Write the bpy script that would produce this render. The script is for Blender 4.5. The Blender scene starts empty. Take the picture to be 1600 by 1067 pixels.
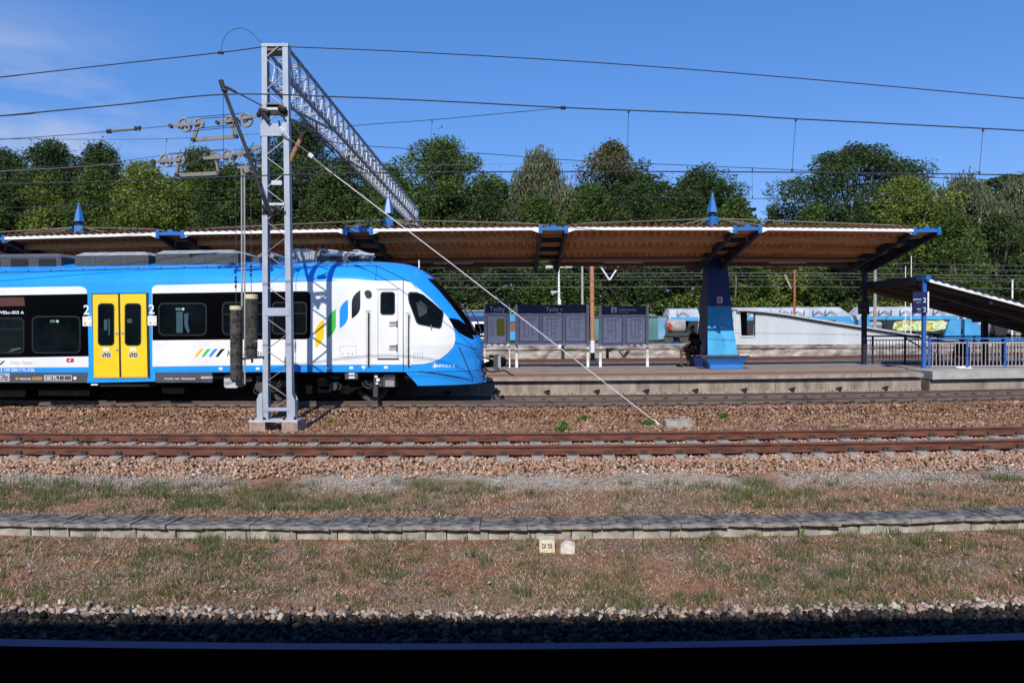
import bpy, math, random
import numpy as np
from mathutils import Vector, Matrix
from mathutils.geometry import delaunay_2d_cdt
rad = math.radians
SC = bpy.context.scene
COL = SC.collection

# ------------------------------------------------------------------ camera
CAM_Z = 2.22
F = 1180.0
cam_d = bpy.data.cameras.new('camera')
cam_d.sensor_width = 36.0
cam_d.lens = F / 1600 * 36
cam_d.clip_start = 0.05
cam_d.clip_end = 3000
cam = bpy.data.objects.new('camera', cam_d)
COL.objects.link(cam)
CM = Matrix.Rotation(rad(90 - 1.286), 3, 'X') @ Matrix.Rotation(rad(-0.34), 3, 'Z')
cam.matrix_world = Matrix.Translation((0, 0, CAM_Z)) @ CM.to_4x4()
SC.camera = cam

# ------------------------------------------------------------------ sky, sun, exposure
SUN_EL = 38.2
SUN_AZ = 8.5            # degrees: light travels towards +Y and slightly +X
W = bpy.data.worlds.new('World')
SC.world = W
W.use_nodes = True
nt = W.node_tree
nt.nodes.clear()
out = nt.nodes.new('ShaderNodeOutputWorld')
bg = nt.nodes.new('ShaderNodeBackground')
sky = nt.nodes.new('ShaderNodeTexSky')
sky.sky_type = 'NISHITA'
sky.sun_disc = False
sky.sun_elevation = rad(SUN_EL)
sky.sun_rotation = rad(180 + SUN_AZ)
sky.altitude = 300
sky.air_density = 1.0
sky.dust_density = 0.15
sky.ozone_density = 2.0
bg.inputs['Strength'].default_value = 0.12
# thin high cloud low on the left of the sky
tc = nt.nodes.new('ShaderNodeTexCoord')
mp = nt.nodes.new('ShaderNodeMapping')
mp.inputs['Scale'].default_value = (2.2, 2.2, 7.0)
mp.inputs['Location'].default_value = (1.3, 0.2, 0.4)
nz = nt.nodes.new('ShaderNodeTexNoise')
nz.inputs['Scale'].default_value = 2.6
nz.inputs['Detail'].default_value = 6
nz.inputs['Roughness'].default_value = 0.55
rp = nt.nodes.new('ShaderNodeValToRGB')
rp.color_ramp.elements[0].position = 0.38
rp.color_ramp.elements[0].color = (0, 0, 0, 1)
rp.color_ramp.elements[1].position = 0.66
rp.color_ramp.elements[1].color = (1, 1, 1, 1)
sx = nt.nodes.new('ShaderNodeSeparateXYZ')
mr = nt.nodes.new('ShaderNodeMapRange')
mr.inputs['From Min'].default_value = -0.34
mr.inputs['From Max'].default_value = -0.50
mr2 = nt.nodes.new('ShaderNodeMapRange')
mr2.inputs['From Min'].default_value = 0.36
mr2.inputs['From Max'].default_value = 0.22
m1 = nt.nodes.new('ShaderNodeMath'); m1.operation = 'MULTIPLY'
m2 = nt.nodes.new('ShaderNodeMath'); m2.operation = 'MULTIPLY'
m3 = nt.nodes.new('ShaderNodeMath'); m3.operation = 'MULTIPLY'
m3.inputs[1].default_value = 0.85
mx = nt.nodes.new('ShaderNodeMixRGB')
mx.inputs[2].default_value = (5.2, 5.9, 7.6, 1)
hs = nt.nodes.new('ShaderNodeHueSaturation')
hs.inputs['Saturation'].default_value = 1.35
L = nt.links.new
L(tc.outputs['Generated'], mp.inputs['Vector']); L(mp.outputs[0], nz.inputs['Vector'])
L(nz.outputs['Fac'], rp.inputs['Fac'])
L(tc.outputs['Generated'], sx.inputs[0]); L(sx.outputs['X'], mr.inputs['Value']); L(sx.outputs['Z'], mr2.inputs['Value'])
L(mr.outputs[0], m1.inputs[0]); L(mr2.outputs[0], m1.inputs[1])
L(m1.outputs[0], m2.inputs[0]); L(rp.outputs['Color'], m2.inputs[1])
L(m2.outputs[0], m3.inputs[0]); L(m3.outputs[0], mx.inputs['Fac'])
gam = nt.nodes.new('ShaderNodeGamma'); gam.inputs['Gamma'].default_value = 0.60
tnt = nt.nodes.new('ShaderNodeMixRGB'); tnt.blend_type = 'MULTIPLY'; tnt.inputs['Fac'].default_value = 1.0
tnt.inputs[2].default_value = (1.30, 1.70, 2.72, 1)
L(sky.outputs[0], hs.inputs['Color']); L(hs.outputs[0], gam.inputs['Color']); L(gam.outputs[0], tnt.inputs[1]); L(tnt.outputs[0], mx.inputs[1])
L(mx.outputs[0], bg.inputs['Color']); L(bg.outputs[0], out.inputs['Surface'])

sun_d = bpy.data.lights.new('sun', 'SUN')
sun_d.energy = 5.0
sun_d.angle = rad(0.53)
sun_d.color = (1.0, 0.95, 0.87)
sun = bpy.data.objects.new('sun', sun_d)
COL.objects.link(sun)
ce = math.cos(rad(SUN_EL))
sdir = Vector((math.sin(rad(SUN_AZ)) * ce, math.cos(rad(SUN_AZ)) * ce, -math.sin(rad(SUN_EL))))
sun.rotation_euler = sdir.to_track_quat('-Z', 'Y').to_euler()
SC.view_settings.view_transform = 'Standard'
SC.view_settings.look = 'None'
SC.view_settings.exposure = -0.18
SC.view_settings.gamma = 1.0
SC.cycles.max_bounces = 6
SC.cycles.transparent_max_bounces = 8

# ------------------------------------------------------------------ helpers
def P(px, py, D):
    """point at depth Y = D seen at photo pixel (px, py)"""
    d = CM @ Vector(((px - 800) / F, -(py - 533.5) / F, -1))
    k = D / d.y
    return Vector((d.x * k, D, CAM_Z + d.z * k))

def G(px, py, z):
    """point at height z seen at photo pixel (px, py)"""
    d = CM @ Vector(((px - 800) / F, -(py - 533.5) / F, -1))
    k = (z - CAM_Z) / d.z
    return Vector((d.x * k, d.y * k, z))

MATS = {}
def nodes_of(name):
    m = bpy.data.materials.new(name)
    m.use_nodes = True
    t = m.node_tree
    b = t.nodes['Principled BSDF']
    return m, t, b

def mat(name, col, rough=0.6, metal=0.0, var=0.12, scale=6.0, bump=0.0, bscale=60.0, col2=None, spec=0.5, stretch=(1, 1, 1), coat=0.0, detail=5, contrast=0):
    if name in MATS: return MATS[name]
    m, t, b = nodes_of(name)
    tcn = t.nodes.new('ShaderNodeTexCoord')
    mpn = t.nodes.new('ShaderNodeMapping')
    mpn.inputs['Scale'].default_value = stretch
    t.links.new(tcn.outputs['Object'], mpn.inputs['Vector'])
    n = t.nodes.new('ShaderNodeTexNoise')
    n.inputs['Scale'].default_value = scale
    n.inputs['Detail'].default_value = detail
    n.inputs['Roughness'].default_value = 0.62
    t.links.new(mpn.outputs[0], n.inputs['Vector'])
    r = t.nodes.new('ShaderNodeValToRGB')
    c1 = [max(0, c * (1 - var)) for c in col]
    c2 = list(col2) if col2 else [min(1, c * (1 + var)) for c in col]
    r.color_ramp.elements[0].position = 0.33
    r.color_ramp.elements[1].position = 0.67
    r.color_ramp.elements[0].color = (*c1, 1)
    r.color_ramp.elements[1].color = (*c2, 1)
    t.links.new(n.outputs['Fac'], r.inputs['Fac'])
    t.links.new(r.outputs[0], b.inputs['Base Color'])
    b.inputs['Roughness'].default_value = rough
    b.inputs['Metallic'].default_value = metal
    b.inputs['Specular IOR Level'].default_value = spec
    if contrast: r.color_ramp.elements[0].position = .5 - contrast; r.color_ramp.elements[1].position = .5 + contrast
    if coat: b.inputs['Coat Weight'].default_value = coat; b.inputs['Coat Roughness'].default_value = 0.08
    if bump:
        n2 = t.nodes.new('ShaderNodeTexNoise')
        n2.inputs['Scale'].default_value = bscale
        n2.inputs['Detail'].default_value = 4
        t.links.new(mpn.outputs[0], n2.inputs['Vector'])
        bp = t.nodes.new('ShaderNodeBump')
        bp.inputs['Strength'].default_value = bump
        bp.inputs['Distance'].default_value = 0.02
        t.links.new(n2.outputs['Fac'], bp.inputs['Height'])
        t.links.new(bp.outputs[0], b.inputs['Normal'])
    MATS[name] = m
    return m

def mat_island(name, stops, rough=0.9, transl=0.0, spec=0.2, big=None):
    """colour picked per loose piece (stone, leaf, blade)"""
    if name in MATS: return MATS[name]
    m, t, b = nodes_of(name)
    g = t.nodes.new('ShaderNodeNewGeometry')
    r = t.nodes.new('ShaderNodeValToRGB')
    cr = r.color_ramp
    while len(cr.elements) < len(stops): cr.elements.new(0.5)
    for e, (p, c) in zip(cr.elements, stops):
        e.position = p; e.color = (*c, 1)
    t.links.new(g.outputs['Random Per Island'], r.inputs['Fac'])
    src = r.outputs[0]
    if big:
        tcn = t.nodes.new('ShaderNodeTexCoord')
        n = t.nodes.new('ShaderNodeTexNoise'); n.inputs['Scale'].default_value = big[0]; n.inputs['Detail'].default_value = 3
        t.links.new(tcn.outputs['Object'], n.inputs['Vector'])
        mr_ = t.nodes.new('ShaderNodeMapRange')
        mr_.inputs['From Min'].default_value = 0.35; mr_.inputs['From Max'].default_value = 0.65
        mr_.inputs['To Min'].default_value = 0.0; mr_.inputs['To Max'].default_value = big[2]
        t.links.new(n.outputs['Fac'], mr_.inputs['Value'])
        mxn = t.nodes.new('ShaderNodeMixRGB'); mxn.inputs[2].default_value = (*big[1], 1)
        t.links.new(mr_.outputs[0], mxn.inputs['Fac']); t.links.new(src, mxn.inputs[1])
        src = mxn.outputs[0]
    t.links.new(src, b.inputs['Base Color'])
    b.inputs['Roughness'].default_value = rough
    b.inputs['Specular IOR Level'].default_value = spec
    if transl:
        tr = t.nodes.new('ShaderNodeBsdfTranslucent')
        t.links.new(src, tr.inputs['Color'])
        ms = t.nodes.new('ShaderNodeMixShader'); ms.inputs['Fac'].default_value = transl
        o = t.nodes['Material Output']
        t.links.new(b.outputs[0], ms.inputs[1]); t.links.new(tr.outputs[0], ms.inputs[2]); t.links.new(ms.outputs[0], o.inputs['Surface'])
    MATS[name] = m
    return m

def tag(o, label=None, cat=None, group=None, kind=None):
    if label: o['label'] = label
    if cat: o['category'] = cat
    if group: o['group'] = group
    if kind: o['kind'] = kind
    return o

def thing(name, label, cat, loc=(0, 0, 0), group=None, rz=0.0):
    o = bpy.data.objects.new(name, None)
    o.empty_display_size = 0.2
    COL.objects.link(o)
    o.matrix_basis = Matrix.Translation(loc) @ Matrix.Rotation(rz, 4, 'Z')
    return tag(o, label, cat, group)

def world_of(o):
    m = o.matrix_basis.copy()
    p = o
    while p.parent:
        m = p.parent.matrix_basis @ p.matrix_parent_inverse @ m
        p = p.parent
    return m

def link_to(o, parent):
    COL.objects.link(o)
    if parent:
        o.parent = parent
        o.matrix_parent_inverse = world_of(parent).inverted()
    return o

def copy_tree(o, parent=None):
    c = o.copy()
    COL.objects.link(c)
    if parent:
        c.parent = parent
        c.matrix_parent_inverse = o.matrix_parent_inverse.copy()
    for ch in [x for x in COL.objects if x.parent == o]:
        copy_tree(ch, c)
    return c

def raw_mesh(name, V, Fc, mats, mi=None, smooth=False):
    me = bpy.data.meshes.new(name)
    me.from_pydata([tuple(v) for v in V], [], [tuple(f) for f in Fc])
    for m in mats: me.materials.append(m)
    if mi and len(mats) > 1: me.polygons.foreach_set('material_index', mi)
    if smooth: me.polygons.foreach_set('use_smooth', [True] * len(me.polygons))
    me.update()
    return me

def np_mesh(name, V, Q, mats, smooth=False):
    """V (n,3) array, Q (m,k) faces all with k corners"""
    me = bpy.data.meshes.new(name)
    k = Q.shape[1]
    me.vertices.add(len(V)); me.vertices.foreach_set('co', V.astype(np.float32).ravel())
    me.loops.add(Q.size); me.loops.foreach_set('vertex_index', Q.astype(np.int32).ravel())
    me.polygons.add(len(Q))
    me.polygons.foreach_set('loop_start', np.arange(0, Q.size, k, dtype=np.int32))
    me.polygons.foreach_set('loop_total', np.full(len(Q), k, dtype=np.int32))
    for m in mats: me.materials.append(m)
    if smooth: me.polygons.foreach_set('use_smooth', np.ones(len(Q), dtype=bool))
    me.update(calc_edges=True)
    return me

class MB:
    def __init__(s): s.v = []; s.f = []; s.m = []
    def add(s, V, Fc, mi=0):
        b = len(s.v)
        s.v += [tuple(p) for p in V]
        for f in Fc:
            s.f.append(tuple(i + b for i in f)); s.m.append(mi)
        return s
    def hexa(s, p, mi=0):
        """8 corners: bottom 4 ccw then top 4"""
        return s.add(p, [(0, 3, 2, 1), (4, 5, 6, 7), (0, 1, 5, 4), (1, 2, 6, 5), (2, 3, 7, 6), (3, 0, 4, 7)], mi)
    def box(s, x0, x1, y0, y1, z0, z1, mi=0):
        return s.hexa([(x0, y0, z0), (x1, y0, z0), (x1, y1, z0), (x0, y1, z0), (x0, y0, z1), (x1, y0, z1), (x1, y1, z1), (x0, y1, z1)], mi)
    def bar(s, p, q, w, h=None, mi=0, up=(0, 0, 1)):
        p = Vector(p); q = Vector(q); h = h or w
        d = (q - p).normalized(); u = Vector(up)
        if abs(d.dot(u)) > 0.98: u = Vector((0, 1, 0))
        a = d.cross(u).normalized(); b = a.cross(d).normalized()
        a *= w / 2; b *= h / 2
        return s.hexa([p - a - b, p + a - b, q + a - b, q - a - b, p - a + b, p + a + b, q + a + b, q - a + b], mi)
    def angle(s, p, q, a, b, w, t, mi=0):
        """L profile: p->q, legs along vectors a and b"""
        p = Vector(p); q = Vector(q); a = Vector(a); b = Vector(b)
        for u, v in ((a, b), (b, a)):
            c = [p, p + u * w, p + u * w + v * t, p + v * t]
            e = [q, q + u * w, q + u * w + v * t, q + v * t]
            off = u * (t if u is b else 0)
            c[0] += off; c[3] += off; e[0] += off; e[3] += off
            s.hexa([*c, *e], mi)
        return s
    def tube(s, pts, r, n=6, mi=0, cap=True):
        pts = [Vector(p) for p in pts]
        rr = r if isinstance(r, (list, tuple)) else [r] * len(pts)
        V = []; Fc = []
        prev = None
        for i, p in enumerate(pts):
            d = (pts[min(i + 1, len(pts) - 1)] - pts[max(i - 1, 0)])
            if d.length < 1e-9: d = Vector((0, 0, 1))
            d.normalize()
            if prev is None:
                u = Vector((0, 0, 1)) if abs(d.z) < 0.9 else Vector((1, 0, 0))
                a = d.cross(u).normalized()
            else:
                a = (prev - d * prev.dot(d)).normalized()
            prev = a
            b = d.cross(a)
            for k in range(n):
                t = 2 * math.pi * k / n
                V.append(p + (a * math.cos(t) + b * math.sin(t)) * rr[i])
        for i in range(len(pts) - 1):
            for k in range(n):
                Fc.append((i * n + k, i * n + (k + 1) % n, (i + 1) * n + (k + 1) % n, (i + 1) * n + k))
        if cap:
            Fc.append(tuple(range(n - 1, -1, -1))); Fc.append(tuple(range((len(pts) - 1) * n, len(pts) * n)))
        return s.add(V, Fc, mi)
    def extr(s, pts, vec, mi=0):
        """closed polygon extruded by vec"""
        n = len(pts); vec = Vector(vec)
        V = [Vector(p) for p in pts] + [Vector(p) + vec for p in pts]
        Fc = [tuple(range(n)), tuple(range(2 * n - 1, n - 1, -1))] + [(i, n + i, n + (i + 1) % n, (i + 1) % n) for i in range(n)]
        return s.add(V, Fc, mi)
    def pbox(s, x0, x1, y0, y1, D, dep, mi=0):
        """box whose front face fills photo pixels (x0..x1, y0..y1) at depth D"""
        a = P((x0 + x1) / 2, y0, D).z; b = P((x0 + x1) / 2, y1, D).z
        ym = (y0 + y1) / 2
        return s.box(P(x0, ym, D).x, P(x1, ym, D).x, D, D + dep, min(a, b), max(a, b), mi)
    def disc(s, c, ax, r, w, n=20, mi=0, hole=0.0):
        c = Vector(c); ax = Vector(ax).normalized()
        u = Vector((0, 0, 1)) if abs(ax.z) < 0.9 else Vector((1, 0, 0))
        a = ax.cross(u).normalized(); b = ax.cross(a)
        V = []
        rings = [(-w / 2, r), (w / 2, r)] + ([(w / 2, hole), (-w / 2, hole)] if hole else [])
        for o, q in rings:
            for k in range(n):
                t = 2 * math.pi * k / n
                V.append(c + ax * o + (a * math.cos(t) + b * math.sin(t)) * q)
        Fc = []
        R = len(rings)
        for j in range(R if hole else 1):
            j2 = (j + 1) % R
            for k in range(n):
                Fc.append((j * n + k, j * n + (k + 1) % n, j2 * n + (k + 1) % n, j2 * n + k))
        if not hole:
            Fc.append(tuple(range(n - 1, -1, -1))); Fc.append(tuple(range(n, 2 * n)))
        return s.add(V, Fc, mi)
    def build_each(s, name, mats, parent=None):
        """one object per loose piece"""
        n = len(s.v); root = list(range(n))
        def find(i):
            while root[i] != i: root[i] = root[root[i]]; i = root[i]
            return i
        for f in s.f:
            r0 = find(f[0])
            for i in f[1:]: root[find(i)] = r0
        groups = {}
        for f, m_ in zip(s.f, s.m): groups.setdefault(find(f[0]), []).append((f, m_))
        out_ = []
        for fs in groups.values():
            ids = sorted({i for f, _ in fs for i in f}); mp_ = {i: k for k, i in enumerate(ids)}
            mb = MB(); mb.v = [s.v[i] for i in ids]; mb.f = [tuple(mp_[i] for i in f) for f, _ in fs]; mb.m = [m_ for _, m_ in fs]
            out_.append(mb.build(name, mats, parent))
        return out_
    def build(s, name, mats, parent=None, smooth=False):
        if not isinstance(mats, (list, tuple)): mats = [mats]
        me = raw_mesh(name, s.v, s.f, mats, s.m, smooth)
        if smooth:
            try: me.set_sharp_from_angle(angle=rad(35))
            except Exception: pass
        o = bpy.data.objects.new(name, me)
        link_to(o, parent)
        return o

def text_geo(body, size=1.0, bold=False):
    cu = bpy.data.curves.new('t', 'FONT')
    cu.body = body; cu.size = size
    cu.resolution_u = 3
    if bold: cu.offset = 0.018 * size
    o = bpy.data.objects.new('t', cu)
    COL.objects.link(o)
    bpy.context.view_layer.update()
    dg = bpy.context.evaluated_depsgraph_get()
    me = o.evaluated_get(dg).to_mesh()
    V = [tuple(v.co) for v in me.vertices]; Fc = [tuple(p.vertices) for p in me.polygons]
    o.evaluated_get(dg).to_mesh_clear()
    bpy.data.objects.remove(o); bpy.data.curves.remove(cu)
    xs = [v[0] for v in V] or [0]
    return V, Fc, min(xs), max(xs)

def sign_text(body, px0, py0, hpx, D, m, parent, name='lettering', bold=False, wpx=None, rot=0.0):
    """flat lettering at depth D: left end of the base line at pixel (px0,py0), capital height hpx, optional width"""
    V, Fc, x0, x1 = text_geo(body, 1.0, bold)
    k = hpx / 0.7
    kx = (wpx / (x1 - x0)) if wpx else k
    c, s_ = math.cos(rot), math.sin(rot)
    mb = MB()
    W3 = []
    for v in V:
        a = (v[0] - x0) * kx; b = v[1] * k
        W3.append(P(px0 + a * c - b * s_, py0 - a * s_ - b * c, D))
    mb.add(W3, Fc)
    return mb.build(name, m, parent)

def smoothstep(a, b, x):
    t = np.clip((x - a) / (b - a), 0, 1)
    return t * t * (3 - 2 * t)

def lerp_pts(pts, n=8):
    """catmull-rom through 3-D points"""
    pts = [Vector(p) for p in pts]
    if len(pts) < 3: return pts
    o = []
    for i in range(len(pts) - 1):
        p0 = pts[max(i - 1, 0)]; p1 = pts[i]; p2 = pts[i + 1]; p3 = pts[min(i + 2, len(pts) - 1)]
        for k in range(n):
            t = k / n
            o.append(0.5 * ((2 * p1) + (p2 - p0) * t + (2 * p0 - 5 * p1 + 4 * p2 - p3) * t * t + (3 * p1 - p0 - 3 * p2 + p3) * t ** 3))
    o.append(pts[-1])
    return o

# the whole station lies on a gentle curve: lines run along Y = d + k*b(x)
def bx(x):
    x = np.abs(x)
    return np.where(x <= 25, x * x / 2, 25 * x - 312.5)
def kcurv(d):
    return 1 / 60 + (1 / 100 - 1 / 60) * np.clip((d - 9.5) / 2.5, 0, 1)
def yb(x, d, k=None):
    if k is None: k = kcurv(d)
    return float(d + k * bx(x))
def unbend(x, y):
    d = y
    for _ in range(4): d = y - kcurv(d) * bx(x)
    return d
PROF_D = [-80, 4.5, 5.6, 6.9, 9.12, 9.16, 11.2, 11.8, 12.3, 15.0, 15.5, 16.3, 18.3, 19.3, 19.9, 22.7, 23.2, 30.9, 31.2, 48, 60, 66, 90, 130, 600]
PROF_Z = [-.3, -.3, -.30, -.36, -.36, -.20, -.20, -.14, -.085, -.085, -.12, -.25, -.30, -.22, -.085, -.085, -.12, -.30, -.10, -.10, 0.0, 0.1, .1, 0.4, 1.5]
def zprof(d): return np.interp(d, PROF_D, PROF_Z)
def zground(x, y): return zprof(unbend(x, y))

# ------------------------------------------------------------------ ground sheet
def vnoise(x, y, scale, seed=0):
    rs = np.random.RandomState(seed)
    N = 256
    g = rs.rand(N, N)
    def one(x, y):
        xi = np.floor(x).astype(int); yi = np.floor(y).astype(int)
        fx = x - xi; fy = y - yi
        fx = fx * fx * (3 - 2 * fx); fy = fy * fy * (3 - 2 * fy)
        a = g[xi % N, yi % N]; b = g[(xi + 1) % N, yi % N]; c = g[xi % N, (yi + 1) % N]; d = g[(xi + 1) % N, (yi + 1) % N]
        return (a * (1 - fx) + b * fx) * (1 - fy) + (c * (1 - fx) + d * fx) * fy
    return (one(x * scale, y * scale) * 0.55 + one(x * scale * 2.1 + 7, y * scale * 2.1) * 0.3 + one(x * scale * 4.3, y * scale * 4.3 + 3) * 0.15)

gx = np.concatenate([[-700, -300, -150, -80, -50, -35], np.arange(-26, 26.01, 0.25), [35, 50, 80, 150, 300, 700]])
gd = np.unique(np.round(np.concatenate([PROF_D, np.arange(4.5, 31.5, 0.12), np.arange(32, 66, 1.5), [75, 105, 160, 220, 320, 450]]), 3))
GX, GD = np.meshgrid(gx, gd)
GY = GD + kcurv(GD) * bx(GX)
GZ = zprof(GD) + np.where((GD > 4.6) & (GD < 30), (vnoise(GX, GD, 1.3, 3) - 0.5) * 0.035, (vnoise(GX, GD, 0.05, 4) - 0.5) * 0.0)
GZ = np.where((GD > 8.75) & (GD < 9.3), zprof(GD), GZ)
nx, nd = len(gx), len(gd)
idx = np.arange(nx * nd).reshape(nd, nx)
Q = np.stack([idx[:-1, :-1], idx[:-1, 1:], idx[1:, 1:], idx[1:, :-1]], -1).reshape(-1, 4)
me = np_mesh('ground', np.stack([GX, GY, GZ], -1).reshape(-1, 3), Q, [])
def soil_colour(x, d):
    n = vnoise(x, d, 1.1, 11)[..., None]
    n2 = vnoise(x, d, 4.0, 12)[..., None]
    n3 = vnoise(x, d, 1.9, 13)[..., None]
    red = smoothstep(.45, .65, n3)
    dry = (np.array([.23, .17, .12]) * (1 - red) + np.array([.29, .15, .085]) * red) * (0.4 + 1.1 * n2)
    green = np.array([.15, .15, .06])
    soil = dry * (1 - smoothstep(.5, .72, n) * .5) + green * smoothstep(.5, .72, n) * .5
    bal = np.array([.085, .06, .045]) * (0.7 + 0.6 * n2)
    pale = np.array([.40, .36, .31]) * (0.7 + 0.6 * n2)
    d3 = d[..., None]
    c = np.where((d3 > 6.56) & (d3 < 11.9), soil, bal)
    pw = np.clip(smoothstep(10.7, 11.3, d3) * (1 - smoothstep(11.8, 12.0, d3)), 0, 1) * smoothstep(.42, .6, vnoise(x, d, .8, 21)[..., None] + .12)
    c = c * (1 - pw) + pale * pw
    far = np.array([.22, .17, .13]) * (0.7 + .6 * n2)
    c = np.where(d3 > 31, far, c)
    c = np.where(d3 > 60, np.array([.07, .09, .03]) * (0.7 + .6 * n2), c)
    return c
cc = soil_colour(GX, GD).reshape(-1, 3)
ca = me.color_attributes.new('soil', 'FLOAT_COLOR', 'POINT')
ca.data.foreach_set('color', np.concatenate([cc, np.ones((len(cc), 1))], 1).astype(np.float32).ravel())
gm, t, b = nodes_of('dry_soil')
va = t.nodes.new('ShaderNodeAttribute'); va.attribute_name = 'soil'
tcn = t.nodes.new('ShaderNodeTexCoord')
n1 = t.nodes.new('ShaderNodeTexNoise'); n1.inputs['Scale'].default_value = 9; n1.inputs['Detail'].default_value = 8; n1.inputs['Roughness'].default_value = .75
t.links.new(tcn.outputs['Object'], n1.inputs['Vector'])
mrn = t.nodes.new('ShaderNodeMapRange'); mrn.inputs['From Min'].default_value = .3; mrn.inputs['From Max'].default_value = .7; mrn.inputs['To Min'].default_value = .55; mrn.inputs['To Max'].default_value = 1.45
t.links.new(n1.outputs['Fac'], mrn.inputs['Value'])
mm = t.nodes.new('ShaderNodeMixRGB'); mm.blend_type = 'MULTIPLY'; mm.inputs['Fac'].default_value = 1
t.links.new(va.outputs['Color'], mm.inputs[1]); t.links.new(mrn.outputs[0], mm.inputs[2])
t.links.new(mm.outputs[0], b.inputs['Base Color']); b.inputs['Roughness'].default_value = .95; b.inputs['Specular IOR Level'].default_value = .1
bp = t.nodes.new('ShaderNodeBump'); bp.inputs['Strength'].default_value = .8; bp.inputs['Distance'].default_value = .03
t.links.new(n1.outputs['Fac'], bp.inputs['Height']); t.links.new(bp.outputs[0], b.inputs['Normal'])
me.materials.append(gm)
o = bpy.data.objects.new('ground', me); COL.objects.link(o); tag(o, kind='structure')

# ------------------------------------------------------------------ loose stones (nobody could count them)
CUBE_V = np.array([(-1, -1, -1), (1, -1, -1), (1, 1, -1), (-1, 1, -1), (-1, -1, 1), (1, -1, 1), (1, 1, 1), (-1, 1, 1)], float) * 0.62
CUBE_Q = np.array([(0, 3, 2, 1), (4, 5, 6, 7), (0, 1, 5, 4), (1, 2, 6, 5), (2, 3, 7, 6), (3, 0, 4, 7)])
def rand_rot(rs, n):
    q = rs.randn(n, 4); q /= np.linalg.norm(q, axis=1)[:, None]
    w, x, y, z = q.T
    return np.stack([1 - 2 * (y * y + z * z), 2 * (x * y - z * w), 2 * (x * z + y * w), 2 * (x * y + z * w), 1 - 2 * (x * x + z * z), 2 * (y * z - x * w), 2 * (x * z - y * w), 2 * (y * z + x * w), 1 - 2 * (x * x + y * y)], -1).reshape(n, 3, 3)
def stones(name, label, d0, d1, dens, r0, r1, m, seed, weight=None, halfx=None, zoff=0.0, zj=0.025):
    rs = np.random.RandomState(seed)
    d = None
    hx = lambda dd: 800 / F * dd * 1.06 + 1.5
    n = int(dens * (d1 - d0) * 2 * hx(d1))
    d = rs.uniform(d0, d1, n); x = rs.uniform(-1, 1, n) * hx(d1)
    keep = np.abs(x) < hx(d + 1.0)
    if weight is not None: keep &= rs.rand(n) < weight(x, d)
    x = x[keep]; d = d[keep]; n = len(x)
    y = d + kcurv(d) * bx(x)
    r = rs.uniform(r0, r1, n) * rs.uniform(.75, 1.1, n)
    z = zprof(d) + zoff + r * .35 + rs.rand(n) * zj
    V = CUBE_V[None] * rs.uniform(.6, 1.35, (n, 8, 3))
    V = V * np.stack([rs.uniform(.8, 1.35, n), rs.uniform(.6, 1.0, n), rs.uniform(.45, .8, n)], -1)[:, None, :]
    R = rand_rot(rs, n)
    V = np.einsum('nij,nkj->nki', R, V) * r[:, None, None]
    V += np.stack([x, y, z], -1)[:, None, :]
    Qs = (CUBE_Q[None] + (np.arange(n) * 8)[:, None, None]).reshape(-1, 4)
    me = np_mesh(name, V.reshape(-1, 3), Qs, [m])
    o = bpy.data.objects.new(name, me); COL.objects.link(o)
    return tag(o, label, 'gravel', kind='stuff')
st_brown = mat_island('ballast_stone', [(0, (.10, .06, .04)), (.2, (.33, .19, .12)), (.45, (.54, .33, .21)), (.65, (.43, .29, .205)), (.82, (.26, .20, .165)), (.93, (.60, .47, .36)), (1, (.72, .65, .57))], big=(.9, (.36, .18, .10), .5))
st_mid = mat_island('rusty_stone', [(0, (.05, .03, .02)), (.25, (.21, .11, .06)), (.5, (.42, .225, .13)), (.7, (.29, .17, .11)), (.9, (.47, .31, .20)), (1, (.64, .5, .4))], big=(.8, (.17, .085, .048), .55))
st_pale = mat_island('pale_stone', [(0, (.24, .20, .17)), (.5, (.40, .35, .30)), (.85, (.34, .24, .18)), (1, (.58, .54, .48))])
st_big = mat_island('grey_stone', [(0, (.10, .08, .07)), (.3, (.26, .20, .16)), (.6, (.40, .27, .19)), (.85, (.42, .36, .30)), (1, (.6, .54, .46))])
notrack = lambda x, d: np.where((np.abs(d - 13.65) < .62), .75, 1.0)
stones('track_ballast', 'brown and tan crushed stone around the near track', 11.55, 15.7, 400, .026, .044, st_brown, 1, weight=lambda x, d: smoothstep(11.5, 11.95, d + (vnoise(x, d, 2, 8) - .5) * .5))
stones('shoulder_ballast', 'rusty brown crushed stone on the slope between the two tracks', 15.6, 20.35, 330, .030, .053, st_mid, 2, zj=.04)
stones('far_track_ballast', 'crushed stone between the rails beside the platform', 20.3, 22.8, 230, .03, .05, st_mid, 3)
stones('fine_gravel', 'pale fine gravel at the foot of the ballast', 10.5, 12.0, 1500, .011, .022, st_pale, 4, weight=lambda x, d: smoothstep(.44, .66, vnoise(x, d, .8, 21) + .06) * smoothstep(10.6, 11.4, d), zj=.012)
st_shade = mat_island('shade_dark_stone', [(0, (.008, .007, .006)), (.4, (.02, .018, .016)), (.8, (.04, .034, .03)), (1, (.085, .075, .065))])  # near-black version of the coarse gravel: the carriage shadow put into its colour
stones('shade_dark_gravel', 'coarse stones along the bottom with the carriage shadow in their colour', 5.0, 6.50, 560, .022, .046, st_shade, 5)
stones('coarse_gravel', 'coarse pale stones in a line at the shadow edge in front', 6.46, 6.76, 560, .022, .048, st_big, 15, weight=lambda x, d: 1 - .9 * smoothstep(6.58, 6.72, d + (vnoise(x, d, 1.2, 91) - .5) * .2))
stones('scattered_stones', 'single pale stones lying in the dry grass', 7.0, 8.9, 5, .010, .026, st_pale, 6, zoff=.01)

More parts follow.
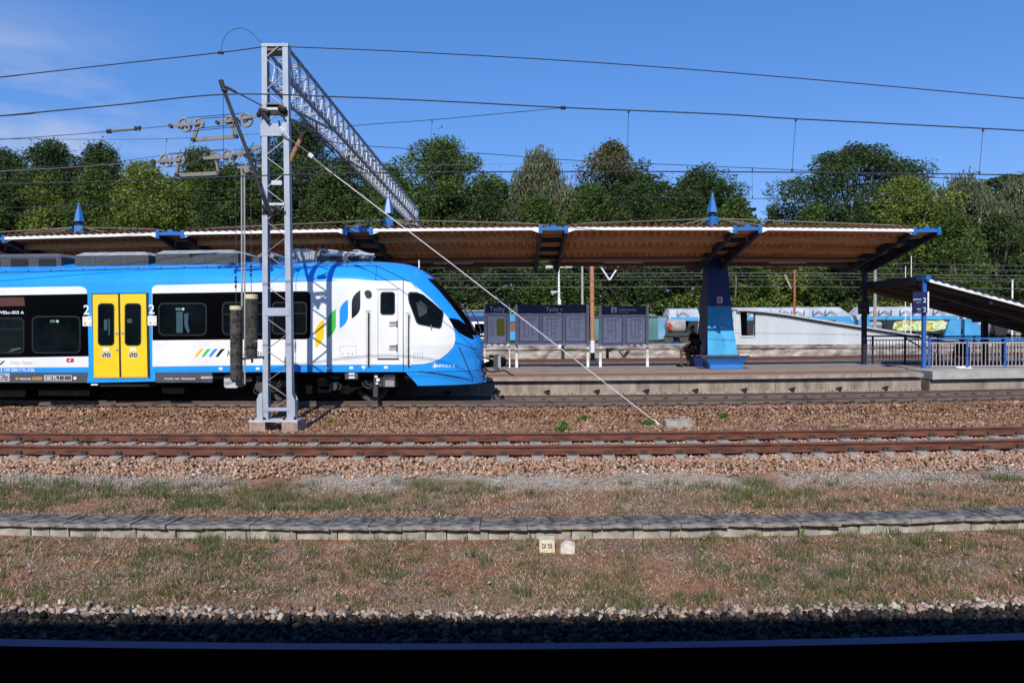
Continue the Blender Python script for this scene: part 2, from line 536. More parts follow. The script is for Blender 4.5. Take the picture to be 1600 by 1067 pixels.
# ------------------------------------------------------------------ grass and dry litter
def blades(name, label, pts, h0, h1, w, m, seed, lean=.5, cat='grass'):
    """pts (n,3) base points"""
    rs = np.random.RandomState(seed)
    n = len(pts)
    a = rs.uniform(0, 2 * np.pi, n); h = rs.uniform(h0, h1, n) * rs.uniform(.5, 1, n)
    ln = rs.uniform(0, lean, n) * h; la = rs.uniform(0, 2 * np.pi, n)
    wx = np.cos(a) * w * .5; wy = np.sin(a) * w * .5
    b0 = pts + np.stack([wx, wy, 0 * wx], -1); b1 = pts - np.stack([wx, wy, 0 * wx], -1)
    tip = pts + np.stack([np.cos(la) * ln, np.sin(la) * ln, h], -1)
    V = np.stack([b0, b1, tip], 1).reshape(-1, 3)
    Qs = np.arange(n * 3).reshape(n, 3)
    me = np_mesh(name, V, Qs, [m])
    o = bpy.data.objects.new(name, me); COL.objects.link(o)
    return tag(o, label, cat, kind='stuff')
g_green = mat_island('green_grass', [(0, (.065, .08, .025)), (.4, (.135, .16, .055)), (.8, (.21, .235, .10)), (1, (.34, .31, .17))], transl=.35)
g_dry = mat_island('dry_litter', [(0, (.12, .065, .04)), (.3, (.31, .175, .105)), (.6, (.44, .285, .18)), (.85, (.38, .31, .24)), (1, (.64, .55, .42))], big=(1.7, (.30, .155, .09), .55))
def scatter(seed, d0, d1, dens, wfun):
    rs = np.random.RandomState(seed)
    hx = 800 / F * d1 * 1.08 + .6
    n = int(dens * (d1 - d0) * 2 * hx)
    d = rs.uniform(d0, d1, n); x = rs.uniform(-hx, hx, n)
    k = rs.rand(n) < wfun(x, d)
    return x[k], d[k]
def to3(x, d, dz=0.0): return np.stack([x, d + kcurv(d) * bx(x), zprof(d) + dz], -1)
def clumps(seed, d0, d1, dens, wfun, per, spread):
    x, d = scatter(seed, d0, d1, dens, wfun)
    rs = np.random.RandomState(seed + 50)
    sz = rs.uniform(.4, 1.3, len(x))
    k = np.maximum(2, (per * sz).astype(int))
    X = np.repeat(x, k) + rs.randn(k.sum()) * spread * np.repeat(sz, k)
    D_ = np.clip(np.repeat(d, k) + rs.randn(k.sum()) * spread * np.repeat(sz, k), d0, d1)
    return X, D_
x, d = scatter(31, 6.58, 8.94, 2300, lambda x, d: .5 + .5 * smoothstep(.35, .6, vnoise(x, d, 2.2, 41)))
blades('dry_grass_litter', 'flattened brown dry grass in front of the low kerb', to3(x, d), .008, .06, .013, g_dry, 61, lean=2.2)
x, d = scatter(32, 9.6, 11.6, 1500, lambda x, d: (.4 + .6 * smoothstep(.35, .6, vnoise(x, d, 2.2, 42))) * (1 - smoothstep(11.0, 11.6, d)))
blades('dry_grass_strip', 'brown dry grass between the low kerb and the ballast', to3(x, d), .01, .07, .014, g_dry, 62, lean=2.0)
gw = lambda sd, a, b: (lambda x, d: smoothstep(a, b, vnoise(x, d, .9, sd)) * .85 + .10 * smoothstep(.5, .7, vnoise(x, d, 3, sd + 1)))
x, d = clumps(33, 6.64, 9.05, 34, lambda x, d: gw(45, .46, .66)(x, d) + .10 + .6 * (1 - smoothstep(6.8, 7.2, d)) * smoothstep(.4, .6, vnoise(x, d, .7, 70)), 48, .06)
blades('green_grass_patches', 'sparse green grass in front of the low kerb', to3(x, d), .03, .12, .009, g_green, 63, lean=.9)
x, d = clumps(34, 9.62, 11.5, 44, lambda x, d: gw(47, .42, .62)(x, d) * (1 - smoothstep(11.0, 11.5, d)) + .05, 44, .065)
blades('green_grass_strip', 'green grass tufts between the low kerb and the ballast', to3(x, d), .04, .17, .010, g_green, 64, lean=.8)
x, d = clumps(35, 7.1, 9.0, 6.5, lambda x, d: .15 + .85 * smoothstep(.45, .6, vnoise(x, d, .5, 48)) * smoothstep(-1, 2, x), 34, .045)
blades('tall_green_stalks', 'taller feathery green stalks in front of the low kerb', to3(x, d), .08, .24, .009, g_green, 65, lean=.3)
x, d = clumps(36, 8.9, 8.98, 24, lambda x, d: .6 + 0 * x, 12, .05)
blades('kerb_foot_grass', 'thin grass growing along the foot of the low kerb', to3(x, d), .04, .17, .009, g_green, 66, lean=.4)
x, d = clumps(38, 9.38, 9.62, 26, lambda x, d: smoothstep(.40, .6, vnoise(x, d, 1.3, 44)), 30, .05)
blades('creeping_grass', 'dry and green grass creeping over the back edge of the low kerb', to3(x, d, .02), .03, .12, .010, g_green, 68, lean=1.0)
x, d = scatter(39, 9.34, 9.66, 1500, lambda x, d: .9 + 0 * x)
blades('creeping_litter', 'dry litter lying over the back edge of the low kerb', to3(x, d, .02), .01, .05, .014, g_dry, 69, lean=2.2)
x, d = clumps(37, 15.8, 19.4, 1.0, lambda x, d: .05 + .5 * smoothstep(.5, .65, vnoise(x, d, .6, 49)), 18, .05)
blades('ballast_moss', 'small green growth on the ballast between the tracks', to3(x, d), .02, .07, .012, g_green, 67, lean=1.2)

# ------------------------------------------------------------------ tracks
rust_side = mat('rusty_rail_steel', (.11, .034, .019), rough=.8, var=.4, scale=3, col2=(.20, .072, .040), bump=.3, bscale=80, stretch=(1, 4, 4))
rail_head = mat('rail_running_surface', (.22, .15, .13), rough=.42, metal=.5, var=.2, scale=4)
far_side = mat('brown_rail_steel', (.13, .095, .075), rough=.75, var=.25, scale=3, stretch=(1, 4, 4))
far_head = mat('worn_rail_head', (.27, .22, .2), rough=.35, metal=.6, var=.1)
conc_sl = mat('sleeper_concrete', (.30, .26, .215), rough=.9, var=.3, scale=5, bump=.3, bscale=50)
conc_dark = mat('dirty_sleeper_concrete', (.17, .12, .09), rough=.9, var=.35, scale=5)
clip_m = mat('clip_steel', (.05, .035, .03), rough=.7, var=.3)
RAIL = [(-.075, 0), (.075, 0), (.075, .012), (.012, .03), (.010, .105), (.036, .118), (.036, .145), (.028, .15), (-.028, .15), (-.036, .145), (-.036, .118), (-.010, .105), (-.012, .03), (-.075, .012)]
def rail_mesh(name, d, x0, x1, mats, parent, z=0.0, step=.8, k=None):
    xs = np.arange(x0, x1 + .01, step)
    n = len(RAIL)
    V = []; Fc = []; mi = []
    for x in xs:
        yc = yb(x, d, k)
        for (a, h) in RAIL: V.append((x, yc + a, z + h))
    for i in range(len(xs) - 1):
        for j in range(n):
            j2 = (j + 1) % n
            Fc.append((i * n + j, i * n + j2, (i + 1) * n + j2, (i + 1) * n + j)); mi.append(1 if j in (7, 8) else 0)
    me = raw_mesh(name, V, Fc, mats, mi)
    o = bpy.data.objects.new(name, me)
    return link_to(o, parent)
def sleeper_mesh(m):
    prof = [(-1.25, -.105), (-1.1, -.06), (-.93, -.004), (-.60, -.004), (-.35, -.045), (.35, -.045), (.60, -.004), (.93, -.004), (1.1, -.06), (1.25, -.105)]
    V = []; Fc = []
    for (y, z) in prof:
        V += [(-.14, y, -.22), (.14, y, -.22), (.105, y, z), (-.105, y, z)]
    for i in range(len(prof) - 1):
        for j in range(4): Fc.append((i * 4 + j, i * 4 + (j + 1) % 4, (i + 1) * 4 + (j + 1) % 4, (i + 1) * 4 + j))
    Fc += [(3, 2, 1, 0), tuple(len(V) - 4 + i for i in range(4))]
    return raw_mesh('sleeper', V, Fc, [m])
def clip_mesh():
    mb = MB()
    for s in (1,):
        for y in (.095,):
            mb.box(-.07, .07, y - .035, y + .035, -.004, .028)
            for xx in (-.035, .035):
                mb.tube([(xx, y + .02 * s, .028), (xx, y + .01 * s, .065), (xx, y - .03 * s, .05), (xx, y - .05 * s, .022)], .011, 5)
            mb.tube([(0, y, .02), (0, y, .06)], .016, 6)
    return raw_mesh('rail_clip', mb.v, mb.f, [clip_m])
def track(label, dc, x0s, x1s, phase, mats, slm, xr=60, sleepers=True, z=0.0, group=None):
    t = thing('railway_track', label, 'railway track', (0, dc, z), group)
    for s in (-.7535, .7535): rail_mesh('rail', dc + s, -xr, xr, mats, t, z, k=float(kcurv(max(dc, 12))))
    if sleepers:
        sm = sleeper_mesh(slm); cm_ = clip_mesh()
        rs = random.Random(5)
        x = x0s + phase
        while x < x1s:
            o = bpy.data.objects.new('sleeper', sm)
            k = float(kcurv(dc))
            ang = math.atan(k * x)
            o.matrix_basis = Matrix.Translation((x, yb(x, dc), z)) @ Matrix.Rotation(ang + rs.uniform(-.012, .012), 4, 'Z')
            link_to(o, t)
            for yr in (-.7535, .7535):
                for s in (-1, 1):
                    c = bpy.data.objects.new('rail_clip', cm_)
                    COL.objects.link(c); c.parent = o
                    c.matrix_basis = Matrix.Translation((0, yr, 0)) @ Matrix.Rotation(0 if s > 0 else math.pi, 4, 'Z')
            x += .6 + rs.uniform(-.012, .012)
    return t
track('near rusty railway track on concrete sleepers in front of the lattice mast', 13.65, -13.0, 13.2, .2, [rust_side, rail_head], conc_sl)
track('railway track the blue and white train stands on, beside the platform', 21.3, -14.8, 19.6, .1, [far_side, far_head], conc_dark)
track('rusty track seen beyond the platform behind the notice boards', 42.8, 0, 0, 0, [mat('dull_rusty_rail', (.13, .06, .04), rough=.8, var=.2), far_head], conc_sl, sleepers=False, z=.08)
track('track under the freight wagons far behind the platform', 69.2, 0, 0, 0, [far_side, far_head], conc_sl, sleepers=False, z=.12, xr=90)

# ------------------------------------------------------------------ low old platform kerb
lichen = mat('weathered_slab_concrete', (.060, .053, .049), rough=.95, var=.4, scale=7, col2=(.23, .21, .185), bump=.9, bscale=25, detail=12, contrast=.11, stretch=(1, 1.2, 1))
wallc = mat('pale_block_concrete', (.30, .285, .25), rough=.95, var=.35, scale=4, col2=(.50, .46, .40), bump=.5, bscale=40, detail=8)
capf = mat('slab_front_concrete', (.13, .115, .10), rough=.95, var=.4, scale=6, col2=(.36, .325, .28), bump=.6, bscale=40, detail=9)
kerb = thing('low_platform_kerb', 'low old concrete platform edge of worn slabs running through the dry grass', 'kerb', (0, 9, -.36))
rs = random.Random(9)
x = -10.6
proto = []
for v in range(5):
    bm_v = MB()
    # cap slab: rough edged block, local origin at its left front bottom corner
    n = 7
    L_ = .494
    top = .046
    fr = [(-.04 + rs.uniform(-.014, .012)) for _ in range(n)]
    V = []
    for i in range(n):
        xx = L_ * i / (n - 1)
        fy = fr[i]; bz = rs.uniform(-.006, .008); tz = top + rs.uniform(-.005, .005)
        V += [(xx, fy, bz), (xx, fy - .002, tz - .016), (xx, fy + .016, tz), (xx, .43, tz + rs.uniform(-.01, .005)), (xx, .43, -.03)]
    Fc = []
    for i in range(n - 1):
        for j in range(5): Fc.append((i * 5 + j, i * 5 + (j + 1) % 5, (i + 1) * 5 + (j + 1) % 5, (i + 1) * 5 + j))
    Fc += [(4, 3, 2, 1, 0), tuple((n - 1) * 5 + j for j in range(5))]
    proto.append(raw_mesh('coping_slab', V, Fc, [lichen, capf], [1 if (q % 5 == 0 and q < (n - 1) * 5) else 0 for q in range(len(Fc))]))
i = 0
while x < 11.0:
    o = bpy.data.objects.new('coping_slab', proto[rs.randrange(5)])
    ang = math.atan(x / 60)
    w_ = rs.choice([.40, .44, .46, .48, .56, .70])
    o.matrix_basis = Matrix.Translation((x, yb(x, 8.99) + rs.uniform(-.012, .012), -.226 + rs.uniform(-.004, .004))) @ Matrix.Rotation(ang + rs.uniform(-.01, .01), 4, 'Z') @ Matrix.Rotation(rs.uniform(-.016, .016), 4, 'Y') @ Matrix.Rotation(rs.uniform(-.03, .012), 4, 'X') @ Matrix.Diagonal((w_ / .494, 1, rs.uniform(.85, 1.15), 1))
    link_to(o, kerb)
    x += w_ + .006
x = -10.7
while x < 11.1:
    wl = rs.choice([.25, .45, .5, .62])
    y = yb(x + wl / 2, 9.02) + rs.uniform(-.008, .01)
    ang = math.atan(x / 60)
    mb = MB().box(-wl / 2 + .006, wl / 2 - .006, 0, .2, -.42, -.228)
    mb.v = [(a + rs.uniform(-.004, .004), b_ + rs.uniform(-.004, .004), c) for a, b_, c in mb.v]
    o = bpy.data.objects.new('wall_block', raw_mesh('wall_block', mb.v, mb.f, [wallc]))
    o.matrix_basis = Matrix.Translation((x + wl / 2, y, 0)) @ Matrix.Rotation(ang, 4, 'Z')
    link_to(o, kerb)
    x += wl

# fallen hectometre stones
yel = mat('aged_cream_paint', (.62, .52, .30), rough=.8, var=.2, scale=14, col2=(.72, .66, .5))
whs = mat('worn_white_paint', (.62, .58, .5), rough=.85, var=.3, scale=10)
ink = mat('black_lettering_paint', (.02, .02, .02), rough=.6, var=.1)
z0 = -.345
a = G(843, 862, z0); b_ = G(867, 862, z0); c = G(867, 846, -.25)
mb = MB().box(a.x, b_.x, a.y, a.y + .16, z0 - .05, z0 + .13)
mb.v = [(x_, y_ + (z_ - z0) * .15, z_) for x_, y_, z_ in mb.v]
st = mb.build('marker_stone', yel); tag(st, 'cream painted distance stone lying on its side with black figures', 'distance marker')
for (px, py) in ((847, 852), (856, 852)):
    sign_text('25', px, py - 4, 6.5, a.y - .004 + .0, ink, st, 'number', False, rot=-math.pi / 2)
a = G(876, 864, z0); b_ = G(898, 864, z0)
mb = MB().extr([(a.x, a.y, z0 - .05), (b_.x, a.y, z0 - .05), (b_.x, a.y, z0 + .08), (b_.x - .04, a.y, z0 + .105), (a.x + .05, a.y, z0 + .11), (a.x, a.y, z0 + .07)], (0.01, .13, 0))
tag(mb.build('marker_stone', whs), 'chipped white block lying right of the cream distance stone', 'stone')
# flat concrete block on the ballast
a = G(1041, 669, -.26); b_ = G(1081, 669, -.26)
mb = MB().box(a.x, b_.x, a.y, a.y + .4, -.32, -.26 + .17)
tag(mb.build('concrete_block', mat('grey_block_concrete', (.36, .33, .30), rough=.9, var=.3, scale=5, bump=.4)), 'grey concrete block on the ballast beside the foot of the white guy wire', 'concrete block')

# leafy weeds on the ballast
weed_m = mat_island('weed_leaf', [(0, (.05, .12, .015)), (.6, (.10, .22, .03)), (1, (.17, .30, .06))], transl=.3)
def weed(px, py, z, r, h, label, seed):
    r *= 1.3; h *= 1.35
    rs_ = np.random.RandomState(seed)
    c = G(px, py, z)
    n = 90
    a = rs_.uniform(0, 2 * np.pi, n); rr = rs_.uniform(0, 1, n) ** .6 * r; hh = (1 - (rr / r) ** 2 * .6) * h * rs_.uniform(.3, 1, n)
    ctr = np.stack([np.cos(a) * rr, np.sin(a) * rr, hh], -1)
    R = rand_rot(rs_, n)
    q = np.array([(-.5, 0, 0), (0, -.28, .05), (.5, 0, 0), (0, .28, .05)]) * (.05 + r * .16)
    V = np.einsum('nij,kj->nki', R, q) + ctr[:, None, :]
    me = np_mesh('foliage', V.reshape(-1, 3), np.arange(n * 4).reshape(n, 4), [weed_m])
    t_ = thing('weed', label, 'weed', c, 'leafy weeds on the ballast')
    o = bpy.data.objects.new('foliage', me); COL.objects.link(o); o.parent = t_
    mb = MB()
    for i in range(7):
        mb.tube([(0, 0, -.02), (math.cos(i) * r * .3, math.sin(i) * r * .3, h * .45), (math.cos(i) * r * .7, math.sin(i) * r * .7, h * .7)], .004, 4)
    o = mb.build('stem', mat('weed_stem', (.16, .14, .05))); o.parent = t_; o.matrix_parent_inverse.identity()
weed(879, 676, -.27, .16, .22, 'bushy green weed directly beside the near rail at mid picture', 1)
weed(913, 660, -.28, .14, .16, 'small weed up and right of the bushy weed beside the rail', 2)
weed(1014, 666, -.27, .13, .17, 'weed at the foot of the white guy wire', 3)
weed(1131, 658, -.28, .14, .19, 'weed on the ballast below the blue canopy column', 4)
weed(1317, 671, -.27, .16, .07, 'flat spreading weed near the rail under the dark platform post', 5)
weed(1345, 611, -.05, .12, .14, 'weed growing at the foot of the platform wall', 6)
weed(517, 664, -.27, .09, .10, 'tiny weed just right of the lattice mast foot', 7)
weed(142, 662, -.27, .08, .10, 'tiny weed below the yellow train doors', 8)

# ------------------------------------------------------------------ the carriage the view is taken from
blk = mat('black_window_rubber', (.006, .006, .007), rough=.7, var=.2, spec=.2)
nav = mat('dark_blue_carriage_paint', (.03, .042, .16), rough=.6, var=.08, coat=.0)
blk0 = mat('matt_black_rubber', (.002, .002, .002), rough=1, var=.1, spec=0.0)
ct = thing('passenger_carriage', 'dark carriage with a blue ledge under its open window, along the bottom edge', 'train carriage', (0, 0, -.2))
def sill(name, ya, yc, za, zc, m):
    xs = np.linspace(-30, 30, 601)
    V = []; Fc = []
    for x in xs:
        bow = min(.012, .030 * x * x)
        V += [(x, ya, za - .25), (x, ya, za + bow), (x, yc, zc + bow), (x, yc, zc - .25)]
    for i in range(len(xs) - 1):
        for j in range(4): Fc.append((i * 4 + j, i * 4 + (j + 1) % 4, (i + 1) * 4 + (j + 1) % 4, (i + 1) * 4 + j))
    Fc += [(3, 2, 1, 0), tuple(len(V) - 4 + k for k in range(4))]
    o = bpy.data.objects.new(name, raw_mesh(name, V, Fc, [m])); return link_to(o, ct)
zA = P(800, 1014, .615).z; zB = P(800, 1004.5, .73).z
sill('window_sill', .42, .615, zA + .004, zA, blk0)
sill('outer_ledge', .617, .73, zB + .010, zB, nav)
mb = MB()
mb.box(-30, 30, .618, .70, .6, 1.66)
mb.build('lower_wall', nav, ct)
mb = MB().box(-30, 30, .62, .70, 2.95, 4.1)
mb.build('upper_wall', nav, ct)
mb = MB()
prof = [(.70, 4.1), (.66, 4.2), (.57, 4.31), (.3, 4.40), (-.75, 4.47), (-1.4, 4.36), (-1.9, 4.35), (-2.15, 4.1), (-2.2, 3.5), (-2.12, 3.5), (-.75, 4.3), (.62, 4.1)]
mb.extr([(-30, y, z) for y, z in prof], (60, 0, 0)); mb.build('roof', nav, ct)
MB().box(-30, 30, -2.2, .615, .55, .7).build('floor', blk, ct)
MB().box(-30, 30, -2.2, -2.12, .71, 3.5).build('back_wall', blk, ct)
MB().box(-30.1, -30.01, -2.2, .72, .6, 4.3).build('end_wall', nav, ct)
MB().box(30.01, 30.1, -2.2, .72, .6, 4.3).build('end_wall', nav, ct)

# ------------------------------------------------------------------ the train
PSI = rad(3.9)
TO = Vector((-.80, 21.2, 0))
TE = Vector((-math.cos(PSI), math.sin(PSI), 0))
TN = Vector((-math.sin(PSI), -math.cos(PSI), 0))
def TW(u, w, z): return TO + TE * u + TN * w + Vector((0, 0, z))
HALF = 1.42
UFZ = [(.60, -.07), (.75, -.06), (1.07, .0), (1.45, .02), (1.68, 0), (1.93, .13), (2.27, .34), (2.76, .70), (3.19, 1.05), (3.57, 1.42), (3.82, 1.80), (3.93, 2.12), (3.99, 2.6), (4.03, 3.2)]
ZTOP = 4.03
def ufz(z): return float(np.interp(z, [a for a, _ in UFZ], [b for _, b in UFZ]))
def side(z):
    if z < 3.30: return 1.0 - max(0, (z - 1.2)) * .012
    t = min(1, (z - 3.30) / (ZTOP - 3.30 + .012))
    return .975 * (1 - t ** 2.1) ** (1 / 2.2)
def tap(z): return 2.7 + .35 * max(0, z - 2)
def plan(s):
    s = max(0.0, min(1.0, s))
    return (1 - (1 - s) ** 2.5) ** (1 / 2.1)
def hw(u, z): return HALF * side(z) * plan((u - ufz(z)) / tap(z))
def surf(px, py, off=0.0):
    d = CM @ Vector(((px - 800) / F, -(py - 533.5) / F, -1))
    o = Vector((0, 0, CAM_Z))
    # march the ray through the body's near side
    rel = o - TO
    def loc(k):
        p = rel + d * k
        return p.dot(TE), p.dot(TN), p.z
    k0 = (-2.2 - rel.dot(TN)) / d.dot(TN) * 0 + 17.0
    def f(k):
        u, w, z = loc(k)
        z = min(z, ZTOP)
        return w - hw(u, z)
    k = 17.0; step = .05
    while k < 23 and f(k) > 0: k += step
    a, b = k - step, k
    for _ in range(18):
        m_ = (a + b) / 2
        if f(m_) > 0: a = m_
        else: b = m_
    u, w, z = loc((a + b) / 2)
    return Vector((u, w, z))
def surf_n(u, z):
    e = .01
    du = (hw(u + e, z) - hw(u - e, z)) / (2 * e); dz = (hw(u, z + e) - hw(u, z - e)) / (2 * e)
    du = max(-3, min(3, du)); dz = max(-3, min(3, dz))
    return Vector((-du, 1, -dz)).normalized()
def lift(u, z, off):
    z = min(z, ZTOP - .002)
    w = hw(u, z)
    n = surf_n(u, z)
    return TW(u + n.x * off, w + n.y * off, z + n.z * off)
def dens(pts, step):
    o = []
    for i, p in enumerate(pts):
        q = pts[(i + 1) % len(pts)]
        n = max(1, int(math.ceil(math.hypot(q[0] - p[0], q[1] - p[1]) / step)))
        for k in range(n): o.append((p[0] + (q[0] - p[0]) * k / n, p[1] + (q[1] - p[1]) * k / n))
    return o
def rrect(x0, y0, x1, y1, r=0, corners='tltrblbr'):
    r4 = [r if c in corners else 0 for c in ('tl', 'tr', 'br', 'bl')]
    o = []
    for (cx, cy, a0, rr) in ((x0, y0, 180, r4[0]), (x1, y0, 270, r4[1]), (x1, y1, 0, r4[2]), (x0, y1, 90, r4[3])):
        if rr == 0: o.append((cx, cy)); continue
        sx_ = 1 if cx == x0 else -1; sy_ = 1 if cy == y0 else -1
        ox = cx + sx_ * rr; oy = cy + sy_ * rr
        for k in range(5):
            t_ = rad(a0 + 90 * k / 4)
            o.append((ox + rr * math.cos(t_), oy + rr * math.sin(t_)))
    return o
def smooth_poly(pts, n=5):
    P3 = [Vector((p[0], p[1], 0)) for p in pts]
    o = []
    m_ = len(P3)
    for i in range(m_):
        p0, p1, p2, p3 = P3[i - 1], P3[i], P3[(i + 1) % m_], P3[(i + 2) % m_]
        for k in range(n):
            t_ = k / n
            v = 0.5 * ((2 * p1) + (p2 - p0) * t_ + (2 * p0 - 5 * p1 + 4 * p2 - p3) * t_ * t_ + (3 * p1 - p0 - 3 * p2 + p3) * t_ ** 3)
            o.append((v.x, v.y))
    return o
def uzpoly(pts):
    return [(lambda s_: (s_.x, s_.z))(surf(*p)) for p in pts]
def patch_uz(poly, off, grid=.22, rim=True):
    """cover of the body side inside polygon (u,z)"""
    poly = dens(poly, min(.16, grid))
    xs = [p[0] for p in poly]; zs = [p[1] for p in poly]
    pts = list(poly); n = len(poly)
    def inside(x, z):
        c = False; j = n - 1
        for i in range(n):
            if (poly[i][1] > z) != (poly[j][1] > z) and x < (poly[j][0] - poly[i][0]) * (z - poly[i][1]) / (poly[j][1] - poly[i][1]) + poly[i][0]: c = not c
            j = i
        return c
    x = min(xs) + grid / 2
    while x < max(xs):
        z = min(zs) + grid / 2
        while z < max(zs):
            if inside(x, z) and min((x - p[0]) ** 2 + (z - p[1]) ** 2 for p in poly) > (grid * .4) ** 2: pts.append((x, z))
            z += grid
        x += grid
    v2, _, f2, *_r = delaunay_2d_cdt([Vector(p) for p in pts], [], [list(range(n))], 1, 1e-6)
    V = [lift(p.x, p.y, off) for p in v2]
    Fc = [tuple(f) for f in f2]
    # close the edge down to the body
    if rim:
        b0 = len(V)
        rimv = [lift(p[0], p[1], off) for p in poly] + [lift(p[0], p[1], -.004) for p in poly]
        V += rimv
        for i in range(n): Fc.append((b0 + i, b0 + (i + 1) % n, b0 + n + (i + 1) % n, b0 + n + i))
    return V, Fc
def patch(name, px_poly, off, m, parent, grid=.22):
    V, Fc = patch_uz(uzpoly(dens(px_poly, 9)), off, grid)
    me = raw_mesh(name, V, Fc, [m])
    o = bpy.data.objects.new(name, me)
    return link_to(o, parent)
PRINTS = ('panel_seam', 'panel_outline', 'notice_print', 'destination_display')
def patches(name, polys, off, m, parent, grid=.3):
    if name not in PRINTS and len(polys) > 1:
        return [patches(name, [p], off, m, parent, grid) for p in polys][0]
    V = []; Fc = []
    for p in polys:
        v, f = patch_uz(uzpoly(dens(p, 9)), off, grid)
        b0 = len(V); V += v; Fc += [tuple(i + b0 for i in q) for q in f]
    o = bpy.data.objects.new(name, raw_mesh(name, V, Fc, [m]))
    return link_to(o, parent)
def train_text(body, px, py, h, off, m, parent, wpx=None, bold=False, name='lettering', slant=0.0):
    V, Fc, x0, x1 = text_geo(body, 1.0, bold)
    k = h / .7; kx = wpx / (x1 - x0) if wpx else k
    out_ = []
    for v in V:
        s_ = surf(px + (v[0] - x0) * kx + slant * v[1] * k, py - v[1] * k)
        out_.append(lift(s_.x, s_.z, off))
    o = bpy.data.objects.new(name, raw_mesh(name, out_, Fc, [m]))
    return link_to(o, parent)

def paint(name, col, rough=.28, coat=.35):
    m = mat(name, col, rough=rough, var=.085, scale=.9, coat=coat, bump=.03, bscale=2.5, detail=8)
    return m
blue = paint('bright_blue_paint', (.018, .31, .86))
blue2 = paint('sky_blue_door_surround', (.02, .35, .90))
white = paint('white_train_paint', (.80, .80, .78))
yellow = paint('yellow_door_paint', (.86, .60, .018), rough=.35)
black = mat('black_band_glass', (.002, .002, .0025), rough=.15, var=.1, spec=.04)
glass = mat('dark_window_glass', (.004, .007, .008), rough=.06, var=.5, scale=1.5, spec=.12)
rubber = mat('window_rubber', (.018, .019, .021), rough=.5, var=.1)
rubber2 = mat('grey_window_rubber', (.012, .012, .014), rough=.4, var=.1)
grey_sk = paint('grey_skirt_paint', (.085, .085, .105), rough=.4)
roofm = mat('grey_roof_unit', (.055, .06, .065), rough=.5, var=.2)
lidm = mat('pale_roof_lid', (.42, .42, .40), rough=.5, var=.25, scale=4, metal=.2)
steel = mat('bright_steel', (.55, .55, .56), rough=.35, metal=.6, var=.1)
under = mat('dark_underframe', (.006, .006, .006), rough=.9, var=.4, scale=5, spec=.1)
under2 = mat('grey_underframe_part', (.05, .05, .052), rough=.7, var=.4, scale=5)
seam = mat('panel_gap', (.02, .05, .12), rough=.8)
seamw = mat('panel_gap_on_white', (.25, .25, .26), rough=.8)
wtxt = mat('white_lettering', (.8, .8, .8), rough=.5, var=.03)
ktxt = mat('dark_lettering', (.03, .03, .035), rough=.5, var=.05)
gtxt = mat('grey_lettering', (.45, .45, .46), rough=.5, var=.05)

train = thing('passenger_train', 'blue and white electric passenger train with yellow doors standing at the platform', 'train', TO)
# body: outline slices stacked by height
zs = [.985, 1.1, 1.3, 1.5, 1.68, 1.8, 1.93, 2.1, 2.27, 2.5, 2.76, 3.0, 3.19, 3.3, 3.4, 3.5, 3.57, 3.64, 3.71, 3.77, 3.82, 3.87, 3.91, 3.945, 3.975, 4.0, 4.02, ZTOP - .001]
UEND = 32.0
ss = [1 - math.cos(i / 26 * math.pi / 2) for i in range(27)]
def slice_pts(z, uend, ubeg=None):
    r = []
    for s_ in ss: u = ufz(z) + s_ * tap(z); r.append((u, hw(u, z)))
    u = r[-1][0]
    rest = np.concatenate([np.arange(u + .5, uend, 1.0), [uend]])
    full = r + [(float(u_), hw(float(u_), z)) for u_ in np.linspace(u + .3, uend, 30)]
    return full
V = []; Fc = []; mi = []
rows = []
for z in zs:
    pts = slice_pts(z, UEND)
    ring = [(u, w) for u, w in reversed(pts)] + [(u, -w) for u, w in pts[1:]]
    rows.append(len(V)); V += [TW(u, w, z) for u, w in ring]
n = len(ring); half = n // 2
for i in range(len(zs) - 1):
    zc = (zs[i] + zs[i + 1]) / 2
    for j in range(n - 1):
        Fc.append((rows[i] + j, rows[i + 1] + j, rows[i + 1] + j + 1, rows[i] + j + 1))
        k = min(abs(j - half), abs(j + 1 - half))
        mi.append(1 if (1.95 < zc < 3.5 and k < 5) else 0)
Fc.append(tuple(rows[0] + j for j in range(n))); mi.append(0)
Fc.append(tuple(rows[-1] + j for j in reversed(range(n)))); mi.append(0)
me = raw_mesh('body_shell', V, Fc, [blue, black], mi, smooth=True)
me.set_sharp_from_angle(angle=rad(40))
o = bpy.data.objects.new('body_shell', me); link_to(o, train)
# nose skirt under the cab
V = []; Fc = []
zz = [.61, .66, .74, .84, .92, .99]
ue = {z: float(np.interp(z, [.61, .72, .99], [1.62, 1.70, 1.95])) for z in zz}
rows = []
for z in zz:
    ring = []
    for s_ in ss:
        u = ufz(z) + s_ * (ue[z] - ufz(z)); ring.append((u, (hw(u, max(z, .99)) - .02) * (1 - .05 * (.99 - z))))
    full = [(u, w) for u, w in reversed(ring)] + [(u, -w) for u, w in ring[1:]]
    rows.append(len(V)); V += [TW(u, w, z) for u, w in full]
n = len(full)
for i in range(len(zz) - 1):
    for j in range(n - 1): Fc.append((rows[i] + j, rows[i + 1] + j, rows[i + 1] + j + 1, rows[i] + j + 1))
Fc.append(tuple(rows[0] + j for j in range(n)))
me = raw_mesh('nose_skirt', V, Fc, [blue], smooth=True); me.set_sharp_from_angle(angle=rad(40))
o = bpy.data.objects.new('nose_skirt', me); link_to(o, train)
patches('panel_seam', [[(655, 579.2), (690, 583.5), (720, 588.5), (738, 592), (738, 593), (719.6, 589.7), (690, 584.7), (655, 580.4)],
                       [(714, 537), (716, 537), (739.5, 592), (738, 592)], [(711, 534.5), (722, 537.5), (738, 543.5), (751, 546), (751, 547), (738, 544.8), (722, 538.8), (711, 536)]], .004, seam, train)

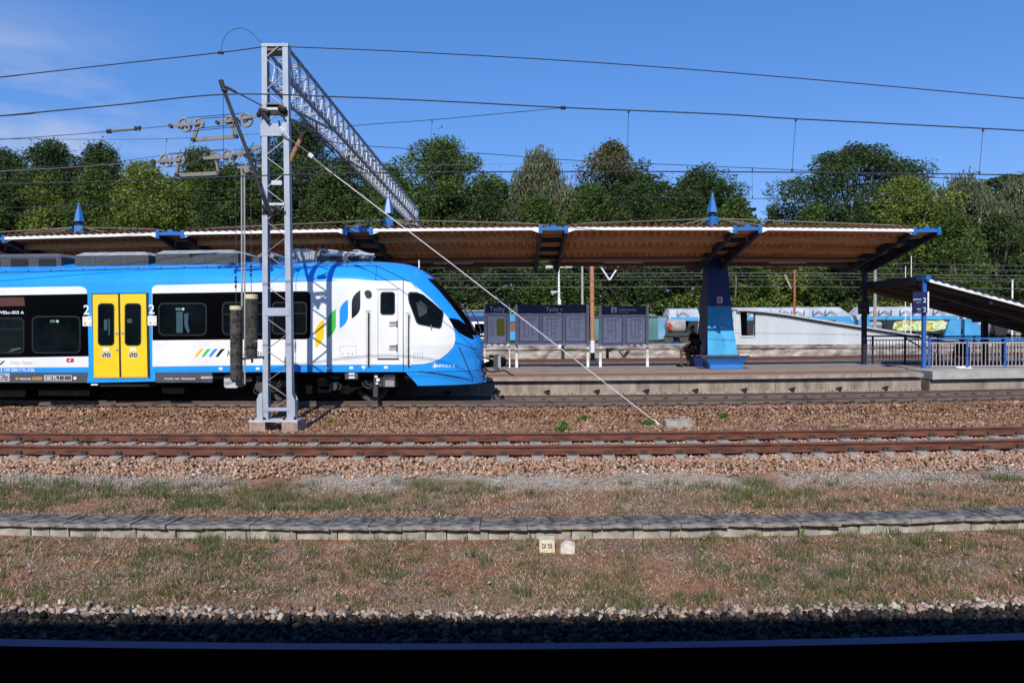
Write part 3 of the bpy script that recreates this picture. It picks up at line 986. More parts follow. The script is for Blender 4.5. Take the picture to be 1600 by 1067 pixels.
# white areas
WT = [(237.5, 452), (239.5, 448), (244, 445.8), (300, 444.6), (380, 442.8), (480, 440.5), (560, 439.3), (586, 439), (627.5, 438.5), (640.6, 441), (657.5, 453.8), (672.5, 467), (687.5, 482), (698.8, 495), (706, 506), (710.6, 520), (711.3, 532), (707.5, 543), (698.8, 552), (687.5, 560.6), (676, 565.6), (662, 568.6), (640, 569.6), (560, 569.8), (480, 570.2), (380, 571), (238.5, 572.8)]
patch('side_panel', WT, .008, white, train, grid=.085)
WL = [(-250, 456), (0, 449.5), (125, 447.6), (131, 449), (135, 452.5), (136.2, 457), (138.6, 573.6), (0, 574.5), (-250, 576)]
patch('side_panel', WL, .006, white, train)
# black window bands
B2 = rrect(238, 457, 486, 530, 0); B2 = [(238.2, 458.6), (360, 456.6), (478, 455), (483, 456.5), (485.5, 461), (485.5, 524), (483, 528.5), (478, 530), (360, 530.6), (238.6, 531.8)]
patch('window_band', B2, .010, black, train)
BL = [(-250, 467), (0, 461.5), (136.6, 459.2), (138.4, 556.6), (0, 558.8), (-250, 562)]
patch('window_band', BL, .010, black, train)
def window(x0, y0, x1, y1, r, hop=None, green=None):
    f = patch('window', rrect(x0, y0, x1, y1, r), .013, rubber2, train)
    patch('pane', rrect(x0 + 2.2, y0 + 2.2, x1 - 2.2, y1 - 2.2, r - 1.5), .016, glass, f)
    if hop: patches('opening_bar', [[(x0 + 2.5, hop), (x1 - 2.5, hop), (x1 - 2.5, hop + 1.6), (x0 + 2.5, hop + 1.6)]], .019, rubber2, f)
    if green:
        patches('window_sticker', [rrect(green[0], green[1], green[0] + 8, green[1] + 4, 0)], .019, mat('green_sticker', (.06, .16, .12)), f)
        gx_, gy_ = green[0] + 11.5, green[1] + 2
        patches('window_sticker', [[(gx_ + 2.3 * math.cos(a), gy_ + 2.3 * math.sin(a)) for a in np.linspace(0, 6.28, 10)[:-1]]], .019, mat('pale_sticker', (.45, .5, .47)), f)
window(50, 493.5, 126.5, 552, 8, green=(79, 500))
window(-8, 496, 38.5, 552.5, 8, hop=513.5)
window(-100, 497, -30, 554, 8)
window(247.5, 473, 323.5, 524.5, 8, green=(275, 481))
window(347, 471.5, 420, 523.5, 8, hop=490)
window(425, 471.5, 480, 522.5, 7, hop=489)
patches('destination_display', [[(-10, 465), (38, 464.6), (39.5, 478), (-10, 479)]], .013, mat('brown_display_glass', (.09, .035, .022), rough=.3), train)
# green seats and a blue seat seen through the glass
seatm = mat('turquoise_seat_cloth', (.02, .07, .075)); 
patches('seat', [rrect(276, 487, 286, 520, 2)], .018, seatm, train)
patches('seat', [[(288, 491), (295, 489), (294, 505), (297, 518), (294, 521), (289, 510)]], .018, mat('blue_seat_cloth', (.02, .06, .11)), train)
patches('seat', [[(13, 551), (20, 545), (33, 543), (33, 545.5), (22, 548)]], .018, mat('green_seat_cloth', (.05, .10, .06)), train)
# door surround, doors
patches('door_surround', [[(130.5, 446.5), (240.5, 444), (243, 595.8), (136, 598), (139, 575), (138.4, 480), (137, 456), (134, 450)]], .004, blue2, train)
patches('door_frame', [[(143.2, 458.6), (232.4, 457.5), (235.2, 591), (146.8, 592.4)]], .008, rubber, train)
def leaf_door(xa0, xa1, xb0, xb1, y0, y1, wx):
    d_ = patch('door', [(xa0, y0), (xa1, y0 - .4), (xb1, y1 - .4), (xb0, y1)], .014, yellow, train)
    w_ = patch('door_window', rrect(wx, 474 - .2, wx + 26, 540.3, 6), .018, rubber, d_)
    patch('pane', rrect(wx + 1.6, 475.6, wx + 24.4, 538.7, 5), .021, glass, w_)
    patches('interior_glimpse', [rrect(wx + 10, 499, wx + 15, 516, 1), rrect(wx + 17, 498, wx + 19, 524, 0)] if wx < 170 else [rrect(wx + 4, 498, wx + 12, 505, 2)], .0225, seatm, w_)
    cx = (wx + 13)
    patches('door_sticker', [rrect(cx - 5, 543.5, cx + 5, 548, 0)], .017, wtxt, d_)
    patches('door_sticker', [rrect(cx - 6.5, 550.5, cx + 8, 558.5, 0)], .017, wtxt, d_)
    patches('door_sticker', [rrect(cx - 5.7, 551.2, cx + .4, 557.8, 0), rrect(cx + 1.2, 551.2, cx + 7.2, 557.8, 0)], .019, ktxt, d_)
    patches('door_sticker', [[(cx - 5, 552), (cx - 3.8, 552), (cx - .5, 557), (cx - 1.8, 557.2)], [(cx + 6.5, 552), (cx + 2.4, 554.7), (cx + 6.5, 557), (cx + 4.4, 554.7)]], .0205, wtxt, d_)
    return d_
d1 = leaf_door(145, 184.8, 147.2, 187.0, 460.2, 589.6, 153.3)
d2 = leaf_door(188, 228.4, 190.2, 230.9, 459.6, 589.0, 195.2)
for (d_, cx, cy) in ((d1, 183.2, 521), (d1, 183.6, 547), (d2, 192, 520.5)):
    patches('door_button', [[(cx + 2.3 * math.cos(a), cy + 2.3 * math.sin(a)) for a in np.linspace(0, 6.28, 10)[:-1]]], .024, steel, d_)
patches('door_sill', [[(147, 589.8), (232.8, 588.8), (233, 591), (147, 592)]], .022, steel, train)
for px in (131, 232.5):
    train_text('2', px, 491.2 if px < 200 else 490.2, 14.5, .012, wtxt, train, wpx=9, bold=True, name='class_number')
    patches('notice_sticker', [rrect(px - 1.5, 494.5 if px < 200 else 493.5, px + 12.5, 509.5 if px < 200 else 508.5, 1)], .012, wtxt, train)
    q = 494.5 if px < 200 else 493.5
    patches('notice_print', [[(px + 7, q + 3.5), (px + 11.5, q + 2), (px + 11.5, q + 4), (px + 8, q + 5)], [(px + 7, q + 12), (px + 11.5, q + 9), (px + 11, q + 13)], [(px + 1, q + 2), (px + 3.5, q + 2), (px + 2, q + 5)]], .0135, gtxt, train)
    patches('notice_print', [[(px + 2.8 + 2.2 * math.cos(a), q + 11 + 2.2 * math.sin(a)) for a in np.linspace(0, 6.28, 9)[:-1]]], .0135, mat('orange_print', (.7, .35, .1)), train)
# cab door, handrails, cab window
dc = patch('cab_door', rrect(590.3, 453, 622.2, 561.5, 1), .009, mat('cab_door_edge', (.22, .22, .23)), train)
patch('door_leaf', rrect(591.2, 454, 621.3, 559.5, 1), .013, white, dc)
w_ = patch('door_window', rrect(594, 456, 617.6, 492.5, 5), .016, rubber, dc)
patch('pane', rrect(595.4, 457.4, 616.2, 491.1, 4), .0185, glass, w_)
for yy in (501, 538):
    h_ = patch('handle_recess', rrect(607.3, yy, 622, yy + 10.5, 1), .016, mat('pale_grey_recess', (.62, .62, .62)), dc)
    patches('door_handle', [rrect(609, yy + 2.5, 620, yy + 4.5, 0), rrect(619.5, yy, 621.5, yy + 11, 0), rrect(609, yy + 7, 620, yy + 8.3, 0)], .022, ktxt, h_)
patches('door_step_plate', [rrect(590, 559.8, 623.5, 562, 0)], .018, ktxt, dc)
patches('rain_strip', [rrect(586.5, 451, 625, 452.4, 0)], .02, gtxt, train)
for (x_, y0_, y1_) in ((571.5, 484.5, 570.5), (633.5, 488, 570.8)):
    hr = patch('handrail_recess', rrect(x_, y0_ + 3, x_ + 8, y1_, 1), .010, mat('pale_grey_recess', (.62, .62, .62)), train)
    patches('handrail_recess', [rrect(x_, y0_, x_ + 8.5, y0_ + 3.6, 0)], .014, gtxt, train)
    p0 = surf(x_ + 5, y0_ + 5); p1 = surf(x_ + 5, y1_ + 1)
    MB().tube([lift(p0.x, p0.z, .02), lift(p0.x, p0.z, .06), lift(p1.x, p1.z, .06), lift(p1.x, p1.z, .02)], .018, 8).build('grab_handle', ktxt, hr)
    MB().tube([lift(p0.x - .045, p0.z, .03), lift(p1.x - .045, p1.z, .03)], .014, 8).build('grab_handle', white, hr)
CW = [(637.4, 459), (640, 456.3), (651, 456.8), (661, 460.5), (676, 472.5), (686, 481.5), (692, 487), (693.2, 491), (689.8, 511), (687, 514), (678, 512.6), (654, 507.6), (650, 504), (645, 490), (638.8, 474), (637.2, 466)]
cwf = patch('cab_window', CW, .014, rubber, train, grid=.09)
cx_, cy_ = 664, 484
patch('pane', [((x_ - cx_) * .93 + cx_, (y_ - cy_) * .93 + cy_) for x_, y_ in CW], .019, glass, cwf, grid=.09)
patches('inner_screen', [[(650, 474), (657, 470.5), (668, 480), (666, 490), (655, 496)]], .0225, rubber, cwf)
pp = surf(673.5, 511)
MB().tube([lift(pp.x, pp.z + .04, .02), lift(pp.x + .01, pp.z - .02, .07), lift(pp.x, pp.z - .07, .05)], .014, 6).build('window_catch', steel, cwf)
p_ = surf(575.5, 459)
o = MB().disc(lift(p_.x, p_.z, .05), TN, .085, .1, 16).build('side_camera', ktxt, train, True)
patches('camera_mount', [[(575.5 + 5.4 * math.cos(a), 458.3 + 4 * math.sin(a)) for a in np.linspace(0, 6.28, 14)[:-1]]], .03, ktxt, train)
# seams
patches('panel_seam', [[(629.2, 438.8), (630.4, 438.8), (631, 579), (629.7, 579)]], .015, ktxt, train)
patches('panel_seam', [[(587.8, 415.5), (588.9, 415.5), (587.4, 438.6), (586.3, 438.6)], [(586, 437.8), (628, 437.8), (628, 438.9), (586, 438.9)],
                       [(588.5, 415.5), (612, 426), (640, 440), (652, 451), (651.4, 451.6), (639.5, 441), (611.5, 427), (588.2, 416.6)],
                       [(-200, 432), (0, 425.6), (200, 420.4), (400, 416.8), (588, 415.6), (588, 416.4), (400, 417.8), (200, 421.5), (0, 426.8), (-200, 433)]], .008, seam, train)
patches('roof_bolt', [[(x_ + 1.1 * math.cos(a), np.interp(x_, [0, 200, 400, 590], [424.4, 419.2, 415.4, 413.4]) + 1.0 * math.sin(a)) for a in np.linspace(0, 6.28, 7)[:-1]] for x_ in (9, 44, 79, 95, 130, 165, 200, 216, 252, 288, 324, 341, 376, 412, 440, 475, 510, 543)], .007, ktxt, train)
patches('panel_outline', [rrect(531, 540.5, 557, 541.2, 0), rrect(531, 557, 557, 557.7, 0), rrect(531, 540.5, 531.7, 557.7, 0), rrect(556.4, 540.5, 557.1, 557.7, 0),
                          rrect(645.5, 551.5, 660.5, 552.2, 0), rrect(645.5, 563.5, 660.5, 564.2, 0), rrect(645.5, 551.5, 646.2, 564.2, 0), rrect(659.8, 551.5, 660.5, 564.2, 0),
                          rrect(648, 554, 653, 554.6, 0), rrect(648, 560.6, 653, 561.2, 0), rrect(648, 554, 648.6, 561, 0), rrect(652.6, 554, 653.2, 561, 0), rrect(655.6, 554, 656.2, 561.5, 0)], .009, gtxt, train)
patches('bolt', [rrect(536 - .8, 552, 536 + .8, 553.6, 0), rrect(544, 552, 545.4, 553.4, 0), rrect(550, 552, 551.6, 553.6, 0)], .0095, ktxt, train)
# operator's four coloured leaves beside the cab door
def leaf(tr, br, bl, lu, m):
    pts = [tr, br]
    for k in range(1, 6):
        t_ = k / 6; c_ = (br[0], br[1] + (bl[1] - br[1]) * .62)
        pts.append(((1 - t_) ** 2 * br[0] + 2 * t_ * (1 - t_) * c_[0] + t_ * t_ * bl[0], (1 - t_) ** 2 * br[1] + 2 * t_ * (1 - t_) * c_[1] + t_ * t_ * bl[1]))
    pts += [bl, lu]
    for k in range(1, 6):
        t_ = k / 6; c_ = (lu[0], lu[1] + (tr[1] - lu[1]) * .62)
        pts.append(((1 - t_) ** 2 * lu[0] + 2 * t_ * (1 - t_) * c_[0] + t_ * t_ * tr[0], (1 - t_) ** 2 * lu[1] + 2 * t_ * (1 - t_) * c_[1] + t_ * t_ * tr[1]))
    return patch('livery_leaf', pts, .010, m, train)
lg = paint('leaf_green', (.07, .50, .09)); ly = paint('leaf_yellow', (.86, .56, .02)); lb = paint('leaf_blue', (.015, .28, .84)); lk = paint('leaf_black', (.008, .008, .009))
leaf((506.2, 499), (506.2, 522), (492.8, 543.5), (492.8, 520), ly)
leaf((525, 483), (525, 507), (511.8, 528), (511.8, 503), lg)
leaf((544, 468), (544, 493), (530.8, 513), (530.8, 488), lb)
leaf((563.2, 453.3), (563.2, 478), (549.6, 498), (549.6, 474), lk)
# slanted bars with the operator's name
def bars(x0, y0, x1, y1, pitch, wd, mats_):
    for i, m_ in enumerate(mats_):
        xb = x0 + i * pitch
        sl = x1 - x0
        pts = [(xb, y1), (xb + wd * .55, y1), (xb + wd * .8, y1 - (y1 - y0) * .2), (xb + sl + wd, y0), (xb + sl + wd * .4, y0), (xb + sl, y0 + (y1 - y0) * .2)]
        patch('livery_bar', pts, .010, m_, train)
bars(304, 545, 311, 557.5, 10.9, 8, [ly, lg, lb, lk])
train_text('Koleje Śląskie', 355, 556.5, 9.5, .010, ktxt, train, wpx=68, slant=.18)
bars(-20, 563.8, -15, 570.2, 6.2, 5, [ly, lg, lb, lk])
train_text('Koleje Śląskie', 17, 568.6, 4.5, .010, gtxt, train, wpx=34)
patches('safety_plate', [rrect(104.3, 559.8, 115.6, 566, 0)], .010, mat('red_plate', (.5, .015, .02)), train)
patches('safety_plate', [[(107, 564), (110, 561), (112, 561.5), (109, 564.5)]], .0125, wtxt, train)
train_text('31WEbc-003 A', -10, 490.5, 4.6, .013, wtxt, train, wpx=48, bold=True)
train_text('2 150 586-7 PL-KSŁ', 1, 580, 4.4, .010, wtxt, train, wpx=54, bold=True)
train_text('IMPULS 2', 680, 573.6, 4.0, .008, wtxt, train, wpx=30, bold=True, slant=.2)
patches('livery_star', [[(673.5, 570), (678, 571.5), (679, 565.8), (681, 571), (684.5, 571), (681, 573), (680, 576), (678, 573), (676, 574.5), (677, 572)]], .008, wtxt, train)
for (x_, y_) in ((345, 576), (403, 576), (549, 574.5), (603, 573.8), (513, 575)):
    patches('small_marking', [rrect(x_ - 3, y_ - 2, x_ + 3, y_ + 2, 0)], .010, wtxt, train)
for (x_, y_) in ((515, 574), (568, 573.8)):
    patches('lifting_mark', [[(x_ - 3, y_ - 2), (x_ + 3, y_ - 2.5), (x_ + 3, y_ + 1), (x_, y_ + 4), (x_ - 1, y_ + 1), (x_ - 3, y_ + 1)]], .010, wtxt, train)

# grey side skirt with markings
def skirt(x0, x1, y0a, y0b, y1a, y1b, nm='side_skirt'):
    a = surf(x0, y0a); b = surf(x1, y0b)
    zl = CAM_Z - (y1a - 507) / (F / 21.0)
    mb = MB()
    u0, u1 = a.x, b.x
    V = []
    for (u, w, z) in ((u0, 1.41, .71), (u1, 1.41, .71), (u1, 1.33, .71), (u0, 1.33, .71), (u0, 1.412, .984), (u1, 1.412, .984), (u1, 1.33, .984), (u0, 1.33, .984)): V.append(TW(u, w, z))
    mb.hexa(V)
    return mb.build(nm, grey_sk, train)
skirt(-300, 139, 582, 582, 597, 597)
skirt(243, 331, 581, 581, 596, 596)
def flat_uz(x, y, w=1.418):
    d = CM @ Vector(((x - 800) / F, -(y - 533.5) / F, -1))
    rel = Vector((0, 0, CAM_Z)) - TO
    k = (w - rel.dot(TN)) / d.dot(TN)
    return rel + d * k + TO
def flat_poly(name, polys, w, m, parent=train, th=.006):
    mb = MB()
    for p in polys: mb.extr([flat_uz(x_, y_, w) for x_, y_ in p], -TN * th)
    return mb.build_each(name, m, parent)[0] if ('print' not in name and 'speed' not in name) else mb.build(name, m, parent)
def flat_text(body, px, py, h, wpx, w, m, bold=False):
    V, Fc, x0, x1 = text_geo(body, 1.0, bold)
    k = h / .7; kx = wpx / (x1 - x0)
    o = bpy.data.objects.new('lettering', raw_mesh('lettering', [flat_uz(px + (v[0] - x0) * kx, py - v[1] * k, w) for v in V], Fc, [m]))
    return link_to(o, train)
flat_poly('data_panel', [rrect(-5, 583, 15, 596, 0)], 1.418, gtxt)
flat_poly('data_panel_print', [rrect(0, 585, 8, 586.5, 0), rrect(3, 588, 12, 590.5, 0), rrect(1, 592, 4, 594, 0), rrect(6, 592, 12, 594, 0)], 1.421, grey_sk)
flat_text('NEWAG', 31, 593.2, 2.8, 17, 1.418, wtxt, True)
flat_poly('maker_mark', [[(23, 591.5), (26.5, 588.5), (30, 591.5), (26.5, 594.5)], rrect(50, 588.8, 66, 593.8, 1)], 1.418, mat('ochre_marking', (.35, .25, .07)))
flat_poly('speed_box', [rrect(69, 586.3, 112, 587, 0), rrect(69, 594, 112, 594.7, 0), rrect(69, 587, 69.8, 594, 0), rrect(111.3, 587, 112, 594, 0), rrect(92.5, 587, 93, 594, 0), rrect(100, 587, 100.6, 594, 0)], 1.419, wtxt)
flat_text('160 PL', 71, 593, 5.4, 19, 1.418, wtxt, True)
flat_poly('round_mark', [[(117 + 2.6 * math.cos(a), 590.8 + 2.6 * math.sin(a)) for a in np.linspace(0, 6.28, 12)[:-1]]], 1.418, wtxt)
flat_text('Ogrzew. naw.  Klimatyzacja', 257, 592.6, 2.6, 48, 1.418, wtxt, True)
flat_poly('marking_plate', [rrect(314, 588, 332, 592, 0)], 1.418, gtxt)

# under the floor
def ub(name, x0, x1, y0, y1, w, dep, m, bev=0, parent=train):
    a = flat_uz(x0, y0, w); b = flat_uz(x1, y1, w)
    u0 = (a - TO).dot(TE); u1 = (b - TO).dot(TE)
    mb = MB().hexa([TW(u0, w, b.z), TW(u1, w, b.z), TW(u1, w - dep, b.z), TW(u0, w - dep, b.z), TW(u0, w, a.z), TW(u1, w, a.z), TW(u1, w - dep, a.z), TW(u0, w - dep, a.z)])
    return mb.build(name, m, parent)
mb = MB()
mb.hexa([TW(2.0, 1.15, .86), TW(UEND, 1.15, .86), TW(UEND, -1.15, .86), TW(2.0, -1.15, .86), TW(2.0, 1.3, .98), TW(UEND, 1.3, .98), TW(UEND, -1.3, .98), TW(2.0, -1.3, .98)])
mb.build('underframe', under, train)
step = ub('door_step', 156, 232, 600.5, 604, 1.40, .35, rubber2)
ub('step_light', 142, 152.5, 599.8, 602, 1.40, .1, wtxt)
ub('equipment_box', 253, 288, 604, 615, 1.2, 1.6, under)
ub('equipment_box', 60, 140, 603, 618, 1.1, 2.0, under)
ub('equipment_box', -120, 40, 600, 620, 1.1, 2.0, under)
ub('equipment_box', 160, 245, 606, 620, .9, 1.6, under)
for ucen, nm in ((surf(500, 570).x, 'front'), (surf(-330, 570).x, 'rear')):
    bg_ = thing('bogie', None, None, TW(ucen, 0, .15)); del_ = [bg_.pop(k) for k in list(bg_.keys()) if k in ('label', 'category')]
    bg_.parent = train; bg_.matrix_parent_inverse = world_of(train).inverted()
    for du in (-1.25, 1.25):
        for s_ in (1, -1):
            w_ = MB().disc(TW(ucen + du, s_ * .75, .15 + .425), TN, .44, .03, 32).disc(TW(ucen + du, s_ * .68, .15 + .425), TN, .41, .10, 32).build('wheel', under2, bg_)
            MB().disc(TW(ucen + du, s_ * .79, .575), TN, .30, .04, 24, hole=.22).disc(TW(ucen + du, s_ * 1.02, .575), TN, .12, .2, 16).build('axle_box', under, bg_)
    for s_ in (1, -1):
        mb = MB()
        w0 = s_ * 1.02
        mb.extr([TW(ucen + a, w0 + .07, z) for a, z in ((-1.75, .62), (-1.7, .82), (-.9, .80), (-.6, .60), (.6, .60), (.9, .80), (1.7, .82), (1.75, .62), (1.0, .55), (.65, .38), (-.65, .38), (-1.0, .55))], TN * -.14)
        mb.build('bogie_frame', under, bg_)
        mb = MB()
        for k in range(7): mb.disc(TW(ucen, s_ * 1.05, .62 + k * .045), (0, 0, 1), .2 - .02 * (k % 2), .035, 18)
        mb.build('air_spring', under, bg_)
ub('marking_plate', 539, 559, 580, 592.5, 1.38, .08, grey_sk)
flat_poly('marking_print', [rrect(545, 582, 554, 585.5, 0), rrect(545, 588, 554, 591, 0)], 1.385, wtxt)
sb = ub('sand_box', 598, 617.5, 586.5, 604.5, 1.25, .4, under2)
flat_poly('sand_box_lid', [rrect(600, 585.4, 617, 587, 0), rrect(602, 594, 616, 604, 0)], 1.27, steel)
flat_poly('cable_cover', [rrect(585, 585, 590, 590, 1), rrect(588, 591, 593, 596, 1), rrect(587, 597.8, 591, 600.5, 0)], 1.28, wtxt)
flat_poly('cable_cover', [rrect(584, 584, 597, 604, 2), rrect(583, 603, 590, 620, 1)], 1.2, under2, th=.2)
mb = MB()
for (pts) in ([(566, 598), (570, 604), (577, 606), (583, 603)], [(571, 594), (575, 601), (582, 600)], [(519, 596), (522, 606), (530, 608), (533, 600)], [(404, 592), (400, 600), (397, 612), (405, 616), (410, 606)], [(412, 596), (420, 608), (432, 604), (438, 594)], [(415, 604), (428, 612), (440, 600)]):
    mb.tube(lerp_pts([flat_uz(x_, y_, 1.24) for x_, y_ in pts], 5), .015, 5)
mb.build('hose', under2, train)
o = MB().disc(flat_uz(523, 603, 1.2), TN, .11, .3, 16).disc(flat_uz(410, 604, 1.2), TN, .14, .3, 16).build_each('damper', under2, train)
flat_poly('air_tank', [rrect(350, 586, 372, 606, 4)], 1.2, mat('pale_air_tank', (.5, .5, .52)), th=.5)
flat_poly('cable_tray', [rrect(374, 588, 393, 596, 0), rrect(504, 580, 530, 590, 0)], 1.15, under2, th=.3)
# coupler and front details
cp = thing('coupler', None, None, TW(-.2, 0, 1.1)); [cp.pop(k) for k in list(cp.keys()) if k in ('label', 'category')]
cp.parent = train; cp.matrix_parent_inverse = world_of(train).inverted()
def cu_(u0, u1, w0, w1, z0, z1, nm, m, parent=cp):
    return MB().hexa([TW(u0, w0, z0), TW(u1, w0, z0), TW(u1, w1, z0), TW(u0, w1, z0), TW(u0, w0, z1), TW(u1, w0, z1), TW(u1, w1, z1), TW(u0, w1, z1)]).build(nm, m, parent)
cu_(.25, -.36, .16, -.16, 1.03, 1.22, 'coupler_shank', under)
cu_(-.30, -.42, .25, -.25, .95, 1.37, 'coupler_head', under2)
cu_(-.42, -.50, .22, -.22, 1.02, 1.35, 'coupler_head', steel)
MB().tube([TW(-.50, .05, 1.18), TW(-.60, .05, 1.17), TW(-.64, .05, 1.16)], [.14, .13, .05], 12).build('coupler_cone', under, cp)
cu_(-.04, -.18, .30, .26, 1.17, 1.27, 'coupler_plate', wtxt)
cu_(-.18, -.30, .3, .2, 1.3, 1.38, 'coupler_box', under)
mb = MB()
for pts in ([(.02, .25, 1.1), (-.1, .28, .95), (-.06, .3, .85), (.0, .3, .75)], [(.0, .2, 1.05), (-.2, .3, .92), (-.45, .3, .93), (-.6, .3, .95), (-.85, .25, .80)], [(.02, .3, 1.32), (-.15, .3, 1.28), (-.3, .3, 1.22)], [(-.02, .33, .9), (.02, .33, 1.1), (-.2, .33, 1.2)]):
    mb.tube(lerp_pts([TW(*p) for p in pts], 5), .02, 6)
mb.build('coupler_hose', under, cp)
# headlight and wiper
HL = [(700.5, 497.5), (707, 497.5), (717, 500), (727, 507), (735, 518), (741, 530), (736, 529.5), (726, 525), (716, 519), (708, 510)]
patch('headlight', HL, .012, black, train, grid=.1)
mb = MB()
mb.tube([TW(.18, .62, 2.05), TW(.45, .5, 2.62), TW(.62, .42, 2.85)], .022, 5)
mb.tube([TW(.10, .66, 2.0), TW(.0, .55, 2.02), TW(.12, .35, 2.3), TW(.35, .25, 2.66)], .018, 5)
mb.build('wiper', ktxt, train)
cu_(.05, -.05, .35, .2, 1.93, 1.98, 'wiper_base', wtxt, train)

# roof equipment
def roof_unit(x0, x1, y0, y1, w0, w1, mside, mlid, cham=.28, vents=0, name='roof_unit'):
    wf = w0
    a = flat_uz(x0, y1, wf); b = flat_uz(x1, y1, wf)
    u0 = (a - TO).dot(TE); u1 = (b - TO).dot(TE)
    zt = flat_uz((x0 + x1) / 2, y0, wf - .25).z; zb = 3.88
    zl = zt - .12
    mb = MB()
    mb.hexa([TW(u0, w0, zb), TW(u1, w0, zb), TW(u1, w1, zb), TW(u0, w1, zb), TW(u0, w0, zl), TW(u1, w0, zl), TW(u1, w1, zl), TW(u0, w1, zl)], 0)
    mb.hexa([TW(u0 + .01, w0 + .01, zl), TW(u1 - .01, w0 + .01, zl), TW(u1 - .01, w1, zl), TW(u0 + .01, w1, zl), TW(u0 - cham * .3, w0 - .28, zt), TW(u1 + cham, w0 - .28, zt), TW(u1 + cham, w1 + .28, zt), TW(u0 - cham * .3, w1 + .28, zt)], 1)
    o = mb.build(name, [mside, mlid], train)
    k = max(2, int(abs(u1 - u0) / .7))
    mb = MB()
    for i in range(k):
        uc = u0 + (u1 - u0) * (i + .5) / k
        mb.hexa([TW(uc + .25, w0 + .012, zb + .05), TW(uc - .25, w0 + .012, zb + .05), TW(uc - .25, w0, zb + .05), TW(uc + .25, w0, zb + .05), TW(uc + .25, w0 + .012, zl - .05), TW(uc - .25, w0 + .012, zl - .05), TW(uc - .25, w0, zl - .05), TW(uc + .25, w0, zl - .05)])
    mb.build_each('service_hatch', rubber2 if vents else roofm, o)
    return o
roof_unit(-120, 96, 397.5, 414, .80, -.8, roofm, mat('dark_roof_lid', (.10, .105, .11), rough=.55, var=.2), vents=1)
roof_unit(117, 232, 394, 411, .80, -.8, roofm, lidm)
roof_unit(243, 372, 391, 409, .80, -.8, roofm, lidm)
o = roof_unit(450, 492, 389, 406, .62, -.7, mat('ribbed_grey_cooler', (.34, .34, .34), rough=.5), lidm, name='cooler_unit')
mb = MB()
a = (flat_uz(450, 400, .62) - TO).dot(TE); b = (flat_uz(492, 400, .62) - TO).dot(TE)
for i in range(17):
    u = a + (b - a) * (i + .5) / 17
    mb.hexa([TW(u + .012, .66, 3.96), TW(u - .012, .66, 3.96), TW(u - .012, .62, 3.96), TW(u + .012, .62, 3.96), TW(u + .012, .66, 4.2), TW(u - .012, .66, 4.2), TW(u - .012, .62, 4.2), TW(u + .012, .62, 4.2)])
mb.build_each('cooling_fin', mat('pale_fin', (.5, .5, .5)), o)
roof_unit(402, 428, 393, 406, .7, -.4, lidm, lidm, name='roof_tank')
roof_unit(506, 538, 392, 406, .6, -.5, lidm, white, name='roof_box')
roof_unit(545, 572, 390, 398, .3, -.5, lidm, lidm, name='roof_box')
# folded current collector
pc = MB()
def rp_(x_, y_, w): return flat_uz(x_, y_, w)
for w in (.5, -.5):
    pc.tube([rp_(494, 402, w), rp_(502, 390, w), rp_(540, 395, w), rp_(585, 398, w)], .03, 6)
    pc.tube([rp_(540, 401, w), rp_(575, 396, w)], .02, 6)
for x_ in (498, 545, 580): pc.tube([rp_(x_, 398, .55), rp_(x_, 398, -.6)], .03, 6)
pc.tube(lerp_pts([rp_(566, 404, .55), rp_(572, 398, .5), rp_(586, 402, .1)], 4), .02, 5)
pc.build('current_collector', steel, train)
mb = MB()
for (x_, y_) in ((497, 402), (500, 396), (551, 401), (556, 401)):
    for k in range(4): mb.disc(rp_(x_, y_, .45) + Vector((0, 0, k * .045)), (0, 0, 1), .06 if k % 2 else .04, .03, 12)
mb.build_each('roof_insulator', mat('brown_ceramic', (.12, .05, .03), rough=.2), train)
pa = surf(658, 416)
MB().tube([TW(pa.x, .3, 3.8), TW(pa.x, .3, 4.02)], .02, 6).build('antenna', wtxt, train)

# ------------------------------------------------------------------ lattice portal over the tracks
galv = mat('grey_blue_mast_paint', (.37, .41, .475), rough=.55, var=.10, scale=3, metal=.0, bump=.05)
galv2 = mat('pale_lattice_steel', (.50, .53, .57), rough=.5, var=.12, scale=3)
rustb = mat('brown_lattice_bar', (.32, .24, .20), rough=.7, var=.25, scale=3)
dsteel = mat('dark_fitting_steel', (.022, .021, .020), rough=.7, var=.3)
rust_o = mat('brown_insulator_tube', (.33, .17, .08), rough=.5, var=.2)
found = mat('foundation_concrete', (.36, .26, .21), rough=.95, var=.3, scale=6, bump=.4)
MD = 17.6; MDP = .20
portal = thing('catenary_portal', 'pale blue grey lattice mast with a lattice beam reaching back over the station', 'catenary mast', (P(430, 655, MD).x, MD, -.25))
xlt, xrt = P(408.5, 70, MD).x, P(449.5, 70, MD).x
xlb, xrb = P(410.5, 650, MD).x, P(456.5, 650, MD).x
zt = P(430, 68, MD).z; zb = P(430, 655, MD).z
LW = .12; LG = .125
def legx(side_, z):
    t_ = (z - zb) / (zt - zb)
    return (xlb + (xlt - xlb) * t_) if side_ < 0 else (xrb + (xrt - xrb) * t_)
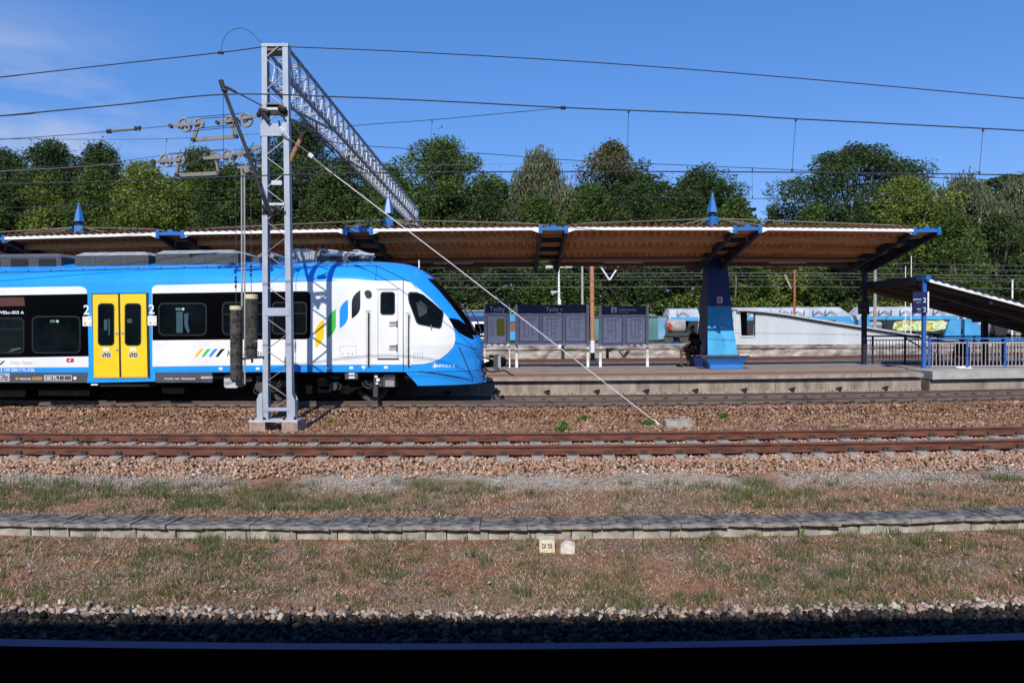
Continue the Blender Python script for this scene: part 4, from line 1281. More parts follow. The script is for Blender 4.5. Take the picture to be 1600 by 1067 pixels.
for s_ in (-1, 1):
    for yy, sy in ((MD, 1), (MD + MDP, -1)):
        pass
    a, b_ = legx(s_, zb), legx(s_, zt)
    lg = MB()
    for (u0, u1, v0, v1) in ((0, LG, 0, .012), (0, LG, MDP - .012, MDP), (0, .012, .0125, MDP - .0125)):
        q = [(-s_ * u0, v0), (-s_ * u1, v0), (-s_ * u1, v1), (-s_ * u0, v1)]
        if s_ > 0: q = q[::-1]
        lg.hexa([(a + dx, MD + dy, zb) for dx, dy in q] + [(b_ + dx, MD + dy, zt) for dx, dy in q])
    lg.build('leg', galv, portal)
    continue
    MB().hexa([(min(a, a - s_ * LG), MD, zb), (max(a, a - s_ * LG), MD, zb), (max(a, a - s_ * LG), MD + MDP, zb), (min(a, a - s_ * LG), MD + MDP, zb), (min(b_, b_ - s_ * LG), MD, zt), (max(b_, b_ - s_ * LG), MD, zt), (max(b_, b_ - s_ * LG), MD + MDP, zt), (min(b_, b_ - s_ * LG), MD + MDP, zt)]).build('leg', galv, portal)
def zz_(y): return P(430, y, MD).z
lat_f = [(441, 116, 417, 104), ]
mb = MB()
# zigzag bars on the four faces
step_ = .375
k = 0; z = zb + .12
while z < zt - .25:
    z2 = z + step_
    a, b_ = (-1, 1) if k % 2 == 0 else (1, -1)
    blocked = (zz_(215) < z + .19 < zz_(190)) or (zz_(496) < z + .19 < zz_(479))
    if not blocked:
        mb.bar((legx(a, z) - a * .10, MD + .02, z + .02), (legx(b_, z2) - b_ * .10, MD + .02, z2 - .02), .012, .05, up=(0, 1, 0), mi=0 if z > 4.6 else 1)
    for s_ in (-1, 1):
        ya, yb_ = (MD + .05, MD + MDP - .05) if k % 2 == 0 else (MD + MDP - .05, MD + .05)
        pass
    z = z2; k += 1
mb.build_each('lattice_bar', [galv2, rustb], portal)
def plate(x0, x1, y0, y1, dd, m, nm='mast_plate', dep=.012):
    return MB().pbox(x0, x1, y0, y1, MD + dd, dep).build(nm, m, portal)
plate(407, 449, 193, 212.5, -.014, galv)
plate(413, 452, 481, 493.5, -.014, galv)
plate(408, 450, 68, 72.5, -.014, galv, dep=MDP + .03)
plate(413, 444, 74, 79, .03, mat('rusty_cap_plate', (.2, .16, .13), rough=.8), dep=.4)
plate(411, 458, 636.5, 642, -.016, galv)
for s_, (xa, xb, xc) in ((-1, (402, 410, 411)), (1, (457, 450, 461))):
    x0 = xa if s_ < 0 else 449; x1 = 411 if s_ < 0 else 461.5
    a = P(x0, 650, MD).x; b_ = P(x1, 650, MD).x
    zt2 = zz_(612)
    for dy in (-.03, MDP + .02):
        if s_ < 0: poly = [(a, MD + dy, zb), (b_, MD + dy, zb), (b_, MD + dy, zt2), (a + .06, MD + dy, zt2 - .04), (a, MD + dy, zt2 - .18)]
        else: poly = [(a + .06, MD + dy, zb), (b_, MD + dy, zb), (b_, MD + dy, zt2 - .2), (b_ - .07, MD + dy, zt2 - .04), (a + .06, MD + dy, zt2)]
        MB().extr(poly, (0, .012, 0)).build('foot_gusset', galv, portal)
    MB().box(min(a, b_) + (.0 if s_ < 0 else .17), max(a, b_) - (.17 if s_ < 0 else 0), MD - .018, MD + MDP, zb, zt2 - .2).build('foot_gusset', galv, portal) if s_ > 0 else None
MB().box(P(391, 655, MD).x, P(467, 655, MD).x, MD - .12, MD + MDP + .12, zb - .05, zb - .004).build('base_plate', galv2, portal)
mb = MB()
for px in (397, 414, 445, 462):
    mb.disc((P(px, 652, MD).x, MD - .07, zb + .02), (0, 0, 1), .03, .08, 8)
mb.build_each('anchor_bolt', dsteel, portal)
for (x0, x1) in ((392.5, 417), (443, 467.5)):
    MB().box(P(x0, 660, MD).x, P(x1, 660, MD).x, MD - .14, MD + .25, -.40, zb - .052).build('foundation_block', found, portal)
    MB().box(P(x0, 660, MD).x, P(x1, 660, MD).x, MD + .27, MD + .6, -.40, zb - .052).build('foundation_block', found, portal)
# fittings on the mast
for (x0, x1, y0, y1, m) in ((407, 449, 173, 179.5, dsteel), (416, 442, 161, 168, mat('old_wood_block', (.22, .17, .13), rough=.9)), (417, 437, 163.5, 172, galv2), (409, 446, 330, 334.5, dsteel), (420, 444, 317, 321, galv2), (424, 440, 282, 289, galv2)):
    plate(x0, x1, y0, y1, -.03, m, 'mast_fitting', .08)
mb = MB()
for (x0, y0, x1, y1, r) in ((405, 172, 420, 176, .06), (410, 176, 420, 190, .05), (432, 176, 445, 184, .03), (436, 189, 437, 203, .02), (404, 180, 409, 172, .06), (410, 322, 428, 332, .07), (430, 322, 440, 330, .05), (436, 168, 446, 172, .07)):
    mb.tube([P(x0, y0, MD - .08), P(x1, y1, MD - .08)], r, 6)
mb.build_each('mast_fitting', dsteel, portal)

# beam: four chords and lattice, running straight back
beam = MB(); cz0 = P(430, 73, MD).z; cz1 = P(430, 123, MD).z
BY0, BY1 = MD + MDP, 42.0
xl, xr = xlt, xrt
for x_ in (xl, xr):
    for z_ in (cz0, cz1):
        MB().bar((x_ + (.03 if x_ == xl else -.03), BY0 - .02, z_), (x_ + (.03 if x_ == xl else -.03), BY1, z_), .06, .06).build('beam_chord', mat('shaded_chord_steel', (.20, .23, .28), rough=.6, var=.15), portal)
mb = MB()
y = BY0; k = 0
rz_ = random.Random(4)
while y < BY1 - .4:
    y2 = y + .40
    for x_ in (xl + .03, xr - .03):
        za, zb2 = (cz0, cz1) if k % 2 == 0 else (cz1, cz0)
        mb.bar((x_, y, za), (x_, y2, zb2), .032, .024)
        if k % 2 == 0: mb.bar((x_ + .02, y, cz0), (x_ + .02, y, cz1), .03, .03)
    xa, xb = (xl, xr) if k % 2 == 0 else (xr, xl)
    for z_ in (cz0, cz1):
        mb.bar((xa, y, z_), (xb, y2, z_), .035, .02)
        if k % 2: mb.bar((xl, y, z_), (xr, y, z_), .035, .02)
    y = y2; k += 1
mb.build('beam_lattice', galv2, portal)
# knee brace
mb = MB()
for x_ in (xl + .03, xr - .03):
    mb.bar((x_, BY0, P(430, 165, MD).z), (x_, BY0 + 4.6, cz1), .05, .05)
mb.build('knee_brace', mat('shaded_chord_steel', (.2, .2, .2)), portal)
# far mast of the portal
for x_ in (xl, xr - .1):
    for yy in (BY1 - .55, BY1):
        MB().box(x_, x_ + .1, yy, yy + .1, -.1, cz0 + .1).build('leg', galv, portal)
mb = MB(); z = 0.0; k = 0
while z < cz1:
    mb.bar((xl + (0 if k % 2 else .6), BY1 - .5, z), (xl + (.6 if k % 2 else 0), BY1 - .5, z + .5), .05, .02); z += .5; k += 1
mb.build('lattice_bars', galv2, portal)
# hanging fittings beneath the beam
for D_, ln in ((21.3, .9), (25.5, .5)):
    mb = MB().tube([((xl + xr) / 2, D_, cz1), ((xl + xr) / 2, D_, cz1 - ln)], .03, 6)
    mb.tube([((xl + xr) / 2, D_ - .1, cz1 - ln * .4), ((xl + xr) / 2 + .5, D_, cz1 - ln)], .03, 6)
    mb.build('beam_hanger', dsteel, portal)
# brown insulated arm right of the mast
sa = thing('insulated_strut', 'brown tube arm with black end leaning on the right side of the lattice mast', 'catenary arm', P(449, 258, MD))
MB().tube([P(449, 260, MD + .1), P(471, 215, MD + .1)], .055, 8).build('insulator_tube', rust_o, sa)
MB().tube([P(472, 214, MD + .1), P(466, 205, MD + .1), P(449, 182, MD + .1)], .02, 6).build('stay_rod', dsteel, sa)
MB().tube([P(469, 219, MD + .1), P(474, 207, MD + .1)], .06, 8).build('end_clamp', dsteel, sa)

# black slanting strut with its rope
st = thing('slanting_strut', 'long black strut leaning left from the lattice mast and carrying the upper wire', 'catenary strut', P(409, 305, MD - .25))
MB().tube([P(346, 128, MD - .35), P(353, 150, MD - .35), P(384, 231, MD - .33), P(409, 303, MD - .3), P(424, 338, MD - .1)], .042, 8).build('strut_tube', dsteel, st)
mb = MB()
mb.tube([P(345, 126, MD - .35), P(350, 142, MD - .35)], .058, 8); mb.tube([P(347, 140, MD - .40), P(355, 142, MD - .40)], .04, 8)
mb.tube([P(353, 136, MD - .35), P(368, 144, MD - .35)], .035, 6)
mb.build('head_clamp', dsteel, st)
MB().tube([P(366, 143, MD - .35), P(410, 166, MD - .1)], .016, 5).build('stay_rope', dsteel, st)
MB().tube([P(349, 148, MD - .35), P(349, 258, MD - .35)], .006, 4).build('earth_wire', dsteel, st)

# ------------------------------------------------------------------ pulley tensioners left of the mast
galo = mat('old_pulley_steel', (.19, .175, .155), rough=.6, var=.25, scale=8)
ropem = mat('steel_rope', (.05, .05, .055), rough=.6, var=.2)
def tensioner(label, wheels, bar1, arm, bar2, wedge, D):
    t_ = thing('pulley_tensioner', label, 'pulley tensioner', P(bar1[1][0], bar1[1][1], D), 'pulley tensioners left of the lattice mast')
    for (x_, y_, r_) in wheels:
        c = P(x_, y_, D); R_ = r_ / (F / D)
        mb = MB().disc(c, (0, 1, 0), R_, .07, 26, hole=R_ * .80)
        for k in range(5):
            a = k * 2 * math.pi / 5 + .3
            mb.bar(c, c + Vector((math.cos(a), 0, math.sin(a))) * R_ * .82, .03, .04)
        mb.disc(c, (0, 1, 0), R_ * .22, .10, 12)
        mb.build('pulley_wheel', mat('light_pulley_rim', (.26, .24, .20), rough=.6, var=.2), t_)
    mb = MB()
    for seg in (bar1, bar2):
        mb.bar(P(*seg[0], D - .07), P(*seg[1], D - .07), .02, .07); mb.bar(P(*seg[0], D + .07), P(*seg[1], D + .07), .02, .07)
    mb.build_each('pulley_bracket', galo, t_)
    mb = MB()
    for i in range(len(arm) - 1): mb.bar(P(*arm[i], D), P(*arm[i + 1], D), .05, .085)
    mb.build('link_frame', galo, t_)
    if wedge:
        MB().extr([P(*q, D - .09) for q in wedge[0]], (0, .02, 0)).extr([P(*q, D + .09) for q in wedge[1]], (0, .02, 0)).build('wedge_plate', galo, t_)
    a, b_ = wheels[0], wheels[-1]
    mb = MB()
    for (ya, yb2) in ((-1, -1), (.95, .8)):
        mb.tube([P(a[0] + 3, a[1] + a[2] * ya, D - .03), P(b_[0] - 3, b_[1] + b_[2] * yb2, D - .03)], .009, 4)
        mb.tube([P(wheels[1][0], wheels[1][1] + wheels[1][2] * ya, D + .03), P(wheels[2][0], wheels[2][1] + wheels[2][2] * yb2, D + .03)], .009, 4)
    mb.build('steel_rope', ropem, t_)
    mb = MB()
    for (x_, y_) in ((bar2[0][0], bar2[0][1]), (bar2[1][0], bar2[1][1]), (bar1[0][0], bar1[0][1]), arm[1], arm[2]): mb.disc(P(x_, y_, D - .09), (0, 1, 0), .045, .1, 8)
    mb.build_each('shackle', dsteel, t_)
tensioner('upper pair of pulley wheels hanging against blue sky left of the lattice mast', [(289, 195.4, 11), (311.5, 193.5, 7.5), (360, 190, 7.5), (383.7, 188.2, 11)], ((267, 197.5), (309, 193)), [(310.5, 193), (301.7, 219), (369, 213.5), (359.5, 190)], ((340, 192), (404, 180.5)), None, MD + .1)
tensioner('lower pair of pulley wheels with a grey wedge plate, seen against the trees', [(259.7, 251, 10.5), (282, 250, 7.5), (336.5, 245, 7.5), (358.8, 244, 10.5)], ((240, 252.5), (281, 250)), [(279.5, 251), (276, 274), (342, 271), (337, 246)], ((314, 247.5), (366, 245)), ([(362, 246), (362, 241), (407, 226), (407, 231)], [(362, 247), (362, 243), (407, 238), (407, 243)]), MD + .3)
# guide frame and rods
gr = thing('guide_rods', 'two thin vertical guide rods for the weights, beside the left side of the mast', 'guide rods', P(379, 560, MD))
mb = MB()
for px in (377.6, 382): mb.tube([P(px, 272, MD + .1), P(px + .6, 600, MD + .1)], .019, 6)
mb.build('rod', mat('grey_rod_steel', (.34, .34, .32), rough=.5), gr)
mb = MB().bar(P(371, 262, MD + .1), P(409, 260, MD + .1), .06, .05).bar(P(384, 262, MD + .1), P(388, 270, MD + .1), .12, .12).bar(P(377, 262, MD + .1), P(379, 274, MD + .1), .05, .05)
mb.build('top_bracket', galo, gr)
mb = MB().bar(P(378, 560.5, MD + .08), P(412, 558, MD - .02), .03, .05)
mb.build('lower_bracket', dsteel, gr)
MB().tube([P(336, 250, MD + .1), P(360, 262, MD + .1), P(378, 272, MD + .1)], .012, 5).build('stay_rod', dsteel, gr)
cw_m = mat('stained_weight_concrete', (.03, .026, .023), rough=.95, var=.5, scale=6, col2=(.095, .085, .075), stretch=(1.5, 1.5, .7), bump=.4, detail=8)
cream = mat('cream_top_weight', (.66, .58, .34), rough=.8, var=.08)
def weight_stack(label, xc, hwpx, y0, ytop, segs, rope_top, D):
    t_ = thing('counterweight', label, 'counterweight', P(xc, segs[-1], D), 'counterweights beside the mast')
    R_ = hwpx / (F / D)
    c0 = P(xc, y0, D); c1 = P(xc, ytop, D)
    MB().tube([c0, c1], R_ * 1.06, 20).build('top_weight', cream, t_)
    ys = [ytop] + segs
    rs_ = random.Random(int(xc))
    for i in range(len(ys) - 1):
        mb = MB()
        a = P(xc + rs_.uniform(-.4, .6), ys[i] + .25, D); b_ = P(xc + rs_.uniform(-.4, .6), ys[i + 1], D)
        r2 = R_ * rs_.uniform(.985, 1.02)
        mb.tube([a, a + (b_ - a) * .03, a + (b_ - a) * .97, b_], [r2 * .975, r2, r2, r2 * .975], 20)
        o = mb.build('weight_disc', cw_m, t_, True)
    mb = MB()
    for y_ in [(ys[i] * .4 + ys[i + 1] * .6) for i in range(0, len(ys) - 1, 2)]:
        mb.bar(P(xc + 1.5, y_ - 3, D - R_ * 1.0), P(xc + 1.5, y_ + 1.5, D - R_ * 1.0), .016, .015)
    mb.build('weight_slot', blk, t_)
    MB().tube([P(xc, y0, D), P(xc - .5, rope_top, D)], .008, 4).build('hanging_rope', ropem, t_)
    mb = MB()
    for k, yy in enumerate((y0 - 46, y0 - 40, y0 - 33)): mb.tube([P(xc - .5, yy, D), P(xc - .5, yy + 5, D)], .022 if k != 1 else .03, 6)
    mb.build('turnbuckle', dsteel, t_)
    MB().tube([P(xc + 1, segs[-1], D), P(xc + 1.5, segs[-1] + 9, D)], .025, 6).disc(P(xc + 1, segs[-1] + 1.5, D), (0, 0, 1), R_ * .8, .04, 14).build('end_nut', dsteel, t_)
weight_stack('longer stack of grey concrete weights with a cream top, left of the guide rods', 368.8, 8.7, 478, 484, [492, 503, 513, 524, 534.6, 545, 556, 566, 577, 586, 594], 275, MD + .02)
weight_stack('shorter stack of grey concrete weights with a cream top, between rods and mast', 392.6, 9.4, 460, 467, [478, 489, 500, 511, 522, 533, 545, 557.5], 268, MD + .18)

# ------------------------------------------------------------------ guy wire
gy = thing('guy_wire', 'white guy wire running from the lattice mast down right to the ballast', 'guy wire', G(1030, 665, -.28))
gd = G(1030, 665, -.27)
e0 = P(437, 203, MD - .06)
def gpt(px, py):
    t_ = (px - 437) / (1030 - 437)
    Y = 1 / ((1 - t_) / (MD - .06) + t_ / gd.y)
    return P(px, py, Y)
MB().tube([gpt(497, 254), gpt(700, 408), gpt(900, 563), gpt(1024, 659)], .0115, 6).build('wire', mat('white_wire_coating', (.72, .72, .72), rough=.5), gy)
MB().tube([gpt(437, 199), gpt(443, 207), gpt(452, 217)], [.05, .08, .03], 6).build('anchor_link', galv2, gy)
MB().tube([gpt(452, 217), gpt(485, 241)], .012, 5).build('upper_rope', galo, gy)
MB().bar(gpt(483, 241), gpt(489, 246), .09, .09).build('insulator_box', mat('pale_insulator', (.6, .63, .66), rough=.4), gy)
MB().tube([gpt(488, 245), gpt(494, 251), gpt(498, 254)], .03, 6).tube([gpt(494, 251), gpt(508, 262)], .022, 6).build('turnbuckle', galo, gy)
MB().tube([gpt(1021, 656), gpt(1030, 664)], .035, 6).build('ground_anchor', mat('white_wire_coating', (.7, .7, .7)), gy)

# ------------------------------------------------------------------ overhead wires
wirem = mat('dark_copper_wire', (.030, .032, .038), rough=.6, var=.1)
wirem2 = mat('pale_far_wire', (.15, .155, .155), rough=.6, var=.1)
def wire(label, pts, D, r, m=None, drops=(), Ds=None, clamps=()):
    r *= .82
    m = m or wirem
    t_ = thing('overhead_wire', label, 'overhead wire', P(pts[0][0], pts[0][1], D))
    p3 = [P(x_, y_, (Ds[i] if Ds else D)) for i, (x_, y_) in enumerate(pts)]
    if pts[0][0] < -50: p3 = [p3[0] + (p3[0] - p3[1]).normalized() * 16] + p3
    if pts[-1][0] > 1650: p3 = p3 + [p3[-1] + (p3[-1] - p3[-2]).normalized() * 16]
    MB().tube(lerp_pts(p3, 8), r, 5).build('wire', m, t_)
    for (xa, ya, xb, yb2) in drops:
        MB().tube([P(xa, ya, D), P(xb, yb2, D)], r * .4, 4).tube([P(xa, ya - .5, D), P(xa, ya + 4, D)], r * 1.6, 5).tube([P(xb, yb2 - 4, D), P(xb, yb2, D)], r * 1.6, 5).build('dropper', m, t_)
    for (xa, ya) in clamps: MB().tube([P(xa - 4, ya, D), P(xa + 4, ya + .6, D)], r * 2.6, 6).build('clamp', dsteel, t_)
    return t_
wire('uppermost wire left of the mast, rising to the mast head', [(-60, 127), (0, 121), (200, 98.5), (345, 82.5), (412, 73.5)], MD + .2, .017, clamps=((345, 82.5),))
wire('uppermost wire right of the mast, falling gently to the right edge', [(448, 73.5), (650, 82), (950, 99.5), (1250, 123), (1600, 154.3), (1680, 162)], MD + .2, .016)
wire('thin looped jumper arching over the sky at the mast head', [(345, 82), (348, 66), (355, 53), (367, 45.5), (380, 45), (393, 52), (404, 63), (413, 70)], MD + .2, .010)
wire('second wire from the top, carried by the head of the black strut', [(-60, 186), (0, 181.5), (180, 164.5), (350, 148), (520, 151.5), (700, 159), (880, 168.5), (1120, 178.5), (1242, 186), (1400, 194), (1600, 204.5), (1680, 209)], 13.7, .0155, drops=((982, 173, 980, 268), (1243.5, 186, 1237.5, 268), (1536, 202, 1530, 272)), clamps=((880, 168.5),))
wire('level contact wire crossing the treetops above the near track', [(-60, 291), (0, 288.5), (180, 283.5), (345, 277), (480, 272.5), (650, 269.5), (880, 268.5), (1120, 268.7), (1400, 271), (1600, 274), (1680, 276)], 13.7, .0145)
wire('thin wire rising right to meet the second wire at a clamp', [(470, 205), (560, 196), (676, 187.5), (780, 178), (877, 169)], 13.8, .008, drops=((675, 188, 673.5, 268),))
wire('slanting messenger wire over the train track falling to the right', [(450, 214), (560, 227), (650, 233.5), (780, 242), (900, 251), (1120, 260.5), (1240, 266), (1400, 275), (1600, 283.5), (1680, 288)], 21.4, .013, drops=((1175.5, 264, 1175.5, 310.5), (1396, 275, 1395, 313)))
wire('contact wire over the train track, just above the canopy spires', [(-60, 328), (0, 325.5), (150, 320.5), (405, 313.5), (560, 310), (800, 307), (1120, 310), (1300, 312), (1500, 317), (1680, 322)], 21.4, .011)
wire('wire with insulator ending at the upper pulley pair', [(-60, 222), (0, 218.3), (120, 210), (170, 205.5), (267, 197)], MD + .1, .010, drops=())
for i, (x0, y0, x1, y1) in enumerate(((170, 205.5, 212, 202),)):
    o = MB().tube([P(x0, y0, MD + .1), P(x1, y1, MD + .1)], .028, 6).build('rod_insulator', mat('olive_insulator', (.16, .15, .08), rough=.5)); tag(o, 'olive rod insulator in the wire left of the upper pulleys', 'insulator')
    MB().tube([P(167, 205.8, MD + .1), P(174, 205.2, MD + .1)], .05, 6).tube([P(211, 204.6, MD + .1), P(213, 198, MD + .1)], .035, 6).tube([P(217, 204.2, MD + .1), P(219, 197.5, MD + .1)], .035, 6).build('insulator_cap', dsteel, o)
wire('pale wire ending at the lower pulley pair', [(-60, 272), (0, 268), (100, 262.5), (180, 256.5), (240, 252.5)], MD + .3, .013, mat('brownish_wire', (.15, .13, .11), rough=.6))
wire('level thin wire behind the upper pulleys with a short dropper', [(-60, 217), (0, 217.4), (200, 218), (300, 215.5), (410, 209)], 21.4, .009, drops=((260.5, 218, 258.5, 242),))
wire('thin wire sloping over the left treetops to the lower pulleys', [(-60, 268), (0, 264.5), (160, 255), (280, 240.5), (409, 232)], MD + .5, .008)
wire('faint level wire over the middle treetops', [(470, 262), (650, 259), (830, 256), (1000, 254)], 34, .010, wirem2, drops=((781, 257, 781, 285),))
for i, (y0, y1, y2) in enumerate(((409, 408.5, 417), (418.5, 417.5, 424), (428, 426.5, 432), (433, 431.5, 437), (438, 436.5, 441), (449, 448, 452))):
    nm = ['topmost', 'second', 'third', 'fourth', 'fifth', 'lowest'][i]
    wire(nm + ' of the six pale far wires running beneath the canopy against the dark trees', [(650, y0 + .6), (880, y0), (1200, y1), (1450, (y1 + y2) / 2), (1680, y2)], 44 - i * .8, .019 if i in (2, 5) else .013, wirem2)
for (y0, lab) in ((332, 'thin dark wire low over the left trees'), (300, 'thin dark wire across the middle of the left trees')):
    wire(lab, [(-60, y0 + 3), (200, y0 - 1), (405, y0 - 4), (560, y0 - 3)], 36, .010)

# ------------------------------------------------------------------ platform
asph = mat('platform_asphalt', (.29, .245, .225), rough=.9, var=.15, scale=1.5, bump=.1)
pav = mat('red_brown_paving', (.28, .13, .09), rough=.9, var=.2, scale=3)
yl = mat('faded_yellow_line', (.50, .33, .13), rough=.9, var=.25, scale=4)
cop = mat('coping_concrete', (.32, .265, .215), rough=.9, var=.3, scale=3.5, bump=.2)
pw = mat('platform_wall_concrete', (.22, .175, .135), rough=.95, var=.25, scale=1.6, col2=(.43, .365, .295), bump=.3, detail=10, stretch=(1.6, 1, .45))
pwb = mat('crumbling_wall_base', (.30, .17, .12), rough=1, var=.4, scale=7, col2=(.52, .42, .34), bump=.8, bscale=20, stretch=(3, 1, 1))
PK = 1 / 100
PZ = .594
def strip(name, d0, d1, z0, z1, m, parent, x0=-45, x1=45, k=PK, step=1.0):
    xs = np.arange(x0, x1 + .01, step)
    V = []; Fc = []
    for x in xs:
        a, b_ = yb(x, d0, k), yb(x, d1, k)
        V += [(x, a, z0), (x, a, z1), (x, b_, z1), (x, b_, z0)]
    for i in range(len(xs) - 1):
        for j in range(4): Fc.append((i * 4 + j, i * 4 + (j + 1) % 4, (i + 1) * 4 + (j + 1) % 4, (i + 1) * 4 + j))
    Fc += [(3, 2, 1, 0), tuple(len(V) - 4 + q for q in range(4))]
    o = bpy.data.objects.new(name, raw_mesh(name, V, Fc, [m])); return link_to(o, parent)
plat = thing('station_platform', 'island platform with concrete edge and red brown strip behind the train', 'platform', (0, 23, -.1))
XS = P(1457, 592, 23.8).x
strip('deck', 23.6, 30.6, .3, PZ, asph, plat)
strip('paving_strip', 23.55, 24.95, PZ - .02, PZ + .004, pav, plat, x1=13.0)
strip('yellow_line', 24.98, 25.14, PZ - .02, PZ + .005, yl, plat, x1=13.0)
strip('edge_coping', 22.98, 23.55, PZ - .10, PZ + .002, cop, plat, x1=XS)
strip('edge_wall', 23.14, 23.6, -.02, PZ - .14, pw, plat, x1=XS)
strip('wall_base', 23.11, 23.3, -.3, .115, pwb, plat, x1=XS)
strip('raised_coping', 22.93, 24.6, PZ - .19, PZ + .07, mat('grey_new_concrete', (.40, .38, .35), rough=.9, var=.15, scale=3, bump=.1), plat, x0=XS + .01)
strip('edge_wall', 23.10, 23.6, -.3, PZ - .23, pw, plat, x0=XS + .01)
mb = MB()
rs = random.Random(3)
for x in np.arange(-2, XS, 1.53):
    y = yb(x, 23.10, PK)
    mb.extr([(x - .1, y, .16), (x - .03, y - .05, .20), (x + .09, y - .07, .22), (x + .1, y, .19), (x + .07, y, .05), (x + .02, y, .04)], (0, .05, 0))
mb.build_each('drain_hole', mat('dark_hole', (.03, .025, .02), rough=1), plat)
mb = MB()
for x in np.arange(-4, XS, 3.05):
    y = yb(x, 23.128, PK); mb.box(x - .012, x + .012, y, y + .02, .12, PZ - .14)
    y = yb(x, 22.97, PK); mb.box(x - .008, x + .008, y, y + .02, PZ - .10, PZ + .004)
mb.build_each('expansion_joint', mat('joint_shadow', (.16, .13, .11), rough=1), plat)
x, d = np.random.RandomState(77).uniform(0, 17, 900), np.full(900, 22.9)
rs2 = np.random.RandomState(7)
pts = np.stack([x, d + kcurv(d) * bx(x) + rs2.uniform(-.1, .12, 900), np.full(900, -.1)], -1)
blades('wall_foot_grass', 'dry and reddish stalks growing along the foot of the platform wall', pts, .05, .3, .014, mat_island('reddish_stalk', [(0, (.22, .10, .06)), (.6, (.36, .2, .13)), (1, (.42, .33, .2))]), 90, lean=.4)

# ------------------------------------------------------------------ canopy
navy = mat('dark_navy_steel', (.012, .016, .045), rough=.6, var=.2)
navp = mat('navy_column_paint', (.010, .022, .13), rough=.45, var=.12, scale=2)
lblu = mat('light_blue_column_paint', (.035, .31, .60), rough=.6, var=.14, scale=2, col2=(.06, .40, .70), spec=.3)
bblu = mat('bright_blue_steel', (.018, .14, .42), rough=.4, var=.12, scale=3)
wood = mat('varnished_timber', (.62, .33, .13), rough=.6, var=.22, scale=2.0, stretch=(1, 5, 5))
sheet = mat('red_brown_roof_sheet', (.62, .27, .085), rough=.6, var=.25, scale=1.5, col2=(.78, .40, .15))
sheet2 = mat('brown_roof_top', (.16, .075, .045), rough=.7, var=.2, scale=2)
fasc = mat('white_fascia', (.80, .80, .76), rough=.5, var=.05)
CK = 1 / 78 * .92
FZ, VZ = 5.13, 4.47       # front edge, valley
CD0, CDV, CD1 = 23.5, 28.2, 32.9
def cz(v): return VZ + (FZ - VZ) * abs(v - CDV) / (CDV - CD0)
canopy = thing('platform_canopy', 'long winged canopy with brown underside, white edge and blue columns over the platform', 'canopy', (0, CDV, PZ))
BR = [-29.6, -23.3, -17.25, -10.86, -4.76, 1.30, 7.40, 13.42]
def CP(x, v, z):
    """canopy point: offset x along, v across"""
    return Vector((x, v + CK * bx(x), z))
def CPp(x, v, z, xc):
    s_ = CK * xc
    # straight bay chord
    return Vector((x, v + z * 0, z))
for i in range(len(BR) - 1):
    xa, xb = BR[i] + (.44), BR[i + 1] - .44
    pa, pb = CP(xa, 0, 0), CP(xb, 0, 0)
    def Q_(t_, v, z): p = pa.lerp(pb, t_); return Vector((p.x, p.y + v, z))
    n = 22
    # corrugated sheet, ribs run across the platform; both wings
    for (v0, v1) in ((CD0, CDV), (CD1, CDV)):
        V = []; Fc = []
        for j in range(n * 4 + 1):
            t_ = j / (n * 4)
            h = (0, 0, .085, .085)[j % 4]
            for v in (v0 - .045 * (1 if v0 < v1 else -1), v1): V.append(Q_(t_, v, cz(v) + .075 + h + .035))
        for j in range(n * 4): Fc.append((2 * j, 2 * j + 1, 2 * j + 3, 2 * j + 2))
        nn = len(V)
        V += [Vector((p.x, p.y, p.z + .012)) for p in V]
        Fc += [tuple(q + nn for q in reversed(f)) for f in Fc]
        mi = [0] * (n * 4) + [1] * (n * 4)
        for j in range(n * 4): Fc.append((2 * j, 2 * j + 2, 2 * j + 2 + nn, 2 * j + nn)); mi.append(1)
        o = bpy.data.objects.new('roof_sheet', raw_mesh('roof_sheet', V, Fc, [sheet, sheet2], mi)); link_to(o, canopy)
    # white fascia with scalloped top
    for v0, sg in ((CD0 - .06, -1), (CD1 + .06, 1)):
        mb = MB(); top = []
        for j in range(n * 4 + 1):
            top.append((j / (n * 4), (.0, .012, .026, .012)[j % 4]))
        pts = [Q_(0, v0, FZ + .0)] + [Q_(1, v0, FZ + .0)] + [Q_(t_, v0, FZ + .078 + h) for t_, h in reversed(top)]
        mb.extr(pts, (0, .03, 0))
        mb.build('fascia', fasc, canopy)
    # timber purlins and the dark gutter beam in the valley
    for v in (24.5, 26.0, 27.4, 29.3, 31.0):
        z = cz(v)
        MB().bar(Q_(-.02, v, z - .02), Q_(1.02, v, z - .02), .10, .15).build('timber_purlin', wood, canopy)
    MB().bar(Q_(-.03, CDV, VZ - .02), Q_(1.03, CDV, VZ - .02), .34, .13).build('gutter_beam', mat('grey_brown_gutter', (.10, .08, .075), rough=.7), canopy)
    # conduit, strip light
    MB().tube([Q_(0, 26.6, cz(26.6) - .16), Q_(1, 26.6, cz(26.6) - .16)], .055, 6).build('conduit', mat('grey_conduit', (.08, .075, .075)), canopy)
    for t0 in (.30,):
        o = MB().bar(Q_(t0, 27.0, cz(27.0) - .22), Q_(t0 + .27, 27.0, cz(27.0) - .22), .12, .05).build('strip_light', mat('pale_lamp_cover', (.42, .36, .30), rough=.4), canopy)
    if i >= 4:
        MB().bar(Q_(.35, 28.4, VZ - .16), Q_(.62, 28.4, VZ - .16), .1, .10).build('strip_light', mat('brown_lamp_housing', (.30, .15, .08)), canopy)
